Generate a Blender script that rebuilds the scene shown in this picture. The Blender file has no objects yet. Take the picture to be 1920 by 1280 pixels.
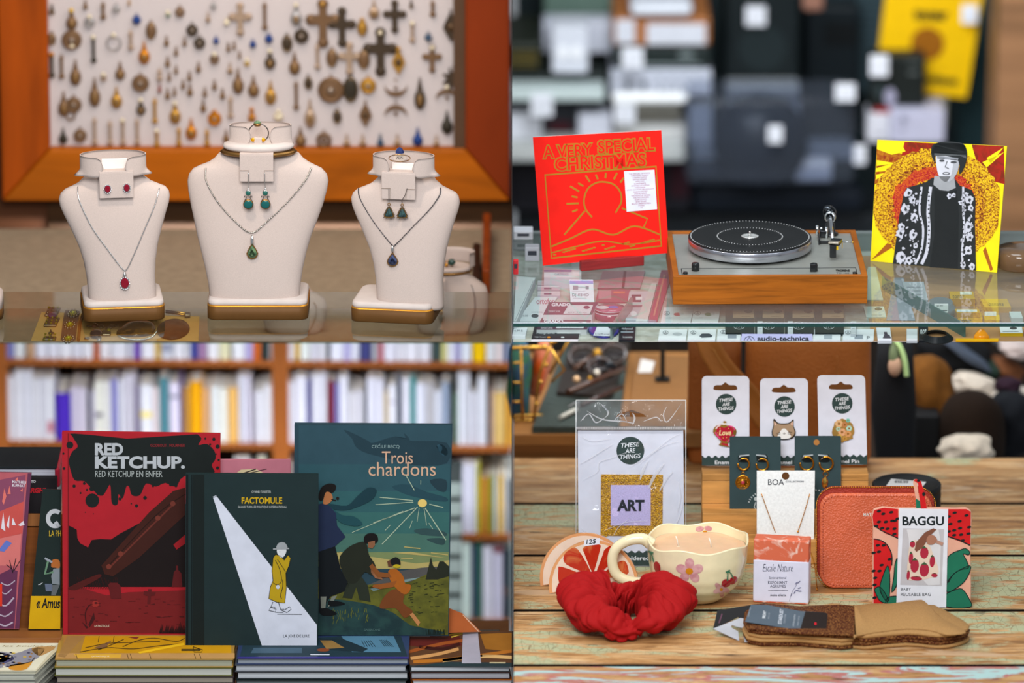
import bpy, bmesh, math, random
from mathutils import Vector, Matrix
from mathutils.bvhtree import BVHTree
random.seed(7)
SC = bpy.context.scene
COL = SC.collection
PI = math.pi
# ------------------------------------------------------------------ camera, world, lights, exposure
PITCH = math.radians(16.0); CP, SP = math.cos(PITCH), math.sin(PITCH)
D = 12.0                                   # camera distance to the plane in focus; 1 mm there = 1 px of the 1920x1280 frame
cam_data = bpy.data.cameras.new('camera'); cam = bpy.data.objects.new('camera', cam_data); COL.objects.link(cam)
CAM = Vector((0, -D*CP, D*SP)); cam.location = CAM; cam.rotation_euler = (PI/2-PITCH, 0, 0)
cam_data.sensor_width = 36; cam_data.lens = 225.0; cam_data.clip_end = 100
cam_data.dof.use_dof = True; cam_data.dof.focus_distance = D+0.07; cam_data.dof.aperture_fstop = 0.225/0.115
SC.camera = cam
SC.view_settings.view_transform = 'Standard'; SC.view_settings.look = 'None'
SC.view_settings.gamma = 1; SC.view_settings.use_curve_mapping = False
SC.view_settings.exposure = 0.0
world = bpy.data.worlds.new('world'); SC.world = world; world.use_nodes = True
world.node_tree.nodes['Background'].inputs[0].default_value = (0.86, 0.93, 1.0, 1)
world.node_tree.nodes['Background'].inputs[1].default_value = 0.36
def area(name, loc, target, size, power, color, spread=180, size_y=None):
    l = bpy.data.lights.new(name, 'AREA'); l.energy = power; l.color = color; l.size = size
    if size_y: l.shape = 'RECTANGLE'; l.size_y = size_y
    l.spread = math.radians(spread)
    o = bpy.data.objects.new(name, l); COL.objects.link(o); o.location = loc
    o.rotation_euler = (Vector(target)-Vector(loc)).to_track_quat('-Z', 'Y').to_euler()
    return o
area('front_key_light', (-.3, -3.3, 2.35), (0, 0, -.2), 1.6, 112, (.96, .98, 1.0), 150)  # added key light shared by all four bays
area('shop_side_light', (2.2, -1.8, 1.6), (.5, 0, -.1), 1.0, 12, (.96, .98, 1.0))
area('jewellery_ceiling_light', (-.62, -.32, 1.05), (-.48, .06, .2), .10, 3.9, (1, .86, .72))
area('jewellery_wall_light', (-.5, .55, 1.25), (-.5, 1.4, -.1), .6, 7, (1, .80, .62))
area('record_shop_ceiling_light', (.5, .1, 1.5), (.5, .45, 0), .7, 12, (.90, .96, 1.0))
area('record_back_fill', (.45, 1.8, 1.15), (.45, 3.1, -.45), .8, 40, (.88, .95, 1.0))  # added unseen fill for the stock at the back
area('bookshelf_fill', (-.5, 1.25, -.22), (-.5, 2.1, -.95), .85, 21, (.93, .95, 1.0), size_y=.12)  # added fill out of view, brightens the bookcase the key cannot reach
area('gift_back_fill', (.5, .85, -.12), (.55, 1.5, -.62), .85, 2.6, (1, .93, .84), size_y=.12)  # added fill out of view for the goods behind the table
area('gift_card_fill', (.5, .03, .022), (.5, .33, -.32), .85, 1.3, (1, .97, .92), size_y=.02)  # added fill hidden under the case lip, brightens the cards

# ------------------------------------------------------------------ pixel <-> place helpers (frame 1920x1280)
EX = Vector((1, 0, 0)); EU = Vector((0, SP, CP)); ED = Vector((0, CP, -SP))
def W(px, py, w=0.0):
    k = (D+w)/D
    return EX*((px-960)*.001*k) + EU*((640-py)*.001*k) + ED*w
def hit(px, py, P, n):
    r = W(px, py, 0)-CAM; t = (P-CAM).dot(n)/r.dot(n)
    return CAM+r*t
def on_z(px, py, z): return hit(px, py, Vector((0, 0, z)), Vector((0, 0, 1)))
def on_y(px, py, y): return hit(px, py, Vector((0, y, 0)), Vector((0, 1, 0)))

# ------------------------------------------------------------------ materials
def lin(h):
    h = h.lstrip('#'); out = []
    for i in (0, 2, 4):
        v = int(h[i:i+2], 16)/255
        out.append(v/12.92 if v <= .04045 else ((v+.055)/1.055)**2.4)
    return (*out, 1)
MATS = {}
def mt(h, rough=.62, metal=0.0, kind='', **kw):
    key = (h, rough, metal, kind, tuple(sorted(kw.items())))
    if key in MATS: return MATS[key]
    m = bpy.data.materials.new('%s_%s' % (kind or 'surface', h.lstrip('#'))); m.use_nodes = True
    MATS[key] = m; nt = m.node_tree; N = nt.nodes; L = nt.links; b = N['Principled BSDF']
    c = lin(h); b.inputs['Base Color'].default_value = c
    b.inputs['Roughness'].default_value = rough; b.inputs['Metallic'].default_value = metal
    b.inputs['Specular IOR Level'].default_value = .14
    if 'spec' in kw: b.inputs['Specular IOR Level'].default_value = kw['spec']
    if 'coat' in kw: b.inputs['Coat Weight'].default_value = kw['coat']; b.inputs['Coat Roughness'].default_value = .08
    if 'sss' in kw:
        b.inputs['Subsurface Weight'].default_value = kw['sss']; b.inputs['Subsurface Scale'].default_value = .01
    if 'alpha' in kw: b.inputs['Alpha'].default_value = kw['alpha']
    tc = N.new('ShaderNodeTexCoord')
    def tex(t, scale, vec=None, **ins):
        n = N.new(t); 
        mp = N.new('ShaderNodeMapping'); mp.inputs['Scale'].default_value = vec or (1, 1, 1)
        L.new(tc.outputs['Object'], mp.inputs[0]); L.new(mp.outputs[0], n.inputs['Vector'])
        n.inputs['Scale'].default_value = scale
        for k, v in ins.items(): n.inputs[k].default_value = v
        return n
    def ramp(src, stops):
        r = N.new('ShaderNodeValToRGB'); e = r.color_ramp.elements
        e[0].position, e[0].color = stops[0][0], stops[0][1]; e[1].position, e[1].color = stops[-1][0], stops[-1][1]
        for p, cc in stops[1:-1]:
            x = e.new(p); x.color = cc
        L.new(src, r.inputs[0]); return r
    def bump(src, s, d=.001):
        n = N.new('ShaderNodeBump'); n.inputs['Strength'].default_value = s; n.inputs['Distance'].default_value = d
        L.new(src, n.inputs['Height']); L.new(n.outputs[0], b.inputs['Normal'])
    def sh(f): return tuple(min(1, v*f) for v in c[:3])+(1,)
    if kind == 'wood':
        n = tex('ShaderNodeTexNoise', kw.get('scale', 18), kw.get('vec', (.25, 1, 6)), Detail=5, Roughness=.6, Distortion=.6)
        r = ramp(n.outputs[0], [(.3, sh(.62)), (.52, c), (.75, sh(1.28))]); L.new(r.outputs[0], b.inputs['Base Color']); bump(n.outputs[0], .25)
    elif kind == 'leather':
        n = tex('ShaderNodeTexVoronoi', kw.get('scale', 260)); bump(n.outputs[0], kw.get('bs', .5), .004)
        n2 = tex('ShaderNodeTexNoise', 12, Detail=3); r = ramp(n2.outputs[0], [(.3, sh(.86)), (.7, sh(1.1))]); L.new(r.outputs[0], b.inputs['Base Color'])
    elif kind == 'cloth':
        n = tex('ShaderNodeTexNoise', kw.get('scale', 500), kw.get('vec', (1, 1, 1)), Detail=2)
        bump(n.outputs[0], kw.get('bs', .4), .001)
        r = ramp(n.outputs[0], [(.3, sh(kw.get('lo', .86))), (.7, sh(1.12))]); L.new(r.outputs[0], b.inputs['Base Color'])
    elif kind == 'mottle':
        n = tex('ShaderNodeTexNoise', kw.get('scale', 60), kw.get('vec', (1, 1, 1)), Detail=4, Distortion=kw.get('dist', .3))
        c2 = lin(kw['c2']); r = ramp(n.outputs[0], [(kw.get('a', .4), c), (kw.get('b', .62), c2)]); L.new(r.outputs[0], b.inputs['Base Color'])
        if kw.get('bs'): bump(n.outputs[0], kw['bs'], .002)
    elif kind == 'glitter':
        n = tex('ShaderNodeTexVoronoi', kw.get('scale', 700)); c2 = lin(kw['c2'])
        r = ramp(n.outputs['Color'], [(kw.get('a', .35), c), (kw.get('b', .75), c2)]); L.new(r.outputs[0], b.inputs['Base Color']); bump(n.outputs[0], .8, .001)
    elif kind == 'weave':
        n = tex('ShaderNodeTexWave', kw.get('scale', 110), (1, 1, 1)); n2 = tex('ShaderNodeTexNoise', 40, Detail=4)
        w2 = tex('ShaderNodeTexWave', kw.get('scale', 110)); w2.bands_direction = 'Y'
        mx = N.new('ShaderNodeMath'); mx.operation = 'MULTIPLY'; L.new(n.outputs[0], mx.inputs[0]); L.new(w2.outputs[0], mx.inputs[1])
        bump(mx.outputs[0], .6, .002); r = ramp(n2.outputs[0], [(.25, sh(.85)), (.75, sh(1.12))]); L.new(r.outputs[0], b.inputs['Base Color'])
    elif kind == 'glass':
        N.remove(b); out = N['Material Output']; mix = N.new('ShaderNodeMixShader'); tr = N.new('ShaderNodeBsdfTransparent'); gl = N.new('ShaderNodeBsdfGlossy')
        tr.inputs[0].default_value = c; gl.inputs['Roughness'].default_value = rough; fr = N.new('ShaderNodeFresnel'); fr.inputs[0].default_value = kw.get('ior', 1.5)
        ge = N.new('ShaderNodeNewGeometry'); bf = N.new('ShaderNodeMath'); bf.operation = 'SUBTRACT'; bf.inputs[0].default_value = 1; L.new(ge.outputs['Backfacing'], bf.inputs[1]); mu = N.new('ShaderNodeMath'); mu.operation = 'MULTIPLY'; L.new(fr.outputs[0], mu.inputs[0]); L.new(bf.outputs[0], mu.inputs[1]); src = mu.outputs[0]
        if kw.get('haze') or kw.get('wr'):
            n = tex('ShaderNodeTexNoise', kw.get('scale', 30), kw.get('vec', (1, 1, 1)), Detail=4, Distortion=kw.get('dist', 1.5))
        if kw.get('wr'):
            bn = N.new('ShaderNodeBump'); bn.inputs['Strength'].default_value = kw['wr']; bn.inputs['Distance'].default_value = .01
            L.new(n.outputs[0], bn.inputs['Height']); L.new(bn.outputs[0], gl.inputs['Normal'])
        L.new(src, mix.inputs[0]); L.new(tr.outputs[0], mix.inputs[1]); L.new(gl.outputs[0], mix.inputs[2]); last = mix
        if kw.get('haze'):
            df = N.new('ShaderNodeBsdfDiffuse'); df.inputs[0].default_value = lin(kw.get('hc', '#dfe6ea')); m2 = N.new('ShaderNodeMixShader')
            m2.inputs[0].default_value = kw['haze']; L.new(mix.outputs[0], m2.inputs[1]); L.new(df.outputs[0], m2.inputs[2]); last = m2
        L.new(last.outputs[0], out.inputs[0])
    else:
        n = tex('ShaderNodeTexNoise', 35, Detail=3); r = ramp(n.outputs[0], [(.3, sh(.95)), (.7, sh(1.05))]); L.new(r.outputs[0], b.inputs['Base Color'])
    return m

# ------------------------------------------------------------------ mesh builder
class M:
    def __init__(s): s.v = []; s.f = []; s.m = []; s.sm = []; s.mats = []
    def mi(s, mat):
        if isinstance(mat, str): mat = mt(mat)
        if mat not in s.mats: s.mats.append(mat)
        return s.mats.index(mat)
    def add(s, vs, fs, mat, smooth=False):
        k = len(s.v); i = s.mi(mat)
        s.v += [Vector(p) for p in vs]
        for f in fs: s.f.append([k+q for q in f]); s.m.append(i); s.sm.append(smooth)
        return s
    def poly(s, pts, mat): return s.add(pts, [list(range(len(pts)))], mat)
    def box(s, c, size, mat, bev=0.0, R=None, seg=2):
        bm = bmesh.new(); bmesh.ops.create_cube(bm, size=1.0)
        for v in bm.verts: v.co = Vector((v.co.x*size[0], v.co.y*size[1], v.co.z*size[2]))
        if bev > 0: bmesh.ops.bevel(bm, geom=list(bm.edges), offset=min(bev, min(size)*.45), segments=seg, affect='EDGES', profile=.5)
        bm.verts.index_update(); c = Vector(c)
        vs = [(R @ v.co if R else v.co)+c for v in bm.verts]; fs = [[v.index for v in f.verts] for f in bm.faces]
        bm.free(); return s.add(vs, fs, mat, False)
    def prism(s, pts, vec, mat, side=None, smooth=False, back=True):
        n = len(pts); vec = Vector(vec); pts = [Vector(p) for p in pts]
        s.add(pts, [list(range(n))], mat)
        if back: s.add([p+vec for p in pts], [list(range(n))[::-1]], mat)
        s.add(pts+[p+vec for p in pts], [[i, i+n, (i+1) % n+n, (i+1) % n] for i in range(n)], side or mat, smooth)
        return s
    def tube(s, path, r, mat, n=8, closed=False, cap=True):
        path = [Vector(p) for p in path]; K = len(path); rr = r if callable(r) else (lambda t: r); vs = []; up = None
        for i, p in enumerate(path):
            a = path[(i-1) % K] if (closed or i > 0) else p; b = path[(i+1) % K] if (closed or i < K-1) else p
            t = (b-a); t = t.normalized() if t.length > 1e-9 else Vector((0, 0, 1))
            if up is None: up = t.orthogonal().normalized()
            up = (up-t*up.dot(t)); up = up.normalized() if up.length > 1e-6 else t.orthogonal().normalized()
            sd = t.cross(up); q = rr(i/max(1, K-1))
            for j in range(n): an = 2*PI*j/n; vs.append(p+(up*math.cos(an)+sd*math.sin(an))*q)
        fs = []
        for i in range(K if closed else K-1):
            for j in range(n):
                a = i*n+j; b = i*n+(j+1) % n; i2 = (i+1) % K; fs.append([a, b, i2*n+(j+1) % n, i2*n+j])
        s.add(vs, fs, mat, True)
        if cap and not closed: s.add(vs[:n], [list(range(n))[::-1]], mat); s.add(vs[-n:], [list(range(n))], mat)
        return s
    def lathe(s, prof, c, mat, n=32, sx=1, sy=1, axis=None, smooth=True, cap=True):
        c = Vector(c); R = Vector((0, 0, 1)).rotation_difference(Vector(axis)).to_matrix() if axis else None; vs = []
        for r, z in prof:
            for j in range(n):
                an = 2*PI*j/n; p = Vector((r*math.cos(an)*sx, r*math.sin(an)*sy, z)); vs.append((R @ p if R else p)+c)
        K = len(prof); fs = [[i*n+j, i*n+(j+1) % n, (i+1)*n+(j+1) % n, (i+1)*n+j] for i in range(K-1) for j in range(n)]
        s.add(vs, fs, mat, smooth)
        if cap:
            if prof[0][0] > 1e-6: s.add(vs[:n], [list(range(n))[::-1]], mat)
            if prof[-1][0] > 1e-6: s.add(vs[-n:], [list(range(n))], mat)
        return s
    def ball(s, c, r, mat, n=12, m=8):
        if not hasattr(r, '__len__'): r = (r, r, r)
        vs = []; c = Vector(c)
        for i in range(m+1):
            th = PI*i/m
            for j in range(n): an = 2*PI*j/n; vs.append(c+Vector((r[0]*math.sin(th)*math.cos(an), r[1]*math.sin(th)*math.sin(an), r[2]*math.cos(th))))
        return s.add(vs, [[i*n+j, (i+1)*n+j, (i+1)*n+(j+1) % n, i*n+(j+1) % n] for i in range(m) for j in range(n)], mat, True)
    def ring(s, c, R, r, mat, axis=(0, 0, 1), n=28, k=8, sx=1, sy=1):
        q = Vector((0, 0, 1)).rotation_difference(Vector(axis)); c = Vector(c)
        return s.tube([c+q @ Vector((R*sx*math.cos(2*PI*i/n), R*sy*math.sin(2*PI*i/n), 0)) for i in range(n)], r, mat, k, True)
    def grid(s, fn, nu, nv, mat, smooth=True, cu=False, flip=False):
        vs = [fn(i/(nu if cu else nu-1), j/(nv-1)) for j in range(nv) for i in range(nu)]; fs = []
        for j in range(nv-1):
            for i in range(nu if cu else nu-1):
                a = j*nu+i; b = j*nu+(i+1) % nu; f = [a, b, b+nu, a+nu]; fs.append(f[::-1] if flip else f)
        return s.add(vs, fs, mat, smooth)
    def loft(s, rings, mat, smooth=True, cap=True, flip=False):
        n = len(rings[0]); K = len(rings); vs = [p for r in rings for p in r]
        s.add(vs, [[i*n+j, i*n+(j+1) % n, (i+1)*n+(j+1) % n, (i+1)*n+j] for i in range(K-1) for j in range(n)], mat, smooth)
        if cap: s.add(rings[0], [list(range(n))[::-1]], mat, smooth); s.add(rings[-1], [list(range(n))], mat, smooth)
        return s
    def bvh(s): return BVHTree.FromPolygons([tuple(v) for v in s.v], [f for f in s.f])
    def build(s, name, parent=None, label=None, loc=None, weld=False, **tags):
        me = bpy.data.meshes.new(name); o = bpy.data.objects.new(name, me); COL.objects.link(o)
        off = Vector((0, 0, 0))
        if parent is not None: o.parent = parent; off = wloc(parent)
        elif loc is not None: off = Vector(loc); o.location = off
        if parent is not None and loc is not None: o.location = Vector(loc)-off; off = Vector(loc)
        me.from_pydata([tuple(v-off) for v in s.v], [], s.f)
        for m in s.mats: me.materials.append(m)
        for p, i, q in zip(me.polygons, s.m, s.sm): p.material_index = i; p.use_smooth = q
        if weld or True:
            bm = bmesh.new(); bm.from_mesh(me); bmesh.ops.remove_doubles(bm, verts=bm.verts, dist=1e-6)
            if weld: bmesh.ops.recalc_face_normals(bm, faces=bm.faces)
            bm.to_mesh(me); bm.free()
        me.update()
        if label: o['label'] = label
        for k, v in tags.items(): o[k] = v
        return o
def wloc(o):
    v = Vector((0, 0, 0))
    while o is not None: v += o.location; o = o.parent
    return v
def thing(name, label, cat, loc, group=None):
    o = bpy.data.objects.new(name, None); COL.objects.link(o); o.location = Vector(loc); o.empty_display_size = .02
    o['label'] = label; o['category'] = cat
    if group: o['group'] = group
    return o
def single(m, name, label, cat, loc=None, group=None, weld=False):
    o = m.build(name, loc=loc, label=label, weld=weld); o['category'] = cat
    if group: o['group'] = group
    return o
def struct(m, name): o = m.build(name); o['kind'] = 'structure'; return o
def sub(o, it=2):
    md = o.modifiers.new('smooth', 'SUBSURF'); md.levels = it; md.render_levels = it; return o

# ------------------------------------------------------------------ flat faces carrying print
_TX = {}
def text_geo(body, bold=0.0, shear=0.0, space=1.0):
    key = (body, bold, shear, space)
    if key in _TX: return _TX[key]
    cu = bpy.data.curves.new('t', 'FONT'); cu.body = body; cu.offset = bold; cu.shear = shear; cu.space_character = space; cu.resolution_u = 3
    cu.align_x = 'LEFT'; o = bpy.data.objects.new('t', cu); COL.objects.link(o)
    dg = bpy.context.evaluated_depsgraph_get(); me = bpy.data.meshes.new_from_object(o.evaluated_get(dg))
    vs = [(v.co.x, v.co.y) for v in me.vertices]; fs = [list(p.vertices) for p in me.polygons]
    bpy.data.objects.remove(o); bpy.data.curves.remove(cu); bpy.data.meshes.remove(me)
    xs = [a for a, b in vs] or [0, 1]; ys = [b for a, b in vs] or [0, 1]
    _TX[key] = (vs, fs, min(xs), max(xs), min(ys), max(ys)); return _TX[key]
class Face:
    """a flat face through world point O with in-plane directions; print is laid on it in layers"""
    def __init__(s, O, n): s.O = Vector(O); s.n = Vector(n).normalized(); s.L = .00025
    def pt(s, x, y, layer=0): return hit(x, y, s.O+s.n*(s.L*layer), s.n)
    def P(s, m, pts, mat, layer=1): m.poly([s.pt(x, y, layer) for x, y in pts], mat)
    def rect(s, m, x0, y0, x1, y1, mat, layer=1): s.P(m, [(x0, y1), (x1, y1), (x1, y0), (x0, y0)], mat, layer)
    def disc(s, m, cx, cy, rx, ry, mat, layer=1, n=24, rot=0):
        c, q = math.cos(rot), math.sin(rot)
        s.P(m, [(cx+rx*math.cos(a)*c-ry*math.sin(a)*q, cy-rx*math.cos(a)*q-ry*math.sin(a)*c) for a in [2*PI*i/n for i in range(n)]], mat, layer)
    def line(s, m, pts, w, mat, layer=2, closed=False):
        if closed: pts = list(pts)+[pts[0]]
        K = len(pts); L = []; R = []
        for i, (x, y) in enumerate(pts):
            a = pts[max(0, i-1)]; b = pts[min(K-1, i+1)]
            if closed and i in (0, K-1): a = pts[K-2]; b = pts[1]
            dx, dy = b[0]-a[0], b[1]-a[1]; d = math.hypot(dx, dy) or 1; ww = (w(i/(K-1)) if callable(w) else w)/2
            L.append((x-dy/d*ww, y+dx/d*ww)); R.append((x+dy/d*ww, y-dx/d*ww))
        pv = [s.pt(*p, layer) for p in L]+[s.pt(*p, layer) for p in R]
        m.add(pv, [[i, i+1, K+i+1, K+i] for i in range(K-1)], mat)
    def text(s, m, body, x0, yt, x1, yb, mat, layer=2, bold=0, shear=0, space=1.0, rot=0):
        vs, fs, a, b, c, d = text_geo(body, bold, shear, space); cx, cy = (x0+x1)/2, (yt+yb)/2; r = math.radians(rot); out = []
        for x, y in vs:
            u = ((x-a)/(b-a)-.5)*(x1-x0); v = (.5-(y-c)/(d-c))*(yb-yt)
            out.append(s.pt(cx+u*math.cos(r)-v*math.sin(r), cy+u*math.sin(r)+v*math.cos(r), layer))
        m.add(out, fs, mat)
    def slab(s, m, pts, th, mat, side=None, layer=0):
        """front outline in px, extruded back by th metres"""
        m.prism([s.pt(x, y, layer) for x, y in pts], -s.n*th, mat, side)
def lean(deg, yaw=0):
    a = math.radians(deg); y = math.radians(yaw)
    return Vector((math.sin(y)*math.cos(a), -math.cos(y)*math.cos(a), math.sin(a)))
def rrect(x0, y0, x1, y1, r, n=5):
    out = []
    for cx, cy, a0 in ((x1-r, y0+r, -90), (x1-r, y1-r, 0), (x0+r, y1-r, 90), (x0+r, y0+r, 180)):
        for i in range(n+1): a = math.radians(a0+90*i/n); out.append((cx+r*math.cos(a), cy+r*math.sin(a)))
    return out[::-1]
def smooth_path(pts, n=6, closed=False):
    K = len(pts); out = []; V = [Vector(p) for p in pts]
    for i in range(K if closed else K-1):
        g = (lambda j: V[j % K]) if closed else (lambda j: V[max(0, min(K-1, j))])
        a, b, c, d = g(i-1), g(i), g(i+1), g(i+2)
        for k in range(n):
            t = k/n; out.append(.5*((2*b)+(c-a)*t+(2*a-5*b+4*c-d)*t*t+(3*b-a-3*c+d)*t**3))
    if not closed: out.append(V[-1])
    return out
def sp2(pts, n=6, closed=False): return [(p.x, p.y) for p in smooth_path([(a, b, 0) for a, b in pts], n, closed)]
def copy_thing(o, loc, label, group=None):
    c = o.copy(); COL.objects.link(c); c.location = Vector(loc); c['label'] = label
    if group: c['group'] = group
    for ch in o.children:
        d = ch.copy(); COL.objects.link(d); d.parent = c
        for g in ch.children:
            e = g.copy(); COL.objects.link(e); e.parent = d
    return c
ORD = ['first', 'second', 'third', 'fourth', 'fifth', 'sixth', 'seventh', 'eighth', 'ninth', 'tenth', 'eleventh', 'twelfth', 'thirteenth', 'fourteenth', 'fifteenth', 'sixteenth', 'seventeenth', 'eighteenth', 'nineteenth', 'twentieth',
       'twenty-first', 'twenty-second', 'twenty-third', 'twenty-fourth', 'twenty-fifth', 'twenty-sixth', 'twenty-seventh', 'twenty-eighth', 'twenty-ninth', 'thirtieth', 'thirty-first', 'thirty-second', 'thirty-third', 'thirty-fourth', 'thirty-fifth', 'thirty-sixth', 'thirty-seventh', 'thirty-eighth', 'thirty-ninth', 'fortieth']
WHITE = '#dcdfe6'
# ================================================================== the four shop bays: partitions
# divider between left and right bays: a thin mirror-faced partition, its front edge slanted like a display case cheek
m = M(); fr = [W(960, -330, -.12), W(960, 1500, -.12)]
back = [Vector((0, 4.5, fr[1].z)), Vector((0, 4.5, 1.75))]
pts = [fr[0]+Vector((-.0006, 0, 0)), fr[1]+Vector((-.0006, 0, 0)), back[0]+Vector((-.0006, 0, 0)), back[1]+Vector((-.0006, 0, 0))]
pts = [p+Vector((.0002, 0, 0)) for p in pts]; m.prism(pts, (.0008, 0, 0), mt('#e6e6e6', .03, 1.0), mt('#2a2624', .9))
struct(m, 'wall_middle')

# ================================================================== bay 1: jewellery
ZG = .027          # glass display shelf
ZC = -.152         # cloth-covered counter
YB = 1.40          # wall carrying the framed board
BUST = mt('#b8a8a0', .8, kind='cloth', scale=900, bs=.15, lo=.97); BRONZE = mt('#5c3d1c', .5, .15); GOLDEDGE = mt('#c98c32', .35, .7)
SILVER = mt('#d6d4d2', .22, 1.0); DSILVER = mt('#77706c', .3, 1.0); GOLD = mt('#c9933f', .28, 1.0); OLDGOLD = mt('#8f6a3c', .38, .9)
m = M(); m.box((-.585, YB+.03, .45), (1.16, .02, 1.5), mt('#4a2a16', .6, kind='wood', scale=6)); struct(m, 'wall_jewellery_back')
m = M(); m.box((-1.165, .7, .35), (.004, 1.4, .95), mt('#4a3020', .7)); struct(m, 'wall_jewellery_left')
m = M(); m.box((-.5815, .957, ZC-.001), (1.16, .854, .002), mt('#a8967e', .8, kind='weave', scale=95))
single(m, 'cloth_counter', 'counter covered in woven beige cloth behind the necklace stands', 'counter')
m = M(); m.box((-.5065, .078, ZG-.003), (1.010, .344, .006), mt('#eef2ee', .04, kind='glass'))
single(m, 'glass_shelf', 'clear glass shelf under the three white necklace stands', 'shelf')
m = M(); m.box((-.5065, .115, -.002), (1.010, .226, .004), mt('#f2f2ee', .05, kind='glass', ior=1.25))
single(m, 'glass_shelf', 'lower clear glass shelf under the tan card of bracelets', 'shelf')

# framed board of pendants
fb = thing('framed_board', 'wood framed white board full of pinned pendants behind the stands', 'display board', (-.48, YB, .1))
def yw(px, py, y=YB): return on_y(px, py, y)
x0, x1 = yw(92, 100).x, yw(872, 100).x; zb = yw(400, 273).z; zt = yw(400, -60).z
felt = M(); felt.box(((x0+x1)/2, YB+.004, (zb+zt)/2), (x1-x0+.02, .008, zt-zb+.02), mt('#cdc4c4', .95, kind='cloth', scale=700)); felt.build('backing', fb)
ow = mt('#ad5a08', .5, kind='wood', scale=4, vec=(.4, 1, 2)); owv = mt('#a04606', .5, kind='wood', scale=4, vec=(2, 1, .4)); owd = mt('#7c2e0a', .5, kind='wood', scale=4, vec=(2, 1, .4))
fw_l = x0-yw(2, 200).x; fw_b = zb-yw(400, 371).z; xr = yw(958, 200).x-.002
def fbar(pts, mat, nm):
    f = M(); f.prism([Vector((a, YB-.03, b)) for a, b in pts], (0, .045, 0), mat); o = f.build(nm, fb)
    md = o.modifiers.new('edge', 'BEVEL'); md.width = .006; md.segments = 3
fbar([(x0, zb), (x0, zt), (x0-fw_l, zt), (x0-fw_l, zb-fw_b)], owv, 'frame_stile')
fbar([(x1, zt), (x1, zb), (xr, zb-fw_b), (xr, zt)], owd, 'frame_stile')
fbar([(x0, zb), (x0-fw_l, zb-fw_b), (xr, zb-fw_b), (x1, zb)], ow, 'frame_rail')
fbar([(x0, zt+.08), (x0-.01, zt), (x1+.01, zt), (x1, zt+.08)], ow, 'frame_rail')
hd = M(); hd.box((x1-.012, YB-.012, (zb+zt)/2), (.024, .02, zt-zb), mt('#57402f', .7)); hd.build('inner_lip', fb, 'dark inner lip of the frame')
wc = M(); wc.box((-.485, YB+.012, zb-fw_b-.07), (.97, .016, .14), mt('#39230f', .55, kind='wood', scale=8)); wc.box((-.35, YB-.02, zb-fw_b-.115), (.5, .03, .035), mt('#5a401f', .5, kind='wood', scale=8))
single(wc, 'wooden_kickboard', 'dark brown wooden board below the framed pendant board', 'board')
cs = M()
for a, mm in ((0, '#8a3b10'), (1, '#2a1509')): cs.box((-.052-.02*a, 1.1-.24*a, ZC+.026), (.016, .45, .05), mt(mm, .5, kind='wood', scale=8), .004)
single(cs, 'wooden_rail', 'dark orange wooden edge rail at the right end of the cloth counter', 'rail')

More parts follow.
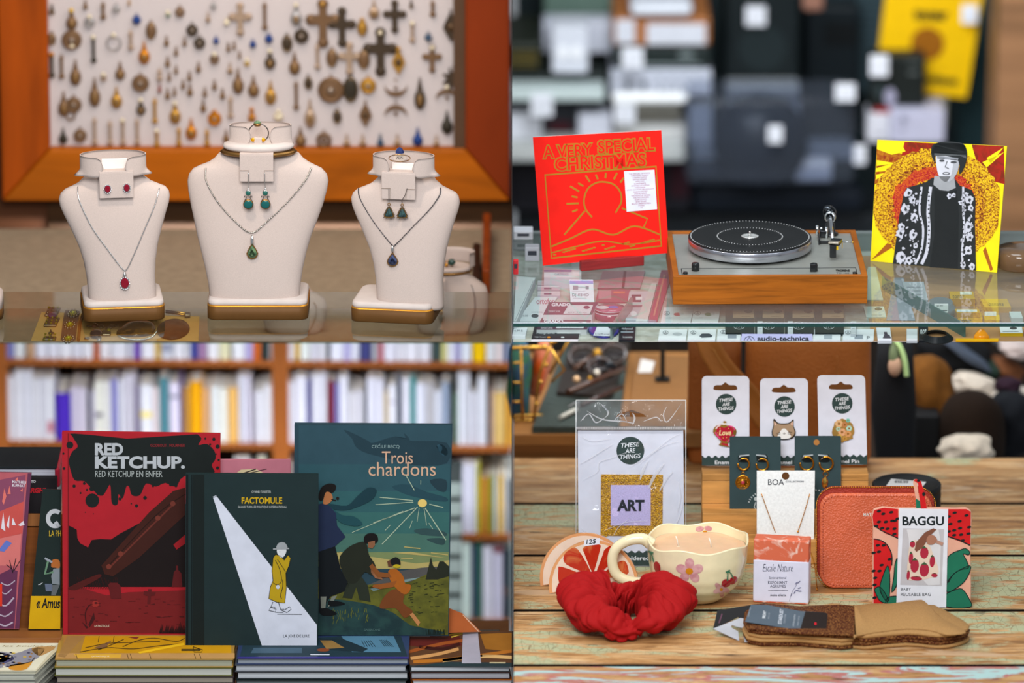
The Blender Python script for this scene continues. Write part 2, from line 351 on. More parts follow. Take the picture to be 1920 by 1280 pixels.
# pendants pinned on the board
PC = dict(g=('#b98a3c', .9, 'gold'), o=('#c47a1c', .9, 'bright gold'), b=('#7d6046', .6, 'brown'), d=('#4c4034', .6, 'dark'), k=('#3a352c', .3, 'blackened'), c=('#b39a84', .7, 'pale brass'), s=('#a9a6a6', .8, 'silver'), u=('#25407f', .1, 'blue'), r=('#8f4a40', .3, 'red'), n=('#41556b', .2, 'grey blue'), e=('#7fa28c', .2, 'greenish'), y=('#e0b53c', .5, 'yellow'), w=('#e8dcc0', .25, 'cream'))
PN = {'drop': 'teardrop', 'cross': 'cross', 'oval': 'oval', 'round': 'round', 'bar': 'long bar', 'cres': 'crescent', 'cresd': 'upturned crescent', 'dia': 'diamond', 'bead': 'bead', 'ring': 'ring', 'star': 'spiky', 'arch': 'arched'}
def pend(x, yt, L, kind, col, spark=None):
    hexc, met, cn = PC[col]; mat = mt(hexc, .42, met*.6); q = M(); k = 1.092; s = .001*k
    top = yw(x, yt, YB-.012); s2 = s/CP
    def P(u, v, dy=0): return top+Vector((u*s, dy, -v*s2))
    q.ring(P(0, 1.5), .0026, .0008, mat, (0, 1, 0), 10, 5)
    b0 = 3
    if kind == 'drop':
        h = L-b0; w = min(h*.32, 11); n = max(3, h*.35); q.ball(P(0, h*.66+b0), (w*s, .005, h*.34*s2), mat, 12, 8)
        q.prism([P(-1.5, b0, -.002), P(-w*.75, h*.6+b0, -.002), P(w*.75, h*.6+b0, -.002), P(1.5, b0, -.002)], (0, .004, 0), mat)
        q.ball(P(0, h*.68+b0, -.003), (w*.5*s, .005, h*.2*s2), mt(hexc if met < .5 else '#8a6a42', .3, .2), 10, 6)
    elif kind in ('round', 'bead'):
        R = (L-b0)/2; q.ball(P(0, b0+R), (R*s, .004 if kind == 'round' else R*s*.9, R*s), mat, 16, 8)
        if kind == 'round':
            q.ring(P(0, b0+R, -.003), R*s*.82, R*s*.14, mat, (0, 1, 0), 16, 5); q.ball(P(0, b0+R, -.004), R*s*.3, mt('#9c8d80', .3, .5), 8, 6)
    elif kind == 'oval':
        R = (L-b0)/2; q.ball(P(0, b0+R), (R*.62*s, .005, R*s2), mat, 14, 8); q.ring(P(0, b0+R, -.002), R*s*.9, .0015, mt('#8d7350', .3, .8), (0, 1, 0), 16, 5, sx=.62)
    elif kind == 'bar':
        w = 3.2; q.box(P(0, b0+(L-b0)/2), (w*2*s, .006, (L-b0)*s2), mat, .002); q.ball(P(0, L-5), (6*s, .005, 5*s2), mat, 10, 6); q.ball(P(0, b0+4), (5*s, .005, 3*s2), mat, 10, 6)
    elif kind == 'cross':
        w = L*.1; q.prism([P(a*w, b0+b*L, -.003) for a, b in ((-1, 0), (1, 0), (1, .28), (3, .28), (3, .5), (1, .5), (1, .95), (-1, .95), (-1, .5), (-3, .5), (-3, .28), (-1, .28))], (0, .006, 0), mat)
        for a, b in ((0, .0), (3, .39), (-3, .39), (0, .95)): q.ball(P(a*w, b0+b*L), (1.4*w*s, .004, 1.4*w*s), mat, 8, 6)
    elif kind in ('cres', 'cresd'):
        sg = 1 if kind == 'cres' else -1; cy = yt+L/2; o = []; R = 22
        for i in range(13): a = PI*i/12; o.append(P(-R*math.cos(a), L*.5+sg*(R*.9*math.sin(a)-8)))
        for i in range(12, -1, -1): a = PI*i/12; o.append(P(-R*math.cos(a)*.95, L*.5+sg*(R*.55*math.sin(a)-8)))
        q.prism(o, (0, .005, 0), mat); q.ball(P(0, L*.5+sg*-4), .004, mat)
    elif kind == 'dia':
        h = L-b0; q.prism([P(0, b0, -.003), P(-h*.2, b0+h*.38, -.003), P(-h*.26, b0+h*.55, -.003), P(0, L, -.003), P(h*.26, b0+h*.55, -.003), P(h*.2, b0+h*.38, -.003)], (0, .006, 0), mat); q.ball(P(0, b0+h*.52, -.003), (h*.13*s, .005, h*.16*s), mt('#5b4632', .3, .4))
    elif kind == 'ring':
        R = (L-b0)/2; q.ring(P(0, b0+R), R*s*.85, .002, mat, (0, 1, 0), 18, 6)
    elif kind == 'star':
        o = []
        for i in range(16): a = 2*PI*i/16; rr = (L*.5) if i % 2 else L*.25; o.append(P(rr*math.sin(a), L*.5-rr*math.cos(a), -.003))
        q.prism(o, (0, .006, 0), mat)
    elif kind == 'arch':
        q.ring(P(0, L*.55), L*.34*s, .004, mat, (0, 1, 0), 16, 6); q.ball(P(0, L*.55), L*.15*s, mat)
    if spark: q.ball(P(0, 2, -.008), .0052, mt(PC[spark][0], .25, .3), 10, 8)  # pale bead added as a painted sparkle
    return q, '%s %s' % (cn, PN[kind]), top
PD = '''97 8 20 drop d|97 58 27 oval b|134 16 40 drop b y|134 52 42 round b|135 78 14 bead w|115 102 46 bar b|141 112 48 drop b|97 98 48 bar d o|160 0 18 drop b|168 28 24 round s w|193 3 34 bar b|218 6 18 round s|242 0 11 drop g|175 66 52 bar k w|213 62 34 ring s w|245 56 38 bar c|256 26 20 bead u|270 78 42 drop o|283 38 36 oval b|312 68 19 drop b|315 20 13 bead e w|337 10 22 round b|330 88 17 drop b|346 70 17 drop b|360 42 26 round d|374 66 26 round d|390 24 18 drop c|400 2 15 round s|405 68 15 bead u|402 98 22 round b w|425 34 14 bead w|450 8 52 cross c|428 80 17 drop b|439 78 15 drop b|449 96 14 drop b|474 74 16 bead u|463 110 14 bead y w|225 116 34 drop b|194 136 16 round c w|177 146 54 drop b|263 136 37 round b|218 163 40 drop g|299 128 24 bar c|299 158 16 drop r|314 106 20 drop b|317 136 16 drop b|330 123 16 drop b|355 134 18 drop b|343 150 17 drop b|356 158 22 drop b|372 116 20 drop b|314 166 20 drop b|327 164 16 drop b|384 164 18 drop b|381 188 22 drop b|402 150 19 drop b|417 166 20 drop b|431 118 21 drop c|446 128 48 drop b|475 142 40 drop b|432 180 42 bar c|119 172 46 drop b|138 178 34 round b|132 204 22 ring b|264 184 32 drop d w|290 184 48 bar g|328 190 42 drop g w|402 206 30 round o o|358 222 40 drop o|335 238 36 bar g|294 242 34 bar g w|118 240 30 drop k|150 238 29 round b|177 220 52 bar c|206 226 46 bar c|230 222 50 bar c w|257 222 50 bar c|388 242 32 bar g|424 244 24 drop b|472 202 28 drop o o|496 4 52 bar b|504 62 19 bead u|555 6 42 drop s w|565 50 32 round d|538 62 36 oval d|605 4 76 cross b g|641 18 62 cross d|679 34 34 oval g g|701 0 36 drop c|740 3 52 cross d|771 0 16 drop d|811 0 32 bar b|845 18 60 dia d|506 92 38 drop d w|552 98 42 drop b|595 82 48 bar c|622 88 38 oval b|655 82 52 cross c|682 90 40 oval b|713 58 76 cross d w|747 88 52 dia g g|773 40 40 bar c w|803 60 18 bead n|810 86 44 cross b w|507 152 44 drop g|555 152 54 bar b|578 140 28 oval d|620 140 54 round b|657 140 52 oval k|690 142 34 round g|742 148 42 cres b|742 188 42 cresd b|787 146 60 drop d|850 124 46 star d|838 160 38 cresd b w|581 186 54 drop c|632 202 30 oval d|685 188 50 dia b|838 208 44 drop k|563 238 38 drop b|607 244 34 arch b|650 252 24 drop c|680 252 24 drop c|713 252 24 drop n|745 252 24 drop c|783 240 34 drop u|818 254 22 drop c|522 206 22 bead w w'''
items = []
for t in PD.split('|'):
    a = t.split(); items.append((float(a[0]), float(a[1]), float(a[2]), a[3], a[4], a[5] if len(a) > 5 else None))
bands = {}
for it in items: bands.setdefault(min(5, int((it[1]+it[2]/2)//46)), []).append(it)
for bi in sorted(bands):
    for k, it in enumerate(sorted(bands[bi])):
        q, desc, top = pend(*it)
        single(q, 'pendant', '%s pendant pinned on white board, %s from left in the %s row' % (desc, ORD[k], ORD[bi]), 'pendant', top, 'pendants pinned on the framed board')

# ------------------------------------------------------------------ necklace stands
def frame_fn(cx, pyf, z, yaw, y=None):
    P0 = on_z(cx, pyf, z) if y is None else y
    R = Matrix.Rotation(math.radians(yaw), 3, 'Z')
    def loc(px, py, ly):
        return P0+R @ Vector(((px-cx)*.001, ly, ((pyf-py)*.001-ly*SP)/CP))
    return P0, R, loc
def sup_ring(loc, py, xl, xr, ly, dep, n=36, e=2.6):
    c = (xl+xr)/2; hw = (xr-xl)/2; out = []; lzref = ly+dep/2
    P = [loc(c, py, lzref)]
    for j in range(n):
        a = 2*PI*j/n; ca, sa = math.cos(a), math.sin(a)
        dx = math.copysign(abs(ca)**(2/e), ca)*hw; dy = math.copysign(abs(sa)**(2/e), sa)*dep/2
        b = loc(c+dx, py, lzref); out.append(b+RR @ Vector((0, dy, 0)))
    return out
def make_body(rows, loc):
    global RR
    q = M(); q.loft([sup_ring(loc, *r) for r in rows], BUST); return q
def collar(cxp, top_py, rx, ry, h, gap, loc, ly, flare=11):
    q = M(); n = 64; g = math.radians(gap); th = .0022
    def pt(u, v, side):
        a = g+(2*PI-2*g)*u; s = min(u, 1-u)*(2*PI-2*g)*rx   # mm from an end
        end = 1-math.sqrt(max(0, 1-max(0, 1-s/15)**2)) if s < 15 else 0
        vv = v*(1-end)+.5*end*1.0
        fl = math.exp(-((abs(math.sin(a))-1)/.06)**2)*max(0, (.3-vv)/.3)**1.5*flare if vv < .3 else 0
        R = (rx+fl)*.001+side*th
        rb = loc(cxp, top_py, ly); zt = rb.z
        p = Vector((math.sin(a)*R, -math.cos(a)*(R*ry/rx), 0))
        return Vector((rb.x, rb.y, zt))+RR @ p+Vector((0, 0, -(1-vv)*h*.001/CP))
    for sd in (0, 1): q.grid(lambda u, v: pt(u, v, sd), n, 9, BUST, flip=(sd == 0))
    for v in (0, 1): q.grid(lambda u, w_: pt(u, v, w_), n, 2, BUST)
    for u in (0, 1): q.grid(lambda w_, v: pt(u, v, w_), 2, 9, BUST)
    return q
stands = {}
def make_stand(key, cx, pyf, bw, yaw, rows, label, capr=None, trimh=27, base_d=.135):
    global RR
    P0, R, loc = frame_fn(cx, pyf, ZG, yaw); RR = R
    t = thing('necklace_stand', label, 'display stand', P0, 'white necklace stands'); hw = bw/2
    def rr_plan(hw, y0, y1, r, z):
        return [P0+R @ Vector((x*.001, y*.001, z)) for x, y in rrect(-hw, y0, hw, y1, r, 6)]
    b = M(); dd = base_d*1000
    b.loft([rr_plan(hw-1, 1, dd-1, 17, 0), rr_plan(hw, 0, dd, 18, .0015), rr_plan(hw, 0, dd, 18, trimh*.001-.002)], BRONZE)
    b.loft([rr_plan(hw, 0, dd, 18, trimh*.001-.002), rr_plan(hw-1, 1, dd-1, 17, trimh*.001)], GOLDEDGE)
    b.build('base', t, 'bronze-coloured base band')
    c = M(); z0 = trimh*.001
    c.loft([rr_plan(hw-2, 2, dd-2, 16, z0), rr_plan(hw-1.5, 1.5, dd-2, 17, z0+.004), rr_plan(hw-2.5, 2.5, dd-3, 16, z0+.009), rr_plan(hw-6, 6, dd-6, 14, z0+.011)], mt('#c2b6b0', .6)); c.build('cushion', t)
    body = make_body(rows, loc); o = body.build('torso', t); bvh = body.bvh()
    stands[key] = (t, P0, R, loc, bvh)
    return t
def on_body(key, px, py, off=.0012):
    loc = stands[key][4]; d = (W(px, py)-CAM).normalized(); h = loc.ray_cast(CAM, d)
    return (h[0]-d*off) if h[0] is not None else None
SH = [(572, 170, 297, .010, .055), (566, 169, 297, .008, .06), (548, 168, 296, .009, .062), (520, 166, 295, .011, .062), (490, 161, 297, .014, .062), (460, 152, 302, .017, .06), (430, 139, 310, .02, .058), (400, 125, 319, .024, .054), (385, 119, 324, .027, .05), (372, 117, 326, .030, .045), (362, 121, 324, .033, .04), (355, 129, 318, .036, .036), (350, 141, 306, .038, .036), (344, 154, 292, .040, .038), (334, 165, 279, .042, .042), (322, 173, 270, .044, .046)]
SH = [(a-4, b, c, d, e) for a, b, c, d, e in SH]
def remap(rows, sx, cx0, cx1, sy, py0, py1): return [(py1+(p-py0)*sy, cx1+(a-cx0)*sx, cx1+(b-cx0)*sx, d, e) for p, a, b, d, e in rows]
# left stand
tl = make_stand('L', 234, 602, 153, 7, SH, 'left necklace stand, white, holding red stone studs and red pendant')
cl = collar(220, 288, 60, 32, 37, 19, stands['L'][3], .05); cl.build('collar', tl)
def flap(key, x0, y0, x1, y1, t, ly=.020, slots=False, tongue=None):
    P0, R, loc = stands[key][1:4]; f = M()
    c = loc((x0+x1)/2, (y0+y1)/2, ly); f.box(c, ((x1-x0)*.001, .003, (y1-y0)*.001/CP), BUST, .0012, R)
    c2 = loc((x0+x1)/2, y0, ly); f.box(c2+R @ Vector((0, .014, .0005)), ((x1-x0)*.001, .03, .003), BUST, .0012, R)
    if slots:
        lm = mt('#8d7d72', .8)
        for a, b in ((x0, x0+(x1-x0)*.27), (x1-(x1-x0)*.27, x1)):
            ym = y0+(y1-y0)*.6; f.box(loc((a+b)/2, ym, ly-.0018), ((b-a)*.001, .0006, .0014), lm, 0, R)
            xv = b if a == x0 else a; f.box(loc(xv, (ym+y1)/2, ly-.0017), (.0007, .0004, (y1-ym)*.001), lm, 0, R)
    if tongue:
        a, b, c_, d_ = tongue; f.box(loc((a+c_)/2, (b+d_)/2, ly+.022), ((c_-a)*.001, .004, (d_-b)*.001/CP), mt('#e6dcd6', .7), .001, R)
    f.build('earring_flap', t)
flap('L', 192, 323, 256, 371, tl, tongue=(198, 297, 246, 324))
# centre stand
CR = [(566, 393, 560, .010, .06), (558, 392, 561, .008, .065), (530, 389, 563, .010, .068), (500, 383, 568, .013, .068), (470, 376, 575, .016, .066), (440, 369, 584, .020, .063), (410, 363, 596, .024, .06), (380, 357, 607, .028, .055), (355, 353, 614, .031, .05), (338, 352, 617, .033, .046), (325, 355, 614, .035, .042), (315, 363, 605, .037, .04), (309, 376, 592, .039, .04), (303, 392, 580, .041, .042), (296, 402, 570, .043, .046), (286, 411, 561, .045, .05)]
tc = make_stand('C', 483, 600, 190, 0, CR, 'centre necklace stand, tallest white one, with green stone jewellery', trimh=28)
P0, R, loc = stands['C'][1:4]; RR = R
q = M(); pc = loc(486, 283, .058); q.lathe([(.068, -.004), (.0725, 0), (.068, .004)], pc, OLDGOLD, 48, 1, .52); q.build('gold_ring_trim', tc, 'gold band under the collar cushion')
q = M(); pc = loc(486, 275, .058); q.lathe([(.060, -.004), (.066, .0), (.067, .004), (.064, .008), (.052, .011)], pc, mt('#c2b6b0', .45), 48, 1, .52); q.build('neck_cushion', tc)
cl = collar(490, 233, 56, 22, 35, 17, loc, .062, 4); cl.build('collar', tc)
flap('C', 452, 290, 515, 341, tc, slots=True)
# right stand
RS = remap(SH, .99, 221, 752, 1.0, 568, 573); RS = [(a, b, c, d, e) for a, b, c, d, e in RS]
tr_ = make_stand('R', 733, 606, 157, -9, RS, 'right necklace stand, white, holding dark stone drops and navy pendant')
cl = collar(750, 290, 56, 32, 36, 22, stands['R'][3], .05); cl.build('collar', tr_)
flap('R', 713, 325, 777, 374, tr_, slots=True, tongue=(730, 305, 772, 326))

# ------------------------------------------------------------------ jewellery on the stands
def chain(q, key, pts, r, mat, links=True, off=.0016):
    path = []
    for x, y in sp2(pts, 14):
        p = on_body(key, x, y, off)
        if p: path.append(p)
    if not links: q.tube(path, r, mat, 6); return
    tot = 0; last = path[0]; k = 0
    q.tube(path, r*.45, mat, 5)
    for a, b in zip(path, path[1:]):
        seg = (b-a).length; n = max(1, int(seg/(r*2.6)))
        for i in range(n): q.ball(a.lerp(b, i/n), (r*1.0, r, r*1.0), mat, 6, 4)
GEMR = mt('#7c0820', .15, 0, coat=.5); GEMG = mt('#1f5b50', .2, 0, coat=.8); JADE = mt('#3f5b41', .3, 0, kind='mottle', c2='#6d8a63', scale=160); NAVY = mt('#2b3350', .25, 0, kind='mottle', c2='#4a5578', scale=200); DKG = mt('#27383a', .25, 0, kind='mottle', c2='#3e5a5a', scale=200)
SPK = mt('#eef0f6', .12, .75)
def oval_gem(q, P, rx, rz, mat, halo, n=14):
    P = Vector(P)
    q.prism([P+Vector((rx*1.25*math.cos(a), -.001, rz*1.22*math.sin(a))) for a in [2*PI*i/24 for i in range(24)]], (0, .003, 0), SILVER)
    # faceted stone: crown and table
    rings = []
    for s_, d_ in ((1, -.001), (.72, -.0032)):
        rings.append([P+Vector((rx*s_*math.cos(a), d_, rz*s_*math.sin(a))) for a in [2*PI*i/12 for i in range(12)]])
    q.add(rings[0]+rings[1], [[i, i+12, (i+1) % 12+12, (i+1) % 12] for i in range(12)]+[list(range(12, 24))], mat)
    if halo:
        for i in range(n): a = 2*PI*i/n; q.ball(P+Vector((rx*1.17*math.cos(a), -.002, rz*1.14*math.sin(a))), .0011, SPK, 6, 4)
# necklaces
n1 = thing('necklace', 'fine silver necklace with a red oval stone on left stand', 'necklace', on_body('L', 234, 531), None)
q = M(); chain(q, 'L', [(146, 350), (149, 376), (172, 425), (203, 469), (230, 504), (238, 504), (250, 480), (272, 428), (290, 385), (299, 352)], .0011, SILVER, False); q.build('chain', n1)
q = M(); p = on_body('L', 234, 531, .004); q.lathe([(.0015, 0), (.0035, .004), (.0036, .007), (.0015, .012)], p+Vector((0, -.001, .0105)), SILVER, 12); q.build('bail', n1)
q = M(); oval_gem(q, p, .0078, .0105, GEMR, True); q.build('stone', n1, 'red oval stone ringed with clear stones')
n2 = thing('necklace', 'silver rope necklace with a green teardrop stone on centre stand', 'necklace', on_body('C', 473, 472), None)
q = M(); chain(q, 'C', [(386, 316), (387, 340), (408, 378), (440, 414), (471, 436), (500, 416), (545, 372), (573, 337), (584, 314)], .0017, mt('#bdb6ae', .25, 1.0)); q.build('chain', n2)
def drop_outline(P, w, h, n=28, s=1.0):
    out = []
    for i in range(n):
        a = 2*PI*i/n; t = math.sin(a); x = math.cos(a)*w*(1-.0*t)*(1 if t < 0 else (1-t)**.55 if t < 1 else 0); out.append(P+Vector((x*s, 0, t*h*(1.25 if t > 0 else .8)*s)))
    return out
def drop_gem(q, qs, P, w, h, mat, rim, beads=26):
    o = drop_outline(P, w, h); qs.prism([v+Vector((0, -.001, 0)) for v in o], (0, .004, 0), rim); 
    for i in range(beads):
        v = drop_outline(P, w*1.02, h*1.0, beads)[i]; qs.ball(v+Vector((0, -.001, 0)), .0010, rim, 6, 4)
    rings = [[P+(v-P)*s_+Vector((0, d_, 0)) for v in drop_outline(P, w, h)] for s_, d_ in ((.84, -.0012), (.7, -.0035), (.4, -.0048))]
    k = len(rings[0]); q.add([v for r in rings for v in r], [[a*k+i, (a+1)*k+i, (a+1)*k+(i+1) % k, a*k+(i+1) % k] for a in (0, 1) for i in range(k)]+[list(range(2*k, 3*k))], mat, True)
p = on_body('C', 473, 474, .004); q = M(); q.lathe([(.0018, 0), (.0032, .004), (.0034, .012), (.0018, .018)], p+Vector((0, -.001, .016)), SILVER, 12); q.build('bail', n2)
q = M(); qs = M(); drop_gem(q, qs, p, .0102, .0145, JADE, OLDGOLD); qs.build('setting', n2, 'beaded gold setting'); q.build('stone', n2, 'mottled green stone')
n3 = thing('necklace', 'dark silver necklace with a navy teardrop stone on right stand', 'necklace', on_body('R', 736, 487), None)
q = M(); chain(q, 'R', [(672, 351), (675, 372), (700, 415), (734, 458), (742, 458), (775, 424), (806, 392), (824, 366), (826, 352)], .0013, mt('#5f5c60', .25, 1.0)); q.build('chain', n3)
p = on_body('R', 736, 489, .004); q = M(); q.lathe([(.0015, 0), (.003, .004), (.003, .009), (.0015, .013)], p+Vector((0, -.001, .0165)), SILVER, 12); q.build('bail', n3)
q = M(); qs = M(); drop_gem(q, qs, p, .0102, .0130, NAVY, OLDGOLD); qs.build('setting', n3, 'beaded gold setting'); q.build('stone', n3, 'navy blue stone')
# earrings
for x, y, wh in ((207, 354, 'left'), (243, 353, 'right')):
    p = stands['L'][3](x, y, .0165); e = thing('stud_earring', 'red oval stud earring, the %s one of the pair on left stand' % wh, 'earring', p, 'stud earrings with red stones')
    q = M(); oval_gem(q, p, .0058, .0072, GEMR, True, 12); q.build('stone', e, 'red stone in a sparkling halo'); q = M(); q.tube([p, p+Vector((0, .004, 0))], .0006, SILVER); q.build('post', e)
def hook_wire(q, P, h, dx, mat):
    q.tube(smooth_path([P+Vector((dx, .003, h)), P+Vector((dx, -.003, h+.001)), P+Vector((dx*.6, -.004, h*.6)), P+Vector((0, -.001, h*.25)), P], 5), .0007, mat, 6)
for x, wh, dx in ((467.5, 'left', .001), (499.5, 'right', -.001)):
    p = stands['C'][3](x, 383, .014); e = thing('drop_earring', 'green two-stone drop earring, the %s one of the pair on centre stand' % wh, 'earring', p, 'green stone drop earrings')
    q = M(); hook_wire(q, p+Vector((0, 0, .030)), .030, dx, SILVER); q.build('hook', e)
    q = M()
    for dz, r in ((0, .0098), (.022, .0055)): q.lathe([(r*.7, -.001), (r, 0), (r, .002), (r*.85, .003)], p+Vector((0, .001, dz)), OLDGOLD if dz == 0 else SILVER, 20, axis=(0, -1, 0))
    q.tube([p+Vector((0, 0, .0275)), p+Vector((0, 0, .031))], .0012, SILVER)
    for sg in (-1, 1): q.tube(smooth_path([p+Vector((sg*.0085, 0, .004)), p+Vector((sg*.004, -.001, .012)), p+Vector((sg*.004, -.001, .0155)), p+Vector((sg*.0065, -.001, .016)), p+Vector((sg*.007, -.001, .0135))], 4), .0008, DSILVER, 6)
    q.build('setting', e)
    for dz, r in ((0, .0082), (.022, .0046)): q = M(); q.ball(p+Vector((0, -.0025, dz)), (r, .002, r), mt('#155452', .25, coat=.4) if dz == 0 else GEMG, 20, 10); q.build('stone', e)
for x, wh, dx in ((728, 'left', 0), (753, 'right', .009)):
    p = stands['R'][3](x, 400, .014); e = thing('drop_earring', 'dark triangular stone drop earring, the %s one of the pair on right stand' % wh, 'earring', p, 'dark triangular drop earrings')
    q = M(); hook_wire(q, p+Vector((0, 0, .020)), .027, dx, DSILVER); q.ring(p+Vector((0, 0, .0165)), .0025, .0008, OLDGOLD, (0, 1, 0), 12, 5); q.build('hook', e)
    tri = [(0, .0135), (-.004, .009), (-.0095, -.003), (-.0095, -.0075), (-.005, -.009), (.005, -.009), (.0095, -.0075), (.0095, -.003), (.004, .009)]
    q = M(); q.prism([p+Vector((a, -.001, b)) for a, b in tri], (0, .003, 0), OLDGOLD)
    P2 = [p+Vector((a*1.05, -.0015, b*1.05)) for a, b in tri]
    for i in range(len(P2)):
        a, b = P2[i], P2[(i+1) % len(P2)]; k = max(1, int((b-a).length/.0027))
        for j in range(k): q.ball(a.lerp(b, j/k), .0011, DSILVER, 6, 4)
    q.build('setting', e)
    q = M(); q.loft([[p+Vector((a*s_, d_, b*s_)) for a, b in tri] for s_, d_ in ((.78, -.001), (.68, -.003), (.4, -.0042))], DKG, True, flip=True); q.build('stone', e)
# rings
p = stands['C'][3](487, 250, .045); e = thing('finger_ring', 'silver ring with mottled green oval stone on top of centre stand', 'ring', p)
q = M(); q.ring(p, .0185, .0011, DSILVER, (0, 1, .1), 32, 6); q.build('band', e)
q = M(); q.lathe([(.0055, -.003), (.0075, 0), (.0075, .002), (.006, .003)], p+Vector((-.002, 0, .0165)), OLDGOLD, 20, 1, .8); q.build('setting', e); q = M(); q.ball(p+Vector((-.002, 0, .020)), (.0065, .005, .004), JADE); q.build('stone', e)
q = M(); c0 = stands['C'][3](486, 266, .045); q.box(c0, (.016, .006, .017), BUST, .002); q.ball(c0+Vector((-.009, -.001, .004)), (.005, .002, .004), mt('#d99a1c', .3, .5)); q.ball(c0+Vector((.009, -.001, .004)), (.005, .002, .004), mt('#d99a1c', .3, .5)); q.build('ring_clip', tc, 'clip with yellow tabs that holds a ring')
p = stands['R'][3](746, 297, .028); e = thing('finger_ring', 'thin gold ring with dark blue triangular stone on right stand', 'ring', p)
q = M(); q.ring(p, .020, .0009, mt('#b08a5a', .25, 1.0), (0, .55, .84), 32, 6); q.build('band', e)
q = M(); q.lathe([(.0085, -.003), (.008, .001), (.005, .006), (.001, .0085)], p+Vector((0, .004, .0118)), mt('#23305f', .15, coat=1.0), 7, 1, .7, smooth=False); q.build('stone', e)
q = M(); pp = p+Vector((0, .012, -.003)); q.prism([pp+Vector((.012*math.cos(a), 0, .006*math.sin(a))) for a in [2*PI*i/20 for i in range(20)]], (0, .001, 0), mt('#cdbcae', .6))
q.tube(smooth_path([pp+Vector((-.007, -.001, -.002)), pp+Vector((-.003, -.001, .003)), pp+Vector((-.001, -.001, -.002)), pp+Vector((.003, -.001, .002)), pp+Vector((.006, -.001, -.001))], 4), .0004, mt('#2a2a2e', .5), 5); q.build('price_tag', e)

# ------------------------------------------------------------------ lower stands on the cloth counter
def low_stand(cx, pyb, w, h, label, y0=.60):
    P = on_y(cx, pyb, y0); P.z = ZC+.0005; t = thing('necklace_stand', label, 'display stand', P, 'low white necklace stands'); q = M(); k = w/2*.001
    rows = [(0, .80, .055), (.1, .90, .06), (.35, 1.0, .06), (.6, 1.0, .055), (.74, .93, .05), (.84, .70, .045), (.92, .5, .05), (1, .44, .055)]
    def ring(zf, wf, d): return [P+Vector((math.copysign(abs(math.cos(a))**.77, math.cos(a))*k*wf, math.copysign(abs(math.sin(a))**.77, math.sin(a))*d/2+.03*zf, zf*h*.001)) for a in [2*PI*i/32 for i in range(32)]]
    q.loft([ring(*r) for r in rows], BUST); q.build('torso', t); return t, P, q.bvh()
tA, PA, bvA = low_stand(845, 640, 150, 118, 'low white necklace stand behind and right of the right stand')
top = PA+Vector((-.004, .03, .118))
q = M(); q.lathe([(.042, 0), (.046, .004), (.042, .009)], top, BUST, 36, 1, .7); q.build('neck_cushion', tA)
q = M(); q.lathe([(.044, -.004), (.047, -.001), (.044, .001)], top, OLDGOLD, 36, 1, .7); q.build('gold_ring_trim', tA, 'gold band under the cushion')
RR = Matrix.Identity(3)
q = M()
def cpt(u, v, sd):
    a = math.radians(55)+(2*PI-math.radians(110))*u; R_ = .046+.002*sd; return top+Vector((math.sin(a)*R_+.004, -math.cos(a)*R_*.7+.004, .009+.028*v))
for sd in (0, 1): q.grid(lambda u, v: cpt(u, v, sd), 40, 4, BUST)
q.grid(lambda u, v: cpt(u, 1, v), 40, 2, BUST); q.build('collar', tA)
q = M(); q.box(PA+Vector((-.035, -.034, .085)), (.05, .003, .05), BUST, .001); q.box(PA+Vector((-.035, -.02, .110)), (.05, .03, .003), BUST, .001); q.build('earring_flap', tA)
def raybody(bv, px, py, off=.003):
    d = (W(px, py)-CAM).normalized(); h = bv.ray_cast(CAM, d); return h[0]-d*off if h[0] is not None else None
q = M(); pa = [raybody(bvA, x, y) for x, y in sp2([(884, 534), (890, 556), (890, 585), (880, 615), (872, 636)], 5)]; pa = [p for p in pa if p]
if len(pa) > 2:
    q.tube(pa, .0011, DSILVER, 6); single(q, 'necklace', 'thin dark chain hanging on the low stand at the right', 'necklace', pa[0])
e = PA+Vector((-.018, -.038, .050)); q = M(); t = thing('drop_earring', 'small gold leaf drop earring on low stand at the right', 'earring', e)
hook_wire(q, e+Vector((0, 0, .01)), .025, .004, GOLD); q.build('hook', t); q = M(); q.ball(e, (.005, .004, .006), GOLD); q.ball(e+Vector((.001, 0, -.012)), (.006, .003, .010), mt('#a99a86', .3, .9)); q.build('leaf', t)
q = M(); e = top+Vector((.0, -.012, .014)); q.ring(e, .008, .001, GOLD, (0, 1, .3), 20, 6); q.ball(e+Vector((.006, -.002, .005)), (.008, .006, .007), mt('#27423a', .2, coat=.8)); q.ball(e+Vector((-.004, -.004, 0)), .004, GOLD)
single(q, 'finger_ring', 'gold ring with dark green stone on low stand at the right', 'ring', e)
tB, PB, bvB = low_stand(552, 640, 128, 82, 'low white necklace stand behind the centre stand'); tB['label'] = 'low white necklace stand partly hidden behind the centre stand'
q = M(); pa = [raybody(bvB, x, y) for x, y in sp2([(588, 566), (594, 580), (588, 605), (572, 632)], 5)]; pa = [p for p in pa if p]
if len(pa) > 2:
    q.tube(pa, .0011, OLDGOLD, 6); single(q, 'necklace', 'thin gold chain on the low stand behind the centre one', 'necklace', pa[0])
# sliver of a white stand at the left edge
P = on_z(-12, 600, ZG); t = thing('necklace_stand', 'edge of a white necklace stand cut off by the left side', 'display stand', P)
q = M(); q.loft([[P+Vector((x*.001, y*.001, z)) for x, y in rrect(-16, 0, 16, 60, 12)] for z in (0, .02)], BRONZE); q.build('base', t); q = M(); q.loft([[P+Vector((x*s_*.001, y*.001, z)) for x, y in rrect(-16, 0, 16, 60, 12)] for s_, z in ((1, .02), (.95, .045), (.6, .05))], BUST); q.build('cushion', t)

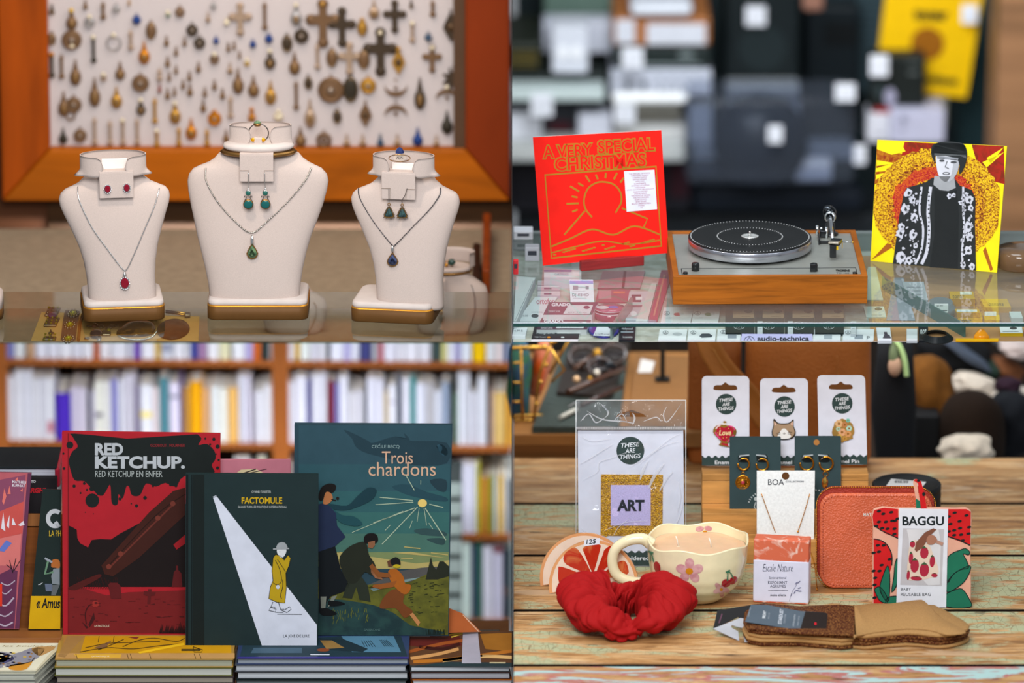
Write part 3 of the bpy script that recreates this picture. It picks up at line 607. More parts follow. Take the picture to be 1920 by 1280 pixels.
# ------------------------------------------------------------------ card with bracelets on the lower glass shelf
ZK = .0006
def zp(px, py, z=ZK+.0012): return on_z(px, py, z)
m = M(); m.prism([zp(58, 638), zp(372, 638), zp(374, 593), zp(78, 585)], (0, 0, -.0012), mt('#c69a5c', .7))
single(m, 'tan_card', 'tan card lying under the glass with bracelets on it', 'card', zp(210, 612))
AB = mt('#8d7a66', .35, .85); OLIVE = mt('#8c7a1c', .3, .3)
def flatbox(q, px, py, w, d, h, mat, yaw=0, bev=.002):
    p = zp(px, py); q.box(p+Vector((0, 0, h/2)), (w, d, h), mat, bev, Matrix.Rotation(math.radians(yaw), 3, 'Z')); return p
t = thing('bracelet', 'silver link bracelet with a purple oval stone on the tan card', 'bracelet', zp(100, 600)); q = M(); qq = M(); q3 = M()
for k, (x, y) in enumerate(((99, 587), (97, 606), (93, 637))):
    p = flatbox(q, x, y, .024, .055 if k < 2 else .02, .005, AB, -4)
    for i in range(9): q.ball(p+Vector((-.009+.009*(i % 3), -.02+.02*(i//3), .006)), .0022, OLIVE if (k or i > 5) else AB, 6, 4)
q.tube([zp(95, 619, .004), zp(97, 624, .006), zp(94, 630, .004)], .0018, AB); q.ring(zp(96, 624, .005), .005, .001, AB); q.build('links', t)
q = M(); q.ball(zp(98, 590, .008), (.009, .018, .003), mt('#5a3a58', .2, coat=.8)); q.build('stone', t, 'purple oval stone')
t = thing('bracelet', 'wide silver bracelet of olive flowers on the tan card', 'bracelet', zp(132, 600)); q = M(); q.prism([zp(122, 584), zp(150, 586), zp(145, 612), zp(142, 638), zp(114, 638), zp(118, 606)], (0, 0, .003), AB); q.build('band', t); q = M()
for x, y in ((137, 588), (131, 609), (128, 635)):
    p = zp(x, y, .006)
    for i in range(10): a = 2*PI*i/10; q.ball(p+Vector((.0095*math.cos(a), .024*math.sin(a), 0)), .0028, AB, 7, 5)
    for i in range(6): a = 2*PI*i/6; q.ball(p+Vector((.005*math.cos(a), .012*math.sin(a), .001)), .0026, OLIVE, 7, 5)
    q.ball(p+Vector((0, 0, .002)), .0038, mt('#a8a01c', .2, .2), 8, 6)
q.build('flower', t)
t = thing('charm_brooch', 'cluster of silver charms with black stone under left stand', 'brooch', zp(185, 622)); q = M()
for x, y, r in ((167, 611, .004), (217, 610, .004), (163, 634, .004)): q.ring(zp(x, y, .004), r, .0012, AB)
for x, y, r in ((178, 610, .005), (190, 612, .006), (203, 616, .006), (208, 612, .005), (195, 622, .005)): q.ball(zp(x, y, .004), (r, r*1.6, .003), AB, 8, 6)
flatbox(q, 200, 628, .016, .02, .005, AB); q.ball(zp(186, 634, .005), (.005, .016, .004), SILVER); q.build('setting', t)
q = M(); q.ball(zp(180, 625, .006), (.012, .028, .005), mt('#2b2430', .1, coat=1.0)); q.build('stone', t, 'black polished stone'); q = M(); q.ball(zp(178, 610, .006), (.006, .010, .004), mt('#6a2a26', .2, coat=.6)); q.build('garnet', t, 'red stone'); q = M(); q.ball(zp(204, 618, .007), (.004, .007, .003), OLIVE); q.build('peridot', t, 'olive stone')
t = thing('stone_brooch', 'large dark amber stone brooch with beaded silver rim', 'brooch', zp(255, 622)); ol = [(218, 625), (232, 612), (248, 605), (270, 604), (288, 608), (292, 618), (284, 628), (262, 632), (238, 632), (224, 630)]
q = M(); c0 = zp(256, 619); rr_ = []
for s_, h in ((1, .001), (.98, .005), (.8, .009), (.4, .011)): rr_.append([Vector((c0.x+(zp(x, y).x-c0.x)*s_, c0.y+(zp(x, y).y-c0.y)*s_, ZK+h)) for x, y in sp2(ol, 4, True)])
q.loft(rr_, mt('#1c1608', .2, kind='mottle', c2='#5a3c14', scale=60, coat=.25)); q.build('stone', t); q = M()
for x, y in sp2([(222, 629), (236, 634), (262, 636), (284, 631), (294, 620)], 8): q.ball(zp(x, y+1, .004), .0022, SILVER, 7, 5)
q.build('beaded_rim', t, 'beaded silver rim')
t = thing('round_pendant', 'round smoky brown disc pendant at right end of tan card', 'pendant', zp(325, 620)); q = M(); c0 = zp(325, 619); q.lathe([(.030, 0), (.031, .002), (.029, .005), (.02, .007), (.0, .008)], Vector((c0.x, c0.y, ZK+.001)), mt('#4e3624', .3, kind='mottle', c2='#33241a', scale=50, coat=.1), 40, 1, 2.2); q.build('disc', t)
q = M(); 
for dy in (-1.5, 1.5): q.tube([zp(311, 584+dy, .006), zp(350, 589+dy, .006)], .002, GOLD)
q.box(zp(352, 590, .006), (.010, .02, .006), AB, .001); single(q, 'bar_clasp', 'gold bar clasp right of the left stand base', 'clasp', zp(330, 588))
q = M(); q.tube([zp(156, 588, .003), zp(150, 605, .003), zp(147, 638, .003)], .003, mt('#7a4a1c', .5)); single(q, 'brown_ribbon', 'brown ribbon beside the wide flower bracelet', 'cord', zp(150, 606))
# ================================================================== bay 2: record shop
ZT = .0673; ZF = .0316; YF = -.110; YBK = .53; YR = 3.5
m = M(); m.box((.62, YR+.6, .1), (1.22, .03, 2.6), mt('#1b2426', .7)); struct(m, 'wall_records_back')
m = M(); pr = [on_y(1868, -60, YR-.5), on_y(1845, 560, YR-.5)]
m.prism([on_y(1880, -80, YR-.5), on_y(1856, 560, YR-.5), on_y(2100, 560, YR-.5), on_y(2100, -80, YR-.5)], (0, .3, 0), mt('#8f6646', .6, kind='wood', scale=3)); struct(m, 'wall_records_right')
# display case
t = thing('display_case', 'glass display case full of small stylus and cartridge boxes', 'display case', (.485, YF, ZF))
m = M(); m.prism([(0.002, YF+.0005, ZT), (1.04, YF+.0005, ZT), (1.04, YBK, ZT), (.002, YBK, ZT)], (0, 0, -.007), mt('#f4faf8', .02, kind='glass', haze=.04, scale=6)); m.build('glass_top', t)
m = M(); m.box((.521, YF, ZT-.0038), (1.038, .0012, .0074), mt('#173f3b', .12, coat=1.0), .0003); m.build('glass_edge', t, 'dark green polished front edge of the glass')
m = M(); m.box((.521, YF+.0005, ZT-.0002), (1.038, .0022, .0006), mt('#dfe8f2', .1)); m.build('edge_bevel', t, 'pale bevel along the front edge')
m = M(); m.poly([(0.002, YF+.001, ZF), (1.04, YF+.001, ZF), (1.04, YF+.001, ZT-.0075), (.002, YF+.001, ZT-.0075)], mt('#f0f6f4', .02, kind='glass', ior=1.2)); m.build('front_glass', t)
m = M(); m.prism([(0.002, YF, ZF), (1.04, YF, ZF), (1.04, YBK, ZF), (.002, YBK, ZF)], (0, 0, -.0008), mt('#a9a59a', .7, kind='mottle', c2='#c4c2bb', scale=30)); m.build('case_floor', t)
m = M(); m.box((.85, .19, ZF+.0008), (.36, .60, .0012), mt('#b98a5e', .6, kind='wood', scale=8)); m.build('base_board', t, 'tan wooden panel in the right of the case floor')
m = M(); m.box((.521, YBK+.01, (ZF+ZT)/2), (1.038, .02, ZT-ZF), mt('#6e7674', .5)); m.build('back_panel', t)
m = M(); m.box((.205, .0, (ZF+ZT)/2-.004), (.004, .20, .026), mt('#7f8c8c', .25, .3), 0, Matrix.Rotation(math.radians(-12), 3, 'Z')); m.box((.775, .08, (ZF+ZT)/2-.004), (.003, .36, .026), mt('#4a6a66', .2), 0, Matrix.Rotation(math.radians(22), 3, 'Z')); m.build('divider', t, 'slim upright divider strips inside the case')

cnt = {}
def cbox(quad, h, top, side, label, art=None, z=ZF, name='stylus_box', cat='box', group='boxes in the display case', clear=None):
    """a small box in the case; quad = its top face"""
    zt = z+h; q = M(); P = [on_z(x, y, zt) for x, y in quad]
    q.prism(P[::-1], (0, 0, -h), mt(top, .4), mt(side, .45)); F = Face((0, 0, zt), (0, 0, 1)); F.L = .00015
    if art: art(F, q)
    o = single(q, name, label, cat, P[0], group); return o
def rq(x0, y0, x1, y1, sk=0): return [(x0, y1), (x1, y1), (x1+sk, y0), (x0+sk, y0)]
def grado(x0, x1, y0, y1):
    def a(F, q):
        s = 8; F.text(q, 'GRADO', x0+14, y0+2, x0+50, y0+8, '#e9e6ee', 2, .05); F.P(q, [(x0+36, y1-2), (x1-6, y1-2), (x1, y0+6), (x0+46, y0+6)], '#d9d6dc', 2)
        F.disc(q, x1-12, y0+10, 6, 3.2, '#6d3b58', 3); F.text(q, 'Standard Series', x0+8, y0+15, x0+30, y0+19, '#d9d6dc', 2); F.text(q, 'price', x0+46, y1-6, x1-12, y1-3, '#8d8a92', 3)
    return a
cbox(rq(1018, 566, 1110, 590, 12), .020, '#5c4058', '#d8d6da', 'purple topped box with a white sticker behind the glass edge', grado(1020, 1112, 566, 590))
cbox(rq(1006, 596, 1100, 618, 10), .010, '#4d3a4c', '#d8d6da', 'dark box with white label at the glass front edge, left end', grado(1006, 1100, 597, 617))
def dk(F, q):
    F.text(q, 'Prestige Series', 1006, 621, 1040, 627, '#dfe0e4', 2); F.P(q, [(1044, 625), (1088, 625), (1090, 612), (1048, 612)], '#d6d4d6', 2); F.disc(q, 1029, 632, 3, 1.6, '#e08a2a', 3); F.rect(q, 1052, 631, 1058, 633, '#dfe0e4', 3); F.text(q, 'High Output', 1003, 630.5, 1024, 633, '#c9c9cc', 2)
cbox(rq(996, 612, 1084, 636, 6), .004, '#2b2d33', '#d8d6da', 'black flat box with printed white label in the case front', dk)
def orto(F, q):
    F.text(q, 'ortofon', 1006, 559, 1040, 570, '#b0184a', 2); F.disc(q, 1003, 592, 7, 3.6, '#2c3238', 2); F.text(q, '$25.00', 974, 590, 990, 594, '#6a6f76', 2); F.text(q, 'OM5E', 996, 584, 1018, 586, '#8d9298', 2)
cbox([(968, 602), (1012, 602), (1046, 556), (1004, 556)], .004, '#dfe2e8', '#c6c9cf', 'white box with crimson lettering on the left of the case', orto)
cbox([(963, 602), (968, 602), (1004, 520), (968, 518)], .020, '#dfe2e6', '#b9bdc3', 'long white box along the left end of the case', lambda F, q: F.line(q, [(966, 600), (1000, 526)], 1, '#8e949c'))
cbox(rq(960, 614, 985, 630, 4), .006, '#e2e4ea', '#c9ccd2', 'small white box in the left front corner of the case', lambda F, q: F.text(q, '14.99 $', 962, 618, 980, 622, '#6b6f7a', 2))
# standing DJ box (leans on the floor behind)
t = thing('cartridge_box', 'white box with purple band standing in the case, stylus drawing on it', 'box', on_z(1092, 566, ZF)); F = Face(on_z(1092, 570, ZF+.002), lean(62)); q = M()
F.slab(q, [(1070, 566), (1114, 566), (1112, 524), (1067, 524)], .008, '#e0e2ec', '#c2c4d0', 0); q.build('carton', t)
q = M(); F.rect(q, 1068, 526, 1112, 532, '#8d8cc4', 1); F.text(q, 'DJ-03HD', 1073, 550, 1104, 557, '#5a5f70', 1); F.text(q, 'STYLUS FOR DJ-03HD', 1073, 545, 1098, 547, '#8d8f98', 1); F.text(q, 'SYNCHRONIZE', 1074, 558, 1100, 560.5, '#8d8f98', 1); F.rect(q, 1074, 535, 1084, 543, '#8c8f9c', 1); F.rect(q, 1084, 537, 1098, 540, '#b4b7c2', 1); F.rect(q, 1098, 536, 1104, 542, '#7c8090', 1); q.build('print', t)
cbox(rq(1020, 500, 1072, 520), .022, '#dfe4ee', '#c8ccd8', 'white and blue box under the red record sleeve', lambda F, q: (F.rect(q, 1020, 506, 1072, 509, '#6a6fb8', 2), F.text(q, 'CARTRIDGE', 1040, 512, 1066, 516, '#5a6488', 2)))
cbox(rq(1072, 492, 1090, 520), .024, '#e6e8ec', '#c8ccd0', 'narrow white carton just left of the wooden record stand')
for i, (a, b, c_) in enumerate((('#d8c6cc', 526, 'upper'), ('#c9b3c0', 536, 'middle'), ('#d9ccd4', 546, 'lower'))):
    cbox(rq(1008, b, 1050, b+8), .006, a, '#b9a9b6', 'small clear and pink tray, %s of the three at left' % c_, lambda F, q, b=b: (F.rect(q, 1009, b+.5, 1049, b+1.5, '#f0f0f4', 2), F.rect(q, 1020, b+3, 1034, b+6, '#7a5a78', 2)))
# clear round tins
q = M(); c0 = on_z(1144, 596, ZF); 
q.lathe([(.026, .0), (.030, .001), (.030, .012), (.026, .014), (.010, .016), (0, .016)], c0, mt('#8e3a56', .08, coat=1.0), 36); q.lathe([(.0303, .0125), (.031, .0135), (.0303, .0145)], c0, '#d9c6d2', 36, cap=False); q.lathe([(.026, .016), (.029, .0165), (.028, .021), (.012, .0225), (0, .0225)], c0, mt('#a8506c', .06, coat=1.0), 36); q.lathe([(.0293, .018), (.0298, .0185), (.0293, .0192)], c0, '#e4d4de', 36, cap=False)
q.ball(c0+Vector((-.014, -.006, .0225)), (.012, .012, .001), '#cfc6cc'); q.ball(c0+Vector((.006, -.004, .0226)), (.010, .009, .001), '#5a62b0')
single(q, 'round_case', 'round maroon plastic case with clear rims in the display case', 'case', c0)
def redb(F, q): F.rect(q, 1150, 546, 1172, 550, '#d87a5a', 2); F.rect(q, 1122, 544, 1146, 560, '#c08a92', 2)
cbox(rq(1116, 542, 1176, 566, 6), .003, '#a85a66', '#8a3a4a', 'red printed flat packet behind the round maroon case', redb)
cbox(rq(1120, 508, 1200, 540, 10), .003, '#b28a92', '#6a3a46', 'dull pink sleeve lying under the wooden record stand', lambda F, q: F.line(q, [(1168, 540), (1172, 508)], 5, '#5a2a34'))
cbox(rq(1176, 546, 1212, 572, 4), .004, '#c8c2c8', '#8a6a74', 'clear blister pack right of the round maroon case', lambda F, q: (F.rect(q, 1184, 552, 1202, 566, '#5c4450', 2), F.rect(q, 1192, 556, 1204, 562, '#e6e6ea', 3)))
cbox(rq(1172, 576, 1200, 600, 6), .004, '#b8b6bc', '#8a8a90', 'grey blister pack beside the slanted divider', lambda F, q: F.disc(q, 1188, 588, 6, 5, '#dcdce0', 2))
cbox([(1192, 602), (1214, 602), (1232, 530), (1222, 530)], .005, '#cfc9c6', '#a8a0a0', 'pale long strip box left of the turntable')
cbox([(1216, 602), (1232, 602), (1262, 506), (1240, 506)], .004, '#a34a5c', '#7a2a3c', 'crimson folded sleeve beside the turntable corner', lambda F, q: F.line(q, [(1226, 592), (1246, 515)], 3, '#c88a74'))
def blk(F, q): F.text(q, 'Hollywood', 1166, 614, 1186, 619, '#e0e0e6', 2); F.rect(q, 1164, 621, 1188, 623.5, '#9aa0aa', 2); F.text(q, 'kozatsika', 1168, 630, 1186, 633, '#e0e0e6', 2)
cbox(rq(1160, 611, 1190, 637, 2), .0035, '#23262e', '#15181e', 'black printed packet in the case front near the divider', blk)
q = M(); c0 = on_z(1132, 622, ZF); q.lathe([(.027, 0), (.029, .003), (.027, .006)], c0, mt('#3d3798', .2, coat=.5), 32, 1, 1.7); F = Face((0, 0, ZF+.0062), (0, 0, 1)); F.P(q, [(1112, 629), (1146, 630), (1154, 611), (1120, 611)], '#dfe0ea', 1); F.disc(q, 1146, 613, 6, 2.4, '#3a2a4a', 2); F.text(q, '$ 24.99 price', 1116, 625, 1142, 628, '#55586a', 2)
single(q, 'round_tin', 'round indigo tin with white price label in the case front', 'tin', c0)
# white cartridge boxes with a small triangle-in-circle mark
def mark(F, q, x, y, r, c='#3e4650', lay=3):
    F.line(q, [(x+r*math.cos(a), y+r*.62*math.sin(a)) for a in [2*PI*i/20 for i in range(20)]], .6, c, lay, True); F.line(q, [(x-r*.45, y+r*.4), (x, y-r*.42), (x+r*.45, y+r*.4)], .7, c, lay); F.line(q, [(x-.1*r, y+r*.4), (x+r*.1, y)], .6, c, lay)
def wb(x, y, col, w=54):
    def a(F, q): mark(F, q, x+14, y+9, 5.5); F.disc(q, x+34, y+11, 7, 3, col, 2); F.rect(q, x+38, y+8, x+46, y+12, '#c9cdd2', 3); F.text(q, 'stylus', x+28, y+26, x+44, y+27.6, '#8d949c', 2); F.text(q, 'model', x+10, y+17, x+24, y+18.4, '#8d949c', 2)
    return a
cbox(rq(1238, 576, 1294, 608, 7), .006, '#e2e5e9', '#b9bec4', 'white box with red stylus print left under the turntable front', wb(1236, 578, '#c24a56'))
cbox(rq(1296, 576, 1346, 608, 5), .006, '#e2e5e9', '#b9bec4', 'white box with green stylus print under the turntable front', wb(1294, 578, '#3f7a52'))
cbox(rq(1234, 617, 1286, 637, 3), .003, '#e6e8ec', '#c6cacf', 'white box with pale stylus print in the case front row', lambda F, q: (mark(F, q, 1248, 623, 5), F.disc(q, 1270, 626, 9, 3, '#b9bdc2', 2)))
cbox(rq(1289, 617, 1341, 637, 2), .003, '#e6e8ec', '#c6cacf', 'white box with dark stylus print in the case front row', lambda F, q: (mark(F, q, 1300, 623, 5), F.P(q, [(1311, 630), (1316, 625), (1330, 625), (1336, 629), (1334, 632), (1316, 633)], '#4a5058', 2)))
cbox(rq(1344, 617, 1388, 637, 2), .003, '#e2e5ea', '#c6cacf', 'white box with grey window in the case front row', lambda F, q: (mark(F, q, 1356, 622, 5), F.rect(q, 1364, 625, 1381, 634, '#8e95a0', 2)))
cbox(rq(1524, 617, 1576, 637, 1), .003, '#e2e5ea', '#c6cacf', 'white box right of the lilac sign in the case front', lambda F, q: (mark(F, q, 1535, 623, 5), F.rect(q, 1545, 626, 1560, 635, '#a4abb4', 2)))
cbox(rq(1580, 617, 1638, 637, 1), .003, '#e2e5ea', '#c6cacf', 'white box with grey window below the turntable right corner', lambda F, q: (mark(F, q, 1590, 623, 5), F.rect(q, 1602, 627, 1618, 635, '#8e95a0', 2), F.text(q, 'P', 1625, 630, 1631, 636, '#333a44', 2)))
wd = ['first', 'second', 'third', 'fourth']
for i, x in enumerate((1360, 1416, 1472, 1528)):
    def a(F, q, x=x):
        F.rect(q, x+14, 580, x+54, 596, '#c4a584', 2); F.disc(q, x+43, 583.5, 7.5, 3.4, '#4e3a2c', 3); mark(F, q, x+26, 610, 11, '#d9dee0'); F.text(q, 'sticker', x+30, 592, x+48, 594, '#7d6a54', 3)
    cbox(rq(x, 572, x+54, 624, 0), .006, '#3d4442', '#262c2c', 'dark green cartridge box with kraft sticker, %s from left under turntable' % wd[i], a)
for i, x in enumerate((1420, 1477, 1595)):
    cbox(rq(x, 602, x+10, 626, 0), .009, '#cfd3d8', '#a9adb3', 'slim clear clip standing between dark boxes, %s from left' % wd[i], lambda F, q, x=x: [F.line(q, [(x+2, y), (x+8, y)], .7, '#6e747c') for y in (608, 612, 616)], name='plastic_clip', cat='clip', group='clips in the display case')
t = thing('brand_sign', 'lilac sign card with black lettering in the case front', 'sign', on_z(1455, 638, ZF)); F = Face(on_z(1455, 638.5, ZF), lean(20)); q = M(); F.slab(q, [(1389, 639.3), (1524, 639.3), (1523, 626), (1391, 625.5)], .0015, '#b9b3dc', '#9a94c0'); q.build('card', t)
q = M(); F.text(q, 'audio-technica', 1420, 630, 1517, 639, '#16181f', 1, .03); F.L = .0004; F.line(q, [(1405+10*math.cos(a), 640.5-10*math.sin(a)) for a in [PI*i/14 for i in range(1, 14)]], 1, '#16181f', 1); F.line(q, [(1401, 638), (1405, 632), (1409, 638)], 1, '#16181f', 1); q.build('print', t)
# right part of the case
cbox([(1612, 562), (1656, 562), (1642, 500), (1628, 500)], .004, '#d6ddd2', '#a8b0a8', 'pale green paper sheet right of the turntable in the case')
cbox(rq(1624, 574, 1662, 594, -5), .004, '#d6ded8', '#a8b0a8', 'white ticket with dark oval mark right of the turntable', lambda F, q: (F.disc(q, 1647, 579, 7, 3, '#59605a', 2), F.text(q, 'ticket text', 1634, 589, 1654, 591, '#7e8680', 2)))
cbox([(1662, 600), (1716, 600), (1694, 520), (1676, 520)], .003, '#9fa3ae', '#70747e', 'long grey translucent sleeve beside the glass join')
cbox(rq(1700, 528, 1740, 562, -8), .006, '#b9bcc4', '#8a8e96', 'grey striped box left of the clear jar', lambda F, q: [F.line(q, [(1700, y), (1730, y)], 1, '#7a7e88') for y in (538, 545, 552, 558)])
q = M(); c0 = on_z(1764, 590, ZF); q.lathe([(.024, 0), (.028, .002), (.028, .018), (.022, .024), (.022, .026)], c0, mt('#8b9298', .1, coat=1.0), 36, 1, 1.4); F2 = Face(c0+Vector((0, -.041, 0)), lean(10)); F2.rect(q, 1752, 569, 1778, 586, '#d9dedd', 1); F2.text(q, '$3.99', 1756, 572, 1768, 575, '#5a605e', 2); F2.rect(q, 1757, 581, 1776, 583, '#5a605e', 2)
single(q, 'clear_jar', 'squat clear grey jar with white price label in the case', 'jar', c0)
cbox([(1724, 602), (1770, 602), (1766, 600), (1724, 600)], .001, '#3e444c', '#2c3036', 'dark leaflet edge at the glass front', None)
q = M(); c0 = on_z(1756, 634, ZF+.002); 
for k in range(9): q.ring(c0+Vector((0, .006*0, .001*k)), .030-.0012*k, .0016, mt('#14181a', .3), n=32, sx=1, sy=1.2)
single(q, 'coiled_cable', 'black coiled cable packed in the right case front', 'cable', c0)
cbox(rq(1722, 612, 1740, 638, 0), .004, '#1d2226', '#111418', 'black card with white lettering beside the coiled cable', lambda F, q: F.text(q, 'not', 1726, 616, 1737, 626, '#e6e8ea', 2))
cbox(rq(1771, 635, 1781, 638, 0), .002, '#c81e34', '#8a1222', 'tiny red tab on the coiled cable packet')
cbox(rq(1646, 614, 1672, 638, -3), .006, '#dcdfe6', '#b4b8c0', 'white box with dark stylus picture in the right case front', lambda F, q: F.P(q, [(1655, 634), (1671, 634), (1668, 628), (1664, 626), (1663, 622), (1657, 622), (1658, 627)], '#4a4450', 2))
cbox(rq(1700, 616, 1720, 638, 0), .005, '#d3d6da', '#a9adb3', 'white stylus packet left of the black card')
def ton(x0, x1, y, s='tonar'):
    def a(F, q): F.text(q, s, x0+4, y+3, x0+28, y+10, '#4a3a14', 2, .03); F.rect(q, x0+30, y+4, x1-4, y+6, '#b8860c', 2)
    return a
YEL = '#e0ac10'; YED = '#c08a08'
def tonbox(x0, x1, yb, h, label, txt='tonar'):
    q = M(); F = Face(on_z((x0+x1)/2, yb, ZF), lean(0)); P = [on_z(x, yb, ZF) for x in (x0, x1)]
    zc = ZF+h/2; q.box(((P[0].x+P[1].x)/2, P[0].y+.020, zc), (P[1].x-P[0].x, .040, h), mt(YEL, .4), .0008); 
    top = 640-(P[0].y*SP+(ZF+h)*CP)*1000; 
    F.text(q, txt, x0+4, yb-h*930+1, x0+(x1-x0)*.55, yb-2, '#4a3a14', 2, .02)
    single(q, 'cartridge_box', label, 'box', P[0], 'yellow boxes in the display case')
tonbox(1796, 1842, 607, .011, 'yellow box, lower of the stacked pair at the case front')
def stackbox(quad, h, z, label, top=YEL, side=YED, art=None): cbox(quad, h, top, side, label, art, z, 'cartridge_box', 'box', 'yellow boxes in the display case')
stackbox(rq(1794, 579, 1838, 586, -4), .010, ZF+.0115, 'yellow box with white label, upper of the front pair', art=lambda F, q: F.rect(q, 1794, 580, 1832, 584.5, '#dfe3e2', 2))
stackbox(rq(1782, 546, 1828, 560, -3), .016, ZF, 'yellow box with pale sticker, behind the stacked front pair', art=lambda F, q: (F.rect(q, 1800, 547, 1822, 552, '#e4e2cc', 2), F.text(q, 'tonar', 1786, 553, 1808, 559, '#5a4614', 2)))
stackbox(rq(1846, 560, 1896, 576, -8), .012, ZF, 'wide yellow lettered box in the right of the case', art=lambda F, q: F.text(q, 'banana', 1854, 566, 1882, 573, '#6a5210', 2))
stackbox(rq(1846, 590, 1876, 600, -2), .008, ZF, 'small yellow box with white label right of the front pair', art=lambda F, q: F.rect(q, 1846, 584, 1868, 592, '#dcdfe0', 2))
cbox(rq(1896, 584, 1918, 596, -4), .010, '#dadedb', '#b2b6b4', 'clear box with white price label at the right end of case')
cbox(rq(1876, 612, 1918, 624, -2), .008, '#e6e9ea', '#c9a41c', 'white labelled yellow box at the right front end of case', lambda F, q: (F.disc(q, 1900, 615, 7, 2.4, '#4a4a4a', 2), F.line(q, [(1880, 621), (1910, 621)], 1, '#8a8a8e', 2)))
q = M(); c0 = on_z(1840, 636, ZF); q.loft([[c0+Vector((x*.001*s_, y*.001*s_, z)) for x, y in ((-16, -6), (16, -6), (14, 12), (-14, 12))] for s_, z in ((1, 0), (.85, .008), (.35, .018), (.1, .020))], mt('#e08a10', .2, coat=.6)); single(q, 'stylus_brush', 'orange wedge shaped brush in the right case front', 'brush', c0)
stackbox(rq(1792, 634, 1872, 638, 0), .003, ZF, 'thin yellow packet under the orange brush')
# things on the left end of the counter, out of focus, and at the right
for x0, y0, x1, y1, c, lab in ((962, 432, 1000, 450, '#c9ced4', 'small blurred white carton on the counter left of red sleeve'), (984, 462, 1012, 490, '#b4b8be', 'blurred grey carton on the counter behind the red sleeve corner'), (962, 486, 972, 515, '#d8343a', 'small red carton on the counter at the left edge')):
    q = M(); p = on_z((x0+x1)/2, y1, ZT+.0003); w = (x1-x0)*.001; h = (y1-y0)*.001; q.box((p.x, p.y+w/2, ZT+.0003+h/2), (w, w, h), mt(c, .4), .002); q.box((p.x, p.y-.0005, ZT+h*.6), (w*.6, .001, h*.3), mt('#3a3e46', .5)); single(q, 'small_carton', lab, 'box', (p.x, p.y, ZT))
q = M(); c0 = on_z(1916, 500, ZT+.0003); q.lathe([(.045, 0), (.052, .004), (.052, .030), (.046, .038), (.02, .040), (0, .040)], c0, mt('#6a5038', .15, coat=.6), 36); q.ball(c0+Vector((.012, -.02, .04)), .006, '#e8e8ea'); single(q, 'cable_spool', 'brown round spool on the counter right of the sunflower sleeve', 'spool', c0)

# ------------------------------------------------------------------ turntable
R_ = Matrix.Rotation(math.radians(1.0), 3, 'Z')
O = on_z(1444, 570, ZT+.0004); WT, DT, HT = .3645, .330, .055
t = thing('turntable', 'wooden record turntable with silver platter on the glass case', 'turntable', O)
def tl_(x, y, z): return O+R_ @ Vector((x, y, z))
TW = mt('#9c5614', .5, kind='wood', scale=20, vec=(.35, .35, 5))
q = M(); fr = .011
for c, s in (((0, fr/2, HT/2), (WT, fr, HT)), ((0, DT-fr/2, HT/2), (WT, fr, HT)), ((-WT/2+fr/2, DT/2, HT/2), (fr, DT-2*fr, HT)), ((WT/2-fr/2, DT/2, HT/2), (fr, DT-2*fr, HT))): q.box(tl_(*c), s, TW, .0012, R_)
q.box(tl_(0, DT/2, .004), (WT-.004, DT-.004, .006), TW, 0, R_); q.build('plinth', t)
PL = mt('#a9aba4', .42, .6); zp_ = HT-.004
q = M(); q.box(tl_(0, DT/2, zp_-.002), (WT-2*fr, DT-2*fr, .004), PL, 0, R_); q.build('top_plate', t)
q = M(); q.box(tl_(0, .068, zp_+.0003), (WT-2*fr-.014, .0012, .0006), '#22262a', 0, R_)
for sx in (-1, 1): q.box(tl_(sx*(WT/2-fr-.007), .042, zp_+.0003), (.0014, .052, .0006), '#22262a', 0, R_)
q.box(tl_(0, .0135, zp_+.0004), (WT-2*fr, .002, .0008), '#1c2024', 0, R_)
q.build('panel_line', t)
F = Face((0, 0, O.z+zp_+.0004), (0, 0, 1)); q = M(); F.text(q, 'THORENS', 1567, 505, 1593, 508.5, '#1c1e20', 2, .05); F.text(q, 'TD 160', 1568, 510.5, 1592, 512.5, '#3a3c3e', 2); q.build('maker_name', t)
pc = on_z(1406, 444, O.z+zp_+.026); pz = O.z+zp_; pc = Vector((pc.x, pc.y, pz))
q = M(); q.lathe([(.104, .002), (.115, .005), (.1175, .007), (.1175, .023), (.1165, .0245)], pc, mt('#b6b8c2', .25, .95), 96); q.build('platter', t)
q = M(); q.lathe([(.1165, .0245), (.117, .026), (.1155, .0275), (.110, .0268), (.108, .0272), (.064, .0272), (.062, .0268), (.060, .0272), (.018, .0272), (.0, .0272)], pc, mt('#0d0f10', .4, .0, spec=.35), 96)
q.build('mat', t); q = M(); dm = mt('#d0d2d2', .5)
for rr2, n in ((.1125, 110), (.062, 66)):
    for i in range(n): a = 2*PI*i/n; q.box(pc+Vector((rr2*math.cos(a), rr2*math.sin(a), .0275)), (.0022, .0012, .0005), dm, 0, Matrix.Rotation(a, 3, 'Z'))
q.build('strobe_dots', t)
q = M(); q.lathe([(.0165, .0272), (.0165, .0285), (.013, .0288), (.011, .0280), (0, .0280)], pc, mt('#d6d8d6', .3, .6), 32); q.build('label_disc', t); q = M(); q.lathe([(.0022, .028), (.0022, .036), (.001, .0375)], pc, SILVER, 12); q.build('spindle', t)
BK = mt('#1d1f21', .35, coat=.3)
def knob(px, py, r, h, nm='knob', lever=False):
    c = on_z(px, py, pz); q = M(); q.lathe([(r, 0), (r, h*.8), (r*.85, h), (0, h)], c, BK, 24)
    if lever: q.box(c+Vector((-.002, -.003, h*.5)), (r*1.5, r*1.2, h), BK, .001)
    q.build(nm, t)
knob(1304, 507, .0075, .015); knob(1285, 513.5, .0045, .004); knob(1526, 508, .007, .015, lever=True)
for x, y in ((1580, 434), (1603, 513)): q = M(); q.lathe([(.0045, 0), (.0045, .003), (.002, .0035)], on_z(x, y, pz), BK, 16); q.build('screw', t)
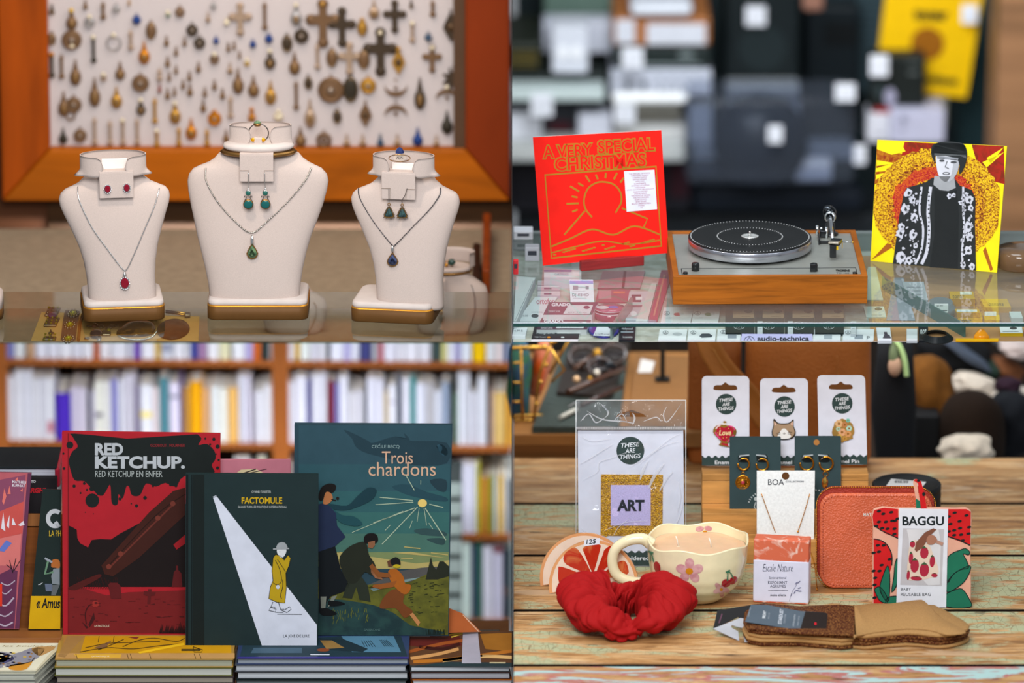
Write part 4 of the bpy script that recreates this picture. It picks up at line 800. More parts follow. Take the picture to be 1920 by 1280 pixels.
# tonearm
CH = mt('#c8ccd0', .12, 1.0); p0 = on_z(1556, 440, pz); p1 = p0+Vector((0, 0, .034)); p2 = on_z(1562, 484, pz)+Vector((0, 0, .030))
ta = M(); ta.lathe([(.016, 0), (.016, .004), (.010, .006), (.009, .022), (.006, .024), (.006, .034)], p0, BK, 24); o = ta.build('tonearm_base', t)
q = M(); q.tube([p1+(p1-p2).normalized()*.03, p1, p1.lerp(p2, .9)], .0033, CH, 12); arm = q.build('tonearm', t)
q = M(); q.ring(p1+Vector((0, .0, .001)), .0095, .002, CH, (0, 1, .1), 24, 8); q.ring(p1, .0095, .0016, CH, (.6, 1, 0), 24, 8); q.build('gimbal', t)
bk = p1+(p1-p2).normalized()*.036; q = M(); q.lathe([(.004, -.012), (.011, -.011), (.013, 0), (.011, .010), (.006, .0115)], bk, mt('#2a2d30', .1, .9), 28, axis=(p1-p2)); q.ball(bk+Vector((-.003, 0, .008)), (.009, .009, .006), mt('#5a5f66', .06, 1.0)); q.build('counterweight', t)
q = M(); d = (p2-p1).normalized(); q.box(p2+Vector((.005, .008, .0)), (.020, .026, .008), BK, .001, Matrix.Rotation(math.radians(-14), 3, 'Z')); q.box(p2+Vector((.001, -.008, .003)), (.020, .014, .004), mt('#9c9588', .3, .6), .0008, Matrix.Rotation(math.radians(-14), 3, 'Z')); hs = q.build('headshell', t)
q = M(); q.box(p2+Vector((-.001, -.010, -.013)), (.012, .012, .024), BK, .001); q.box(p2+Vector((.007, -.010, -.007)), (.004, .006, .007), mt('#d8b020', .4), .0005); F = Face(p2+Vector((0, -.0163, 0)), lean(0)); q.build('cartridge', t)
q = M(); q.tube([p2+Vector((.016, .004, .001)), p2+Vector((.036, .002, .001))], .0011, CH, 8); q.ball(p2+Vector((.037, .002, .001)), .0018, mt('#c8a040', .3, .8)); q.box(p2+Vector((.017, -.001, -.004)), (.0014, .0014, .012), mt('#c8a040', .3, .8)); q.build('finger_lift', t)
q = M(); a0 = on_z(1537, 458, pz); a1 = on_z(1560, 456, pz); q.box((a0+a1)/2+Vector((0, 0, .003)), (.026, .004, .006), BK, .001); q.box(a0+Vector((-.001, .02, .006)), (.003, .05, .012), BK, .001); q.tube([a0+Vector((-.003, .045, .006)), a0+Vector((-.003, .045, .026))], .0028, CH, 10); q.tube([a0+Vector((.015, .045, .0)), a0+Vector((.015, .045, .022))], .0028, CH, 10); q.ball(a0+Vector((.005, .05, .018)), .003, CH); q.ball(a0+Vector((.022, .012, .012)), .003, CH); q.box(a0+Vector((.010, .055, .008)), (.016, .02, .014), mt('#3a3d40', .2, .8), .002); q.build('arm_rest', t)

# ------------------------------------------------------------------ red record sleeve on its stand
yb = on_z(1150, 507, ZT).y; SO = Vector((.19, yb+.030, ZT+.0005))
t = thing('record_sleeve', 'bright red record sleeve with gold lettering and gold sun drawing', 'record sleeve', SO); F = Face(SO, lean(6)); F.L = .0003
RED = '#e61a0e'; GL = '#a8751f'
C4 = [(1018, 498), (1254, 474), (1240, 244), (999, 257)]
q = M(); F.slab(q, C4, .004, mt(RED, .5), mt('#d8d4cc', .6)); q.build('cover', t)
def bil(u, v):   # u,v 0..1 over the cover, v from top
    a, b, c, d = C4[3], C4[2], C4[1], C4[0]; return (a[0]*(1-u)*(1-v)+b[0]*u*(1-v)+c[0]*u*v+d[0]*(1-u)*v, a[1]*(1-u)*(1-v)+b[1]*u*(1-v)+c[1]*u*v+d[1]*(1-u)*v)
q = M()
F.text(q, 'A VERY', 1016, 269, 1113, 297, GL, 1, .07, rot=-3); F.text(q, 'SPECIAL', 1119, 259, 1229, 287, GL, 1, .07, rot=-3.2); F.text(q, 'CHRISTMAS', 1038, 289, 1213, 318, GL, 1, .07, rot=-3.2)
F.text(q, 'A VERY', 1018.5, 271.5, 1110.5, 294.5, RED, 2, .012, rot=-3); F.text(q, 'SPECIAL', 1121.5, 261.5, 1226.5, 284.5, RED, 2, .012, rot=-3.2); F.text(q, 'CHRISTMAS', 1040.5, 291.5, 1210.5, 315.5, RED, 2, .012, rot=-3.2); q.build('title', t)
q = M(); g = mt(GL, .5)
F.line(q, [(1022, 328), (1230, 312), (1240, 461), (1034, 484)], 3.4, g, 1, True)
sc_ = (1131, 375)
F.line(q, sp2([(1110, 407), (1098, 392), (1095, 374), (1102, 354), (1117, 343), (1133, 341), (1151, 346), (1163, 360), (1165, 378), (1158, 392), (1154, 399)], 5), 3, g, 1)
for a, b in (((1098, 329), (1106, 341)), ((1117, 327), (1121, 336)), ((1136, 324), (1135, 334)), ((1157, 324), (1151, 336)), ((1170, 333), (1163, 342)), ((1084, 343), (1094, 349)), ((1069, 349), (1086, 359)), ((1072, 368), (1083, 370)), ((1062, 382), (1085, 381)), ((1073, 397), (1083, 393))): F.line(q, [a, b], 3.4, g, 1)
F.line(q, sp2([(1034, 462), (1070, 447), (1110, 430), (1150, 440), (1190, 424), (1238, 440)], 6), 3, g, 1); F.line(q, sp2([(1034, 474), (1080, 462), (1130, 452), (1180, 458), (1239, 450)], 6), 2.5, g, 1)
F.line(q, [(1097, 395), (1058, 440)], 3, g, 1); F.line(q, [(1166, 390), (1214, 410), (1206, 428)], 3, g, 1)
for i in range(26):
    x = 1040+ (i*37) % 190; y = 484-6-(i*7 % 9)-(x-1034)*.11; F.disc(q, x, y, 3.2, 1.5, g, 1, 10)
q.build('gold_drawing', t, 'plain gold line drawing of a sun over hills')
q = M(); st = [(1175, 397), (1232, 392), (1227, 318), (1170, 321)]; F.P(q, st, '#dcdce6', 3)
L = ['THE SPECIAL OLYMPICS', 'CHRISTMAS ALBUM', '15 CHRISTMAS CLASSICS BY', 'BRYAN ADAMS', 'BON JOVI', 'EURYTHMICS', 'WHITNEY HOUSTON', 'MADONNA', 'JOHN COUGAR MELLENCAMP', 'ALISON MOYET', 'STEVIE NICKS', 'THE POINTER SISTERS', 'THE PRETENDERS', 'RUN-D.M.C.', 'BOB SEGER', 'BRUCE SPRINGSTEEN', 'STING', 'U2']
wl = [40, 33, 27, 26, 16, 22, 34, 19, 51, 27, 23, 36, 30, 23, 20, 36, 11, 4]
for i, (s, w) in enumerate(zip(L, wl)): cx = 1199+i*.22; y = 324+i*3.75; F.text(q, s, cx-w/2, y, cx+w/2, y+2.5, '#a03a68', 4, .0, rot=-3)
q.build('sticker', t, 'white sticker with a list of purple names')
q = M(); pA, pB = on_z(1090, 509, ZT+.0003), on_z(1208, 498, ZT+.0003); dirx = (pB-pA).normalized(); Rb = Matrix.Rotation(math.atan2(dirx.y, dirx.x), 3, 'Z'); mid = (pA+pB)/2
q.box(mid+Rb @ Vector((0, .006, .010)), ((pB-pA).length, .012, .0195), mt('#8e2c2c', .45, kind='wood', scale=10), .0015, Rb); single(q, 'record_stand', 'small reddish wooden block holding up the red record sleeve', 'stand', mid)

# ------------------------------------------------------------------ sunflower record sleeve
a0, a1 = on_z(1632, 489, ZT+.0005), on_z(1869, 511, ZT+.0005); yaw = math.degrees(math.atan2(a1.y-a0.y, a1.x-a0.x))
t = thing('record_sleeve', 'yellow sunflower record sleeve with black and white figure', 'record sleeve', a0); F = Face(a0, lean(7, yaw)); F.L = .0003
Y = '#f4dc1a'
q = M(); F.slab(q, [(1632, 489), (1869, 511), (1888, 274), (1645, 262)], .004, mt(Y, .4), mt('#e0c020', .4)); q.build('cover', t)
q = M(); pr = mt('#8f3318', .35, kind='mottle', c2='#b8741c', scale=40, dist=2); pr2 = mt('#a3281c', .35, kind='mottle', c2='#7a2a18', scale=40, dist=2)
F.P(q, [(1696, 266), (1806, 271), (1790, 292), (1690, 292)], pr2, 1); F.P(q, [(1822, 271), (1882, 274), (1884, 345), (1862, 340), (1830, 300)], pr2, 1); F.P(q, [(1644, 279), (1690, 288), (1694, 300), (1643, 315)], pr, 1); F.P(q, [(1642, 322), (1668, 320), (1660, 340), (1640, 345)], pr, 1)
F.P(q, [(1645, 262), (1688, 265), (1698, 284), (1672, 290), (1645, 280)], Y, 2)
for a in ([(1644, 300), (1680, 306), (1644, 311)], [(1850, 296), (1882, 276), (1858, 306)], [(1842, 304), (1883, 285), (1850, 314)], [(1643, 327), (1666, 323), (1642, 337)]): F.P(q, a, Y, 2)
F.P(q, [(1634, 487), (1664, 455), (1676, 462), (1650, 478)], '#a3591a', 1); F.P(q, [(1843, 470), (1848, 462), (1862, 505), (1857, 508)], '#a3591a', 1)
q.build('petals', t)
q = M(); s1 = mt('#e9b91a', .4, kind='glitter', c2='#8a4412', scale=430); s2 = mt('#e2a318', .4, kind='glitter', c2='#6e220f', scale=430); s3 = mt('#c8541a', .4, kind='glitter', c2='#a81c24', scale=430)
def jag(cx, cy, rx, ry, n=90, j=3):
    rnd = random.Random(3); return [(cx+(rx+rnd.uniform(-j, j))*math.cos(2*PI*i/n), cy+(ry+rnd.uniform(-j, j))*math.sin(2*PI*i/n)) for i in range(n)][::-1]
def clipx(pts): return [(max(1640.5-(y-262)*.055+4.5, min(x, 1883-(y-274)*.08)), y) for x, y in pts]
F.P(q, clipx(jag(1757, 385, 121, 108)), s1, 3); F.P(q, jag(1755, 385, 92, 82), s2, 4); F.P(q, jag(1752, 382, 78, 68, 70, 5), s3, 5); F.P(q, jag(1750, 384, 54, 47, 70, 4), s2, 6); q.build('seed_disc', t)
q = M(); BL_, GY = mt('#2b2e2f', .35), mt('#cfd0d8', .4); LG = mt('#9a9ca0', .4)
body = [(1674, 494), (1680, 450), (1686, 405), (1694, 365), (1700, 352), (1735, 342), (1748, 333), (1790, 335), (1800, 348), (1822, 356), (1829, 372), (1828, 420), (1829, 470), (1830, 507)]
F.P(q, body[::-1], BL_, 8)
F.P(q, [(1752, 330), (1789, 330), (1792, 352), (1778, 358), (1762, 356), (1750, 346)], LG, 9)
q.build('figure', t, 'black and white printed figure in a patterned jacket')
q = M(); F.P(q, sp2([(1746, 290), (1747, 275), (1756, 268), (1780, 268), (1806, 270), (1813, 285), (1812, 300), (1806, 318), (1798, 326), (1796, 300), (1756, 290), (1754, 305), (1750, 300)], 3, True), BL_, 10)
F.P(q, sp2([(1755, 290), (1766, 288), (1785, 289), (1797, 300), (1797, 315), (1791, 330), (1782, 339), (1772, 341), (1763, 334), (1757, 318)], 4, True), GY, 9)
F.P(q, [(1752, 287), (1811, 291), (1812, 297), (1800, 292), (1752, 292)], '#55585a', 11)
F.P(q, sp2([(1789, 300), (1797, 302), (1796, 320), (1786, 336), (1776, 341), (1784, 326)], 3, True), '#a9abb2', 10); F.P(q, [(1757, 292), (1797, 296), (1796, 301), (1757, 297)], '#8d9097', 10); F.P(q, sp2([(1746, 288), (1752, 272), (1764, 266), (1790, 266), (1808, 271), (1812, 288)], 3), '#3a3d3f', 10)
for x, y, w in ((1766, 301, 5), (1788, 304, 6)): F.disc(q, x, y, w, 2.2, '#4a4c50', 11, 12); F.line(q, [(x-w, y-5), (x+w, y-5)], 1.2, '#3a3c40', 11)
F.line(q, [(1776, 302), (1772, 313), (1779, 316)], 1.6, '#5a5c60', 11); F.disc(q, 1774, 325, 7, 2.8, '#55575c', 11, 14); F.disc(q, 1774, 325, 5, 1.3, '#c8c9cf', 12, 12); q.build('face_print', t)
q = M(); rnd = random.Random(11)
F.P(q, [(1743, 505-4), (1752, 440), (1752, 356), (1762, 358), (1780, 360), (1794, 356), (1798, 400), (1797, 440), (1796, 504)][::-1], '#202324', 9)
def ell0(cx, cy, a, b, r): return [(cx+a*math.cos(t_)*math.cos(r)-b*math.sin(t_)*math.sin(r), cy+a*math.cos(t_)*math.sin(r)+b*math.sin(t_)*math.cos(r)) for t_ in [-2*PI*i/7 for i in range(7)]]
def blob(cx, cy, r, lay=10, c='#c4c5d0'):
    n = 14; F.P(q, [(cx+r*rnd.uniform(.6, 1.15)*math.cos(2*PI*i/n), cy-r*rnd.uniform(.7, 1.4)*math.sin(2*PI*i/n)) for i in range(n)], c, lay)
for cx, cy, r in ((1703, 362, 8), (1711, 375, 7), (1697, 392, 9), (1714, 408, 7), (1688, 438, 9), (1690, 425, 6), (1712, 440, 8), (1690, 482, 10), (1703, 488, 7), (1716, 460, 5), (1817, 375, 8), (1820, 390, 6), (1815, 425, 9), (1818, 445, 7), (1815, 470, 8), (1806, 500-4, 6), (1801, 380, 4), (1822, 500, 6), (1780, 368, 5), (1788, 366, 4)): blob(cx, cy, r); blob(cx+1, cy, r*.35, 11, '#3a3d40')
for _ in range(110):
    y = rnd.uniform(360, 495); x = rnd.choice([rnd.uniform(1702-(y-360)*.16, 1722), rnd.uniform(1802, 1824)]); F.P(q, ell0(x, y, rnd.uniform(1.2, 3.4), rnd.uniform(1, 2.4), rnd.uniform(0, 3)), '#c4c5d0' if rnd.random() < .75 else '#2b2e2f', 10)
F.line(q, sp2([(1728, 350), (1724, 395), (1731, 430), (1727, 470), (1716, 495)], 6), 4, '#c4c5d0', 10); F.line(q, sp2([(1745, 350), (1740, 395), (1742, 430), (1738, 470), (1728, 495)], 6), 6, '#c4c5d0', 10); F.line(q, sp2([(1806, 350), (1806, 395), (1808, 430), (1804, 470), (1806, 504)], 6), 4, '#c4c5d0', 10)
for i in range(16): F.disc(q, 1726+(i % 3), 358+i*8, 1.4, 1.8, '#2b2e2f', 11, 8); F.disc(q, 1741+(i % 2), 360+i*8, 1.8, 1.5, '#2b2e2f', 11, 8); F.disc(q, 1806+(i % 2), 362+i*8.5, 1.3, 1.6, '#2b2e2f', 11, 8)
q.build('jacket_print', t)

# ------------------------------------------------------------------ stock on the shelves far behind
def slabbox(name, label, cat, x0, y0, x1, y1, col, yd=0, dep=.25, bev=.006, extra=None, group=None, rough=.45):
    Y0 = YR+yd; a = on_y(x0, y1, Y0); b = on_y(x1, y0, Y0); q = M(); q.box(((a.x+b.x)/2, Y0+dep/2, (a.z+b.z)/2), (b.x-a.x, dep, b.z-a.z), mt(col, rough), bev); F = Face((a.x, Y0-.001, a.z), lean(0)); F.L = .004
    if extra: extra(F, q)
    return single(q, name, label, cat, (a.x, Y0, a.z), group)
def tag(x0, y0, x1, y1, label, yd=-.03):
    slabbox('price_tag', label, 'price tag', x0, y0, x1, y1, '#e8e9f0', yd, .004, .001, lambda F, q: F.line(q, [(x0+5, (y0+y1)/2), (x1-5, (y0+y1)/2)], 2, '#9a9ca6', 1), 'price tags on the shelves')
slabbox('glass_shelf', 'long pale shelf edge crossing behind the red record sleeve', 'shelf', 955, 271, 1284, 303, '#b9bbb9', .0, .12)
slabbox('glass_shelf', 'pale shelf edge continuing behind the dusty turntable cover', 'shelf', 1290, 271, 1500, 303, '#b9bbb9', .30, .1)
slabbox('glass_shelf', 'bright pale shelf edge at upper left of the record bay', 'shelf', 955, 168, 1134, 190, '#c3cfcd', .0, .1)
slabbox('shelf_edge_glare', 'glass shelf edge with its reflection painted white amid the record shelves', 'lamp', 1147, 176, 1290, 196, '#ffffff', -.02, .03, .012)  # white colour stands for the bright reflection on a glass shelf edge
slabbox('record_crate', 'dark crate with faint gold lettering at the far left shelf', 'crate', 950, 80, 1016, 135, '#23271f', .1, .3, .01, lambda F, q: [F.line(q, [(962, y), (1008, y)], 3, '#6b5a24', 1) for y in (98, 106, 114, 122)])
slabbox('box', 'grey green cabinet at the top left of the record bay', 'cabinet', 1020, -40, 1148, 39, '#56695f', .3, .25)
slabbox('box', 'wide white carton under the grey green cabinet', 'box', 1018, 40, 1148, 100, '#c6c8d4', .2, .08)
slabbox('boxed_speaker', 'tall white box printed with two pale discs', 'box', 1035, 50, 1103, 138, '#d3d5de', .05, .12, .006, lambda F, q: (F.disc(q, 1056, 98, 11, 12, '#f1f1f4', 1), F.disc(q, 1081, 98, 11, 12, '#f1f1f4', 1)))
slabbox('amplifier', 'black ribbed amplifier below the white cartons at left', 'amplifier', 955, 138, 1140, 166, '#2a302e', .12, .3, .006, lambda F, q: [F.line(q, [(x, 142), (x, 163)], 2, '#454d4b', 1) for x in range(962, 1085, 8)])
slabbox('amplifier', 'dark receiver with a maroon display at the lower left shelf', 'amplifier', 1018, 192, 1140, 262, '#34363c', .12, .3, .006, lambda F, q: F.rect(q, 1030, 228, 1070, 248, '#4a1e26', 1))
slabbox('box', 'white carton above the left corner of red sleeve', 'box', 950, 212, 1016, 264, '#d9dae2', .06, .2); tag(996, 176, 1036, 218, 'white price tag on the upper left shelf edge')
slabbox('box', 'small white carton directly above the red record sleeve', 'box', 1084, 216, 1148, 262, '#cccdd8', .04, .07)
slabbox('radio', 'white radio on top of the wooden receiver', 'radio', 1182, 8, 1299, 31, '#d6d8e0', .03, .2, .015)
slabbox('receiver', 'wooden cased receiver with pale front panels', 'receiver', 1149, 32, 1332, 86, '#a5683a', .06, .3, .008, lambda F, q: (F.rect(q, 1155, 37, 1190, 81, '#cfd0d8', 1), F.rect(q, 1213, 44, 1323, 83, '#cfd0d8', 1)))
slabbox('amplifier', 'black amplifier below the wooden cased receiver', 'amplifier', 1148, 88, 1332, 128, '#222a29', .06, .3, .006, lambda F, q: (F.rect(q, 1205, 119, 1315, 124, '#7b8585', 1), F.disc(q, 1287, 103, 16, 5, '#7b8585', 1))); tag(1166, 90, 1206, 128, 'white price tag on the black amplifier in the middle stack')
slabbox('amplifier', 'silver amplifier with a row of small knobs', 'amplifier', 1145, 130, 1334, 180, '#c3c6d2', .06, .3, .006, lambda F, q: ([F.disc(q, x, 158, 6, 8, '#5d6470', 1) for x in (1179, 1207)], [F.disc(q, 1238+i*22, 148, 5, 5, '#9a9fab', 1) for i in range(5)], [F.line(q, [(1238+i*14, 162), (1238+i*14, 174)], 4, '#7f8592', 1) for i in range(5)]))
slabbox('box', 'taupe carton under the white shelf edge', 'box', 1188, 196, 1277, 234, '#76736a', .08, .2); tag(1152, 196, 1191, 231, 'white price tag left of the taupe carton')
slabbox('box', 'cream storage box behind the red sleeve top', 'box', 1152, 235, 1284, 270, '#c5c4c2', .05, .25); slabbox('box', 'narrow pale cartons right of the cream storage box', 'box', 1290, 196, 1336, 270, '#aeb1b8', .1, .2)
slabbox('loudspeaker', 'tall black loudspeaker with a white tag at the top', 'loudspeaker', 1360, -30, 1500, 160, '#161d1f', .2, .4, .01, lambda F, q: F.disc(q, 1430, 90, 45, 45, '#1d2628', 1)); tag(1398, 12, 1436, 48, 'round cornered white tag on the black loudspeaker', .17)
slabbox('loudspeaker', 'narrow dark loudspeaker right of the tall black one', 'loudspeaker', 1508, 10, 1612, 180, '#141b1f', .4, .4, .01, lambda F, q: F.rect(q, 1545, 42, 1608, 85, '#0b0f11', 1))
slabbox('wall_panel', 'grey blue slatted panel behind the yellow bag', 'wall panel', 1530, -30, 1700, 175, '#36464d', .5, .02, .003, lambda F, q: [F.line(q, [(1530, y), (1700, y)], 2.5, '#22302f', 1) for y in range(0, 175, 14)])
# boxed turntable under a dust cover
t = thing('turntable', 'silver turntable under a smoky dust cover, blurred on the back shelf', 'turntable', on_y(1445, 350, YR+.1))
q = M(); a, b = on_y(1350, 272, YR+.1), on_y(1602, 162, YR+.1)
def bb(q, x0, y0, x1, y1, c, yd, dep, bev=.006):
    a, b = on_y(x0, y1, YR+yd), on_y(x1, y0, YR+yd); q.box(((a.x+b.x)/2, YR+yd+dep/2, (a.z+b.z)/2), (b.x-a.x, dep, b.z-a.z), mt(c, .35) if isinstance(c, str) else c, bev)
bb(q, 1362, 162, 1500, 180, '#b4b5b4', .1, .09); bb(q, 1362, 182, 1500, 206, '#5f6570', .12, .07); bb(q, 1362, 206, 1500, 222, '#a9adb6', .08, .1); q.build('cabinet', t)
q = M(); bb(q, 1300, 276, 1600, 300, '#8f949c', .08, .1); bb(q, 1300, 302, 1500, 332, '#232a36', .09, .1); bb(q, 1490, 300, 1560, 340, '#b9bcc6', .05, .1); q.build('base', t)
q = M(); c = on_y(1425, 262, YR+.05); q.lathe([(.11, 0), (.115, .01), (.115, .02), (.0, .025)], c, mt('#20262f', .3), 40, axis=(0, -1, .15)); q.build('platter', t)
q = M(); bb(q, 1286, 182, 1606, 348, mt('#e2e6ee', .1, kind='glass', haze=.07, hc='#9aa2b0', ior=1.2), -.12, .2, .02); q.build('dust_cover', t, 'smoky clear dust cover'); tag(1440, 236, 1467, 268, 'white tag hanging in front of the dust cover', -.16); tag(1566, 157, 1604, 190, 'white tag on the dust cover corner', -.16); tag(1599, 272, 1624, 308, 'white tag below the dust cover at right', -.1)
slabbox('box', 'black box with a grey oval picture in front of the yellow bag', 'box', 1630, 104, 1735, 214, '#1b1f1d', -.1, .07, .006, lambda F, q: (F.disc(q, 1669, 182, 11, 17, '#9a97ac', 1), F.disc(q, 1648, 170, 7, 14, '#2f3a3c', 1), F.line(q, [(1700, 116), (1726, 116)], 5, '#4c524f', 1), F.line(q, [(1702, 137), (1722, 137)], 5, '#5a605e', 1)))
tag(1631, 104, 1666, 143, 'white price tag on the black box by the yellow bag', -.13)
slabbox('box', 'small red carton between black and white boxes', 'box', 1638, 203, 1684, 216, '#8e2228', -.11, .1)
slabbox('box', 'small white carton left of the larger lilac white one', 'box', 1626, 214, 1668, 266, '#cfced6', -.12, .1, .004, lambda F, q: F.line(q, [(1640, 252), (1658, 252)], 3, '#8c8b98', 1)); slabbox('box', 'large lilac white carton above the sunflower sleeve', 'box', 1669, 206, 1772, 268, '#b9b8cc', -.14, .12, .004, lambda F, q: (F.disc(q, 1693, 222, 7, 7, '#86859a', 1), F.line(q, [(1682, 241), (1696, 241)], 2.5, '#86859a', 1)))
slabbox('box', 'beige carton below the yellow bag', 'box', 1738, 178, 1776, 240, '#a19f88', .0, .1)
t = thing('yellow_bag', 'bright yellow packet with brown disc hanging on the back wall', 'packet', on_y(1740, 100, YR-.02)); F = Face((0, YR-.02, 0), lean(0)); F.L = .004; q = M(); F.slab(q, [(1640, 166), (1812, 184), (1848, -40), (1664, -40)], .03, mt('#e6b506', .4)); q.build('pouch', t)
q = M(); F.disc(q, 1739, 82, 31, 31, '#8f560c', 1, 36); F.text(q, 'tonar', 1713, 17, 1778, 38, '#2c2a14', 1, .05, rot=2); F.text(q, 'cotton', 1725, 141, 1796, 158, '#4a4410', 1, .05, rot=5); q.build('print', t); tag(1803, 10, 1833, 44, 'white price tag in the corner of the yellow bag', -.06)
slabbox('wall_panel', 'dark blue green panel between yellow bag and wooden column', 'wall panel', 1790, -40, 1880, 560, '#22383c', .25, .02, .003)
slabbox('amplifier', 'black equipment behind the turntable, below the shelf edge', 'amplifier', 1300, 352, 1620, 398, '#20262f', .2, .1, .02)
slabbox('amplifier', 'dark equipment with maroon patch behind the red sleeve', 'amplifier', 950, 306, 1300, 400, '#26252b', .2, .3, .02, lambda F, q: F.rect(q, 1255, 310, 1290, 370, '#3a1c24', 1))
slabbox('cabinet', 'dark lower cabinet across the back of the record bay', 'cabinet', 966, 402, 1850, 620, '#2b2f33', .3, .25, .01)
slabbox('box', 'tiny coppery ornament at the top edge near the speakers', 'ornament', 1505, -20, 1545, 22, '#8a6252', .0, .05, .01)
# ================================================================== bay 3: bookshop
ZB = -.548; YS = 2.1; ZTB = -.70
m = M(); m.box((-.505, .05, ZTB-.01), (1.0, .8, .02), mt('#6b4424', .5, kind='wood', scale=6)); single(m, 'book_table', 'wooden table under the stacks of comic books', 'table', (-.5, .05, ZTB))
m = M(); m.box((-.585, YS+.30, -.75), (1.16, .02, 1.5), mt('#2a211b', .8)); struct(m, 'wall_books_back')
# shelf unit
WO = mt('#9c5826', .5, kind='wood', scale=5, vec=(.3, 1, 4)); WOV = mt('#9c5826', .5, kind='wood', scale=5, vec=(4, 1, .3))
t = thing('bookcase', 'orange wooden bookcase filled with pale books, out of focus', 'bookcase', on_y(480, 1240, YS))
def ry(x, l, r): return l+(r-l)*x/960
ROWS = {'A': (674, 681), 'B': (827, 838), 'C': (993, 1003), 'D': (1150, 1164)}
for k, (l, r) in ROWS.items():
    q = M(); a = on_y(-60, l-.4, YS); b = on_y(1010, r+.4, YS); b.x = -.003; th = .0115
    q.prism([a, Vector((a.x, a.y, a.z-th)), Vector((b.x, b.y, b.z-th)), b], (0, .24, 0), WO); q.build('shelf_board', t)
for x0, x1 in ((-14, 10), (515, 539)):
    q = M(); a = on_y(x0, 1240, YS-.004); b = on_y(x1, 560, YS-.004); q.box(((a.x+b.x)/2, YS+.12, (a.z+b.z)/2), (b.x-a.x, .25, b.z-a.z), WOV, .002); q.build('upright', t)
q = M(); a = on_y(-60, 1240, YS); b = on_y(1010, 560, YS); b.x = -.003; q.box(((a.x+b.x)/2, YS+.255, (a.z+b.z)/2), (b.x-a.x, .01, b.z-a.z), mt('#2e231b', .8)); q.build('back_panel', t)
def cname(h):
    r, g, b = int(h[1:3], 16), int(h[3:5], 16), int(h[5:7], 16); mx, mn = max(r, g, b), min(r, g, b)
    if mx-mn < 26: return 'white' if mx > 195 else 'grey' if mx > 100 else 'black'
    if r >= g >= b: return ('cream' if mn > 165 else 'tan' if r-g < 60 and mn > 90 else 'yellow' if g > r*.68 else 'orange' if g > r*.45 else 'red')
    if g >= r and g >= b: return 'green'
    if b >= r and b >= g: return 'lavender' if mn > 115 else ('purple' if r > g+12 else 'blue')
    return 'pink' if r > g and b > g else 'teal' if g > 90 else 'dark'
def shelf_books(spec, row, bay, where):
    l, r = ROWS[row]; k = 0
    for s in spec.split('|'):
        a = s.split(); x0, x1, top, c = float(a[0]), float(a[1]), float(a[2]), a[3]
        yb_ = ry((x0+x1)/2, l, r)-.2; P0 = on_y(x0+.4, yb_, YS+.012); P1 = on_y(x1-.4, yb_, YS+.012); h = on_y(x0, top, YS+.012).z-P0.z; wd_ = P1.x-P0.x; dep = .14+.02*((k*7) % 3)
        q = M(); cc = mt(c, .45); pl = [(0, .004), (.12*wd_, .0012), (.5*wd_, 0), (.88*wd_, .0012), (wd_, .004), (wd_, dep), (0, dep)]
        base = [Vector((P0.x+u, P0.y+v, P0.z)) for u, v in pl]; q.prism(base[::-1], (0, 0, h), cc)
        e = .0015; q.box((P0.x+wd_/2, P0.y+dep/2+.004, P0.z+h+.0001), (max(.001, wd_-2*e), dep-.012, .0006), '#e9e4d8')
        if len(a) > 4:
            for b in a[4:]:
                y0, y1, bc = b.split(','); z0 = on_y(x0, float(y1), YS+.01).z; z1 = on_y(x0, float(y0), YS+.01).z; q.box((P0.x+wd_/2, P0.y-.0002, (z0+z1)/2), (wd_*.86, .0012, z1-z0), bc)
        single(q, 'book', '%s book spine, %s from left on the %s' % (cname(c), ORD[k], where), 'book', P0, 'books on the %s' % where); k += 1
shelf_books('12 25 600 #7f86c8|26 46 604 #dfe3e6|50 64 600 #caa582|66 88 604 #e2e2ee|89 110 600 #dedeea|111 134 602 #e6e6ee|135 153 600 #dcdce8|154 174 604 #e4e4ec|176 185 606 #cf6a3a|187 206 600 #e4e0e6|207 238 603 #dcdce6|240 251 600 #d4d4e4|252 263 604 #6a2fb0|264 290 600 #e3e3ec|291 300 604 #e3bb4a|301 325 600 #cfd2dc 644,660,#8f93a8|326 346 604 #e0e0e8|347 357 602 #d8d8e0|358 370 606 #39459a|371 388 600 #9d7aa0|389 410 604 #e4e4ea|411 431 600 #ddd9b4|435 459 604 #e2e4ea|460 474 606 #b7aede|475 489 600 #d0682a|490 504 606 #2d3c3a|505 514 602 #dadae2', 'A', 0, 'top shelf, left bay')
shelf_books('540 552 600 #e2e2ea|553 561 604 #e2b51c|562 581 600 #dde3e0|582 597 602 #d2d2de|598 612 604 #d9d9e2|613 618 606 #2f3438|619 644 600 #dcdeec|645 657 603 #b9b5e2|658 673 600 #dcdeec|674 696 602 #3d4076|697 709 606 #a7a8b2|710 718 640 #c8606e|719 744 600 #d6d6e4|745 758 602 #e0e0ea|759 784 604 #dadae4|785 808 600 #d4d4de|810 827 602 #3a4a48|828 838 604 #d6d28a|839 853 600 #dcdeea|854 863 606 #a8a4d6|864 884 602 #d4dae4|886 911 600 #e3b800|912 928 604 #d6dade|929 944 602 #e0d4d4|945 953 606 #45669a|954 959 600 #dfe2e6', 'A', 1, 'top shelf, right bay')
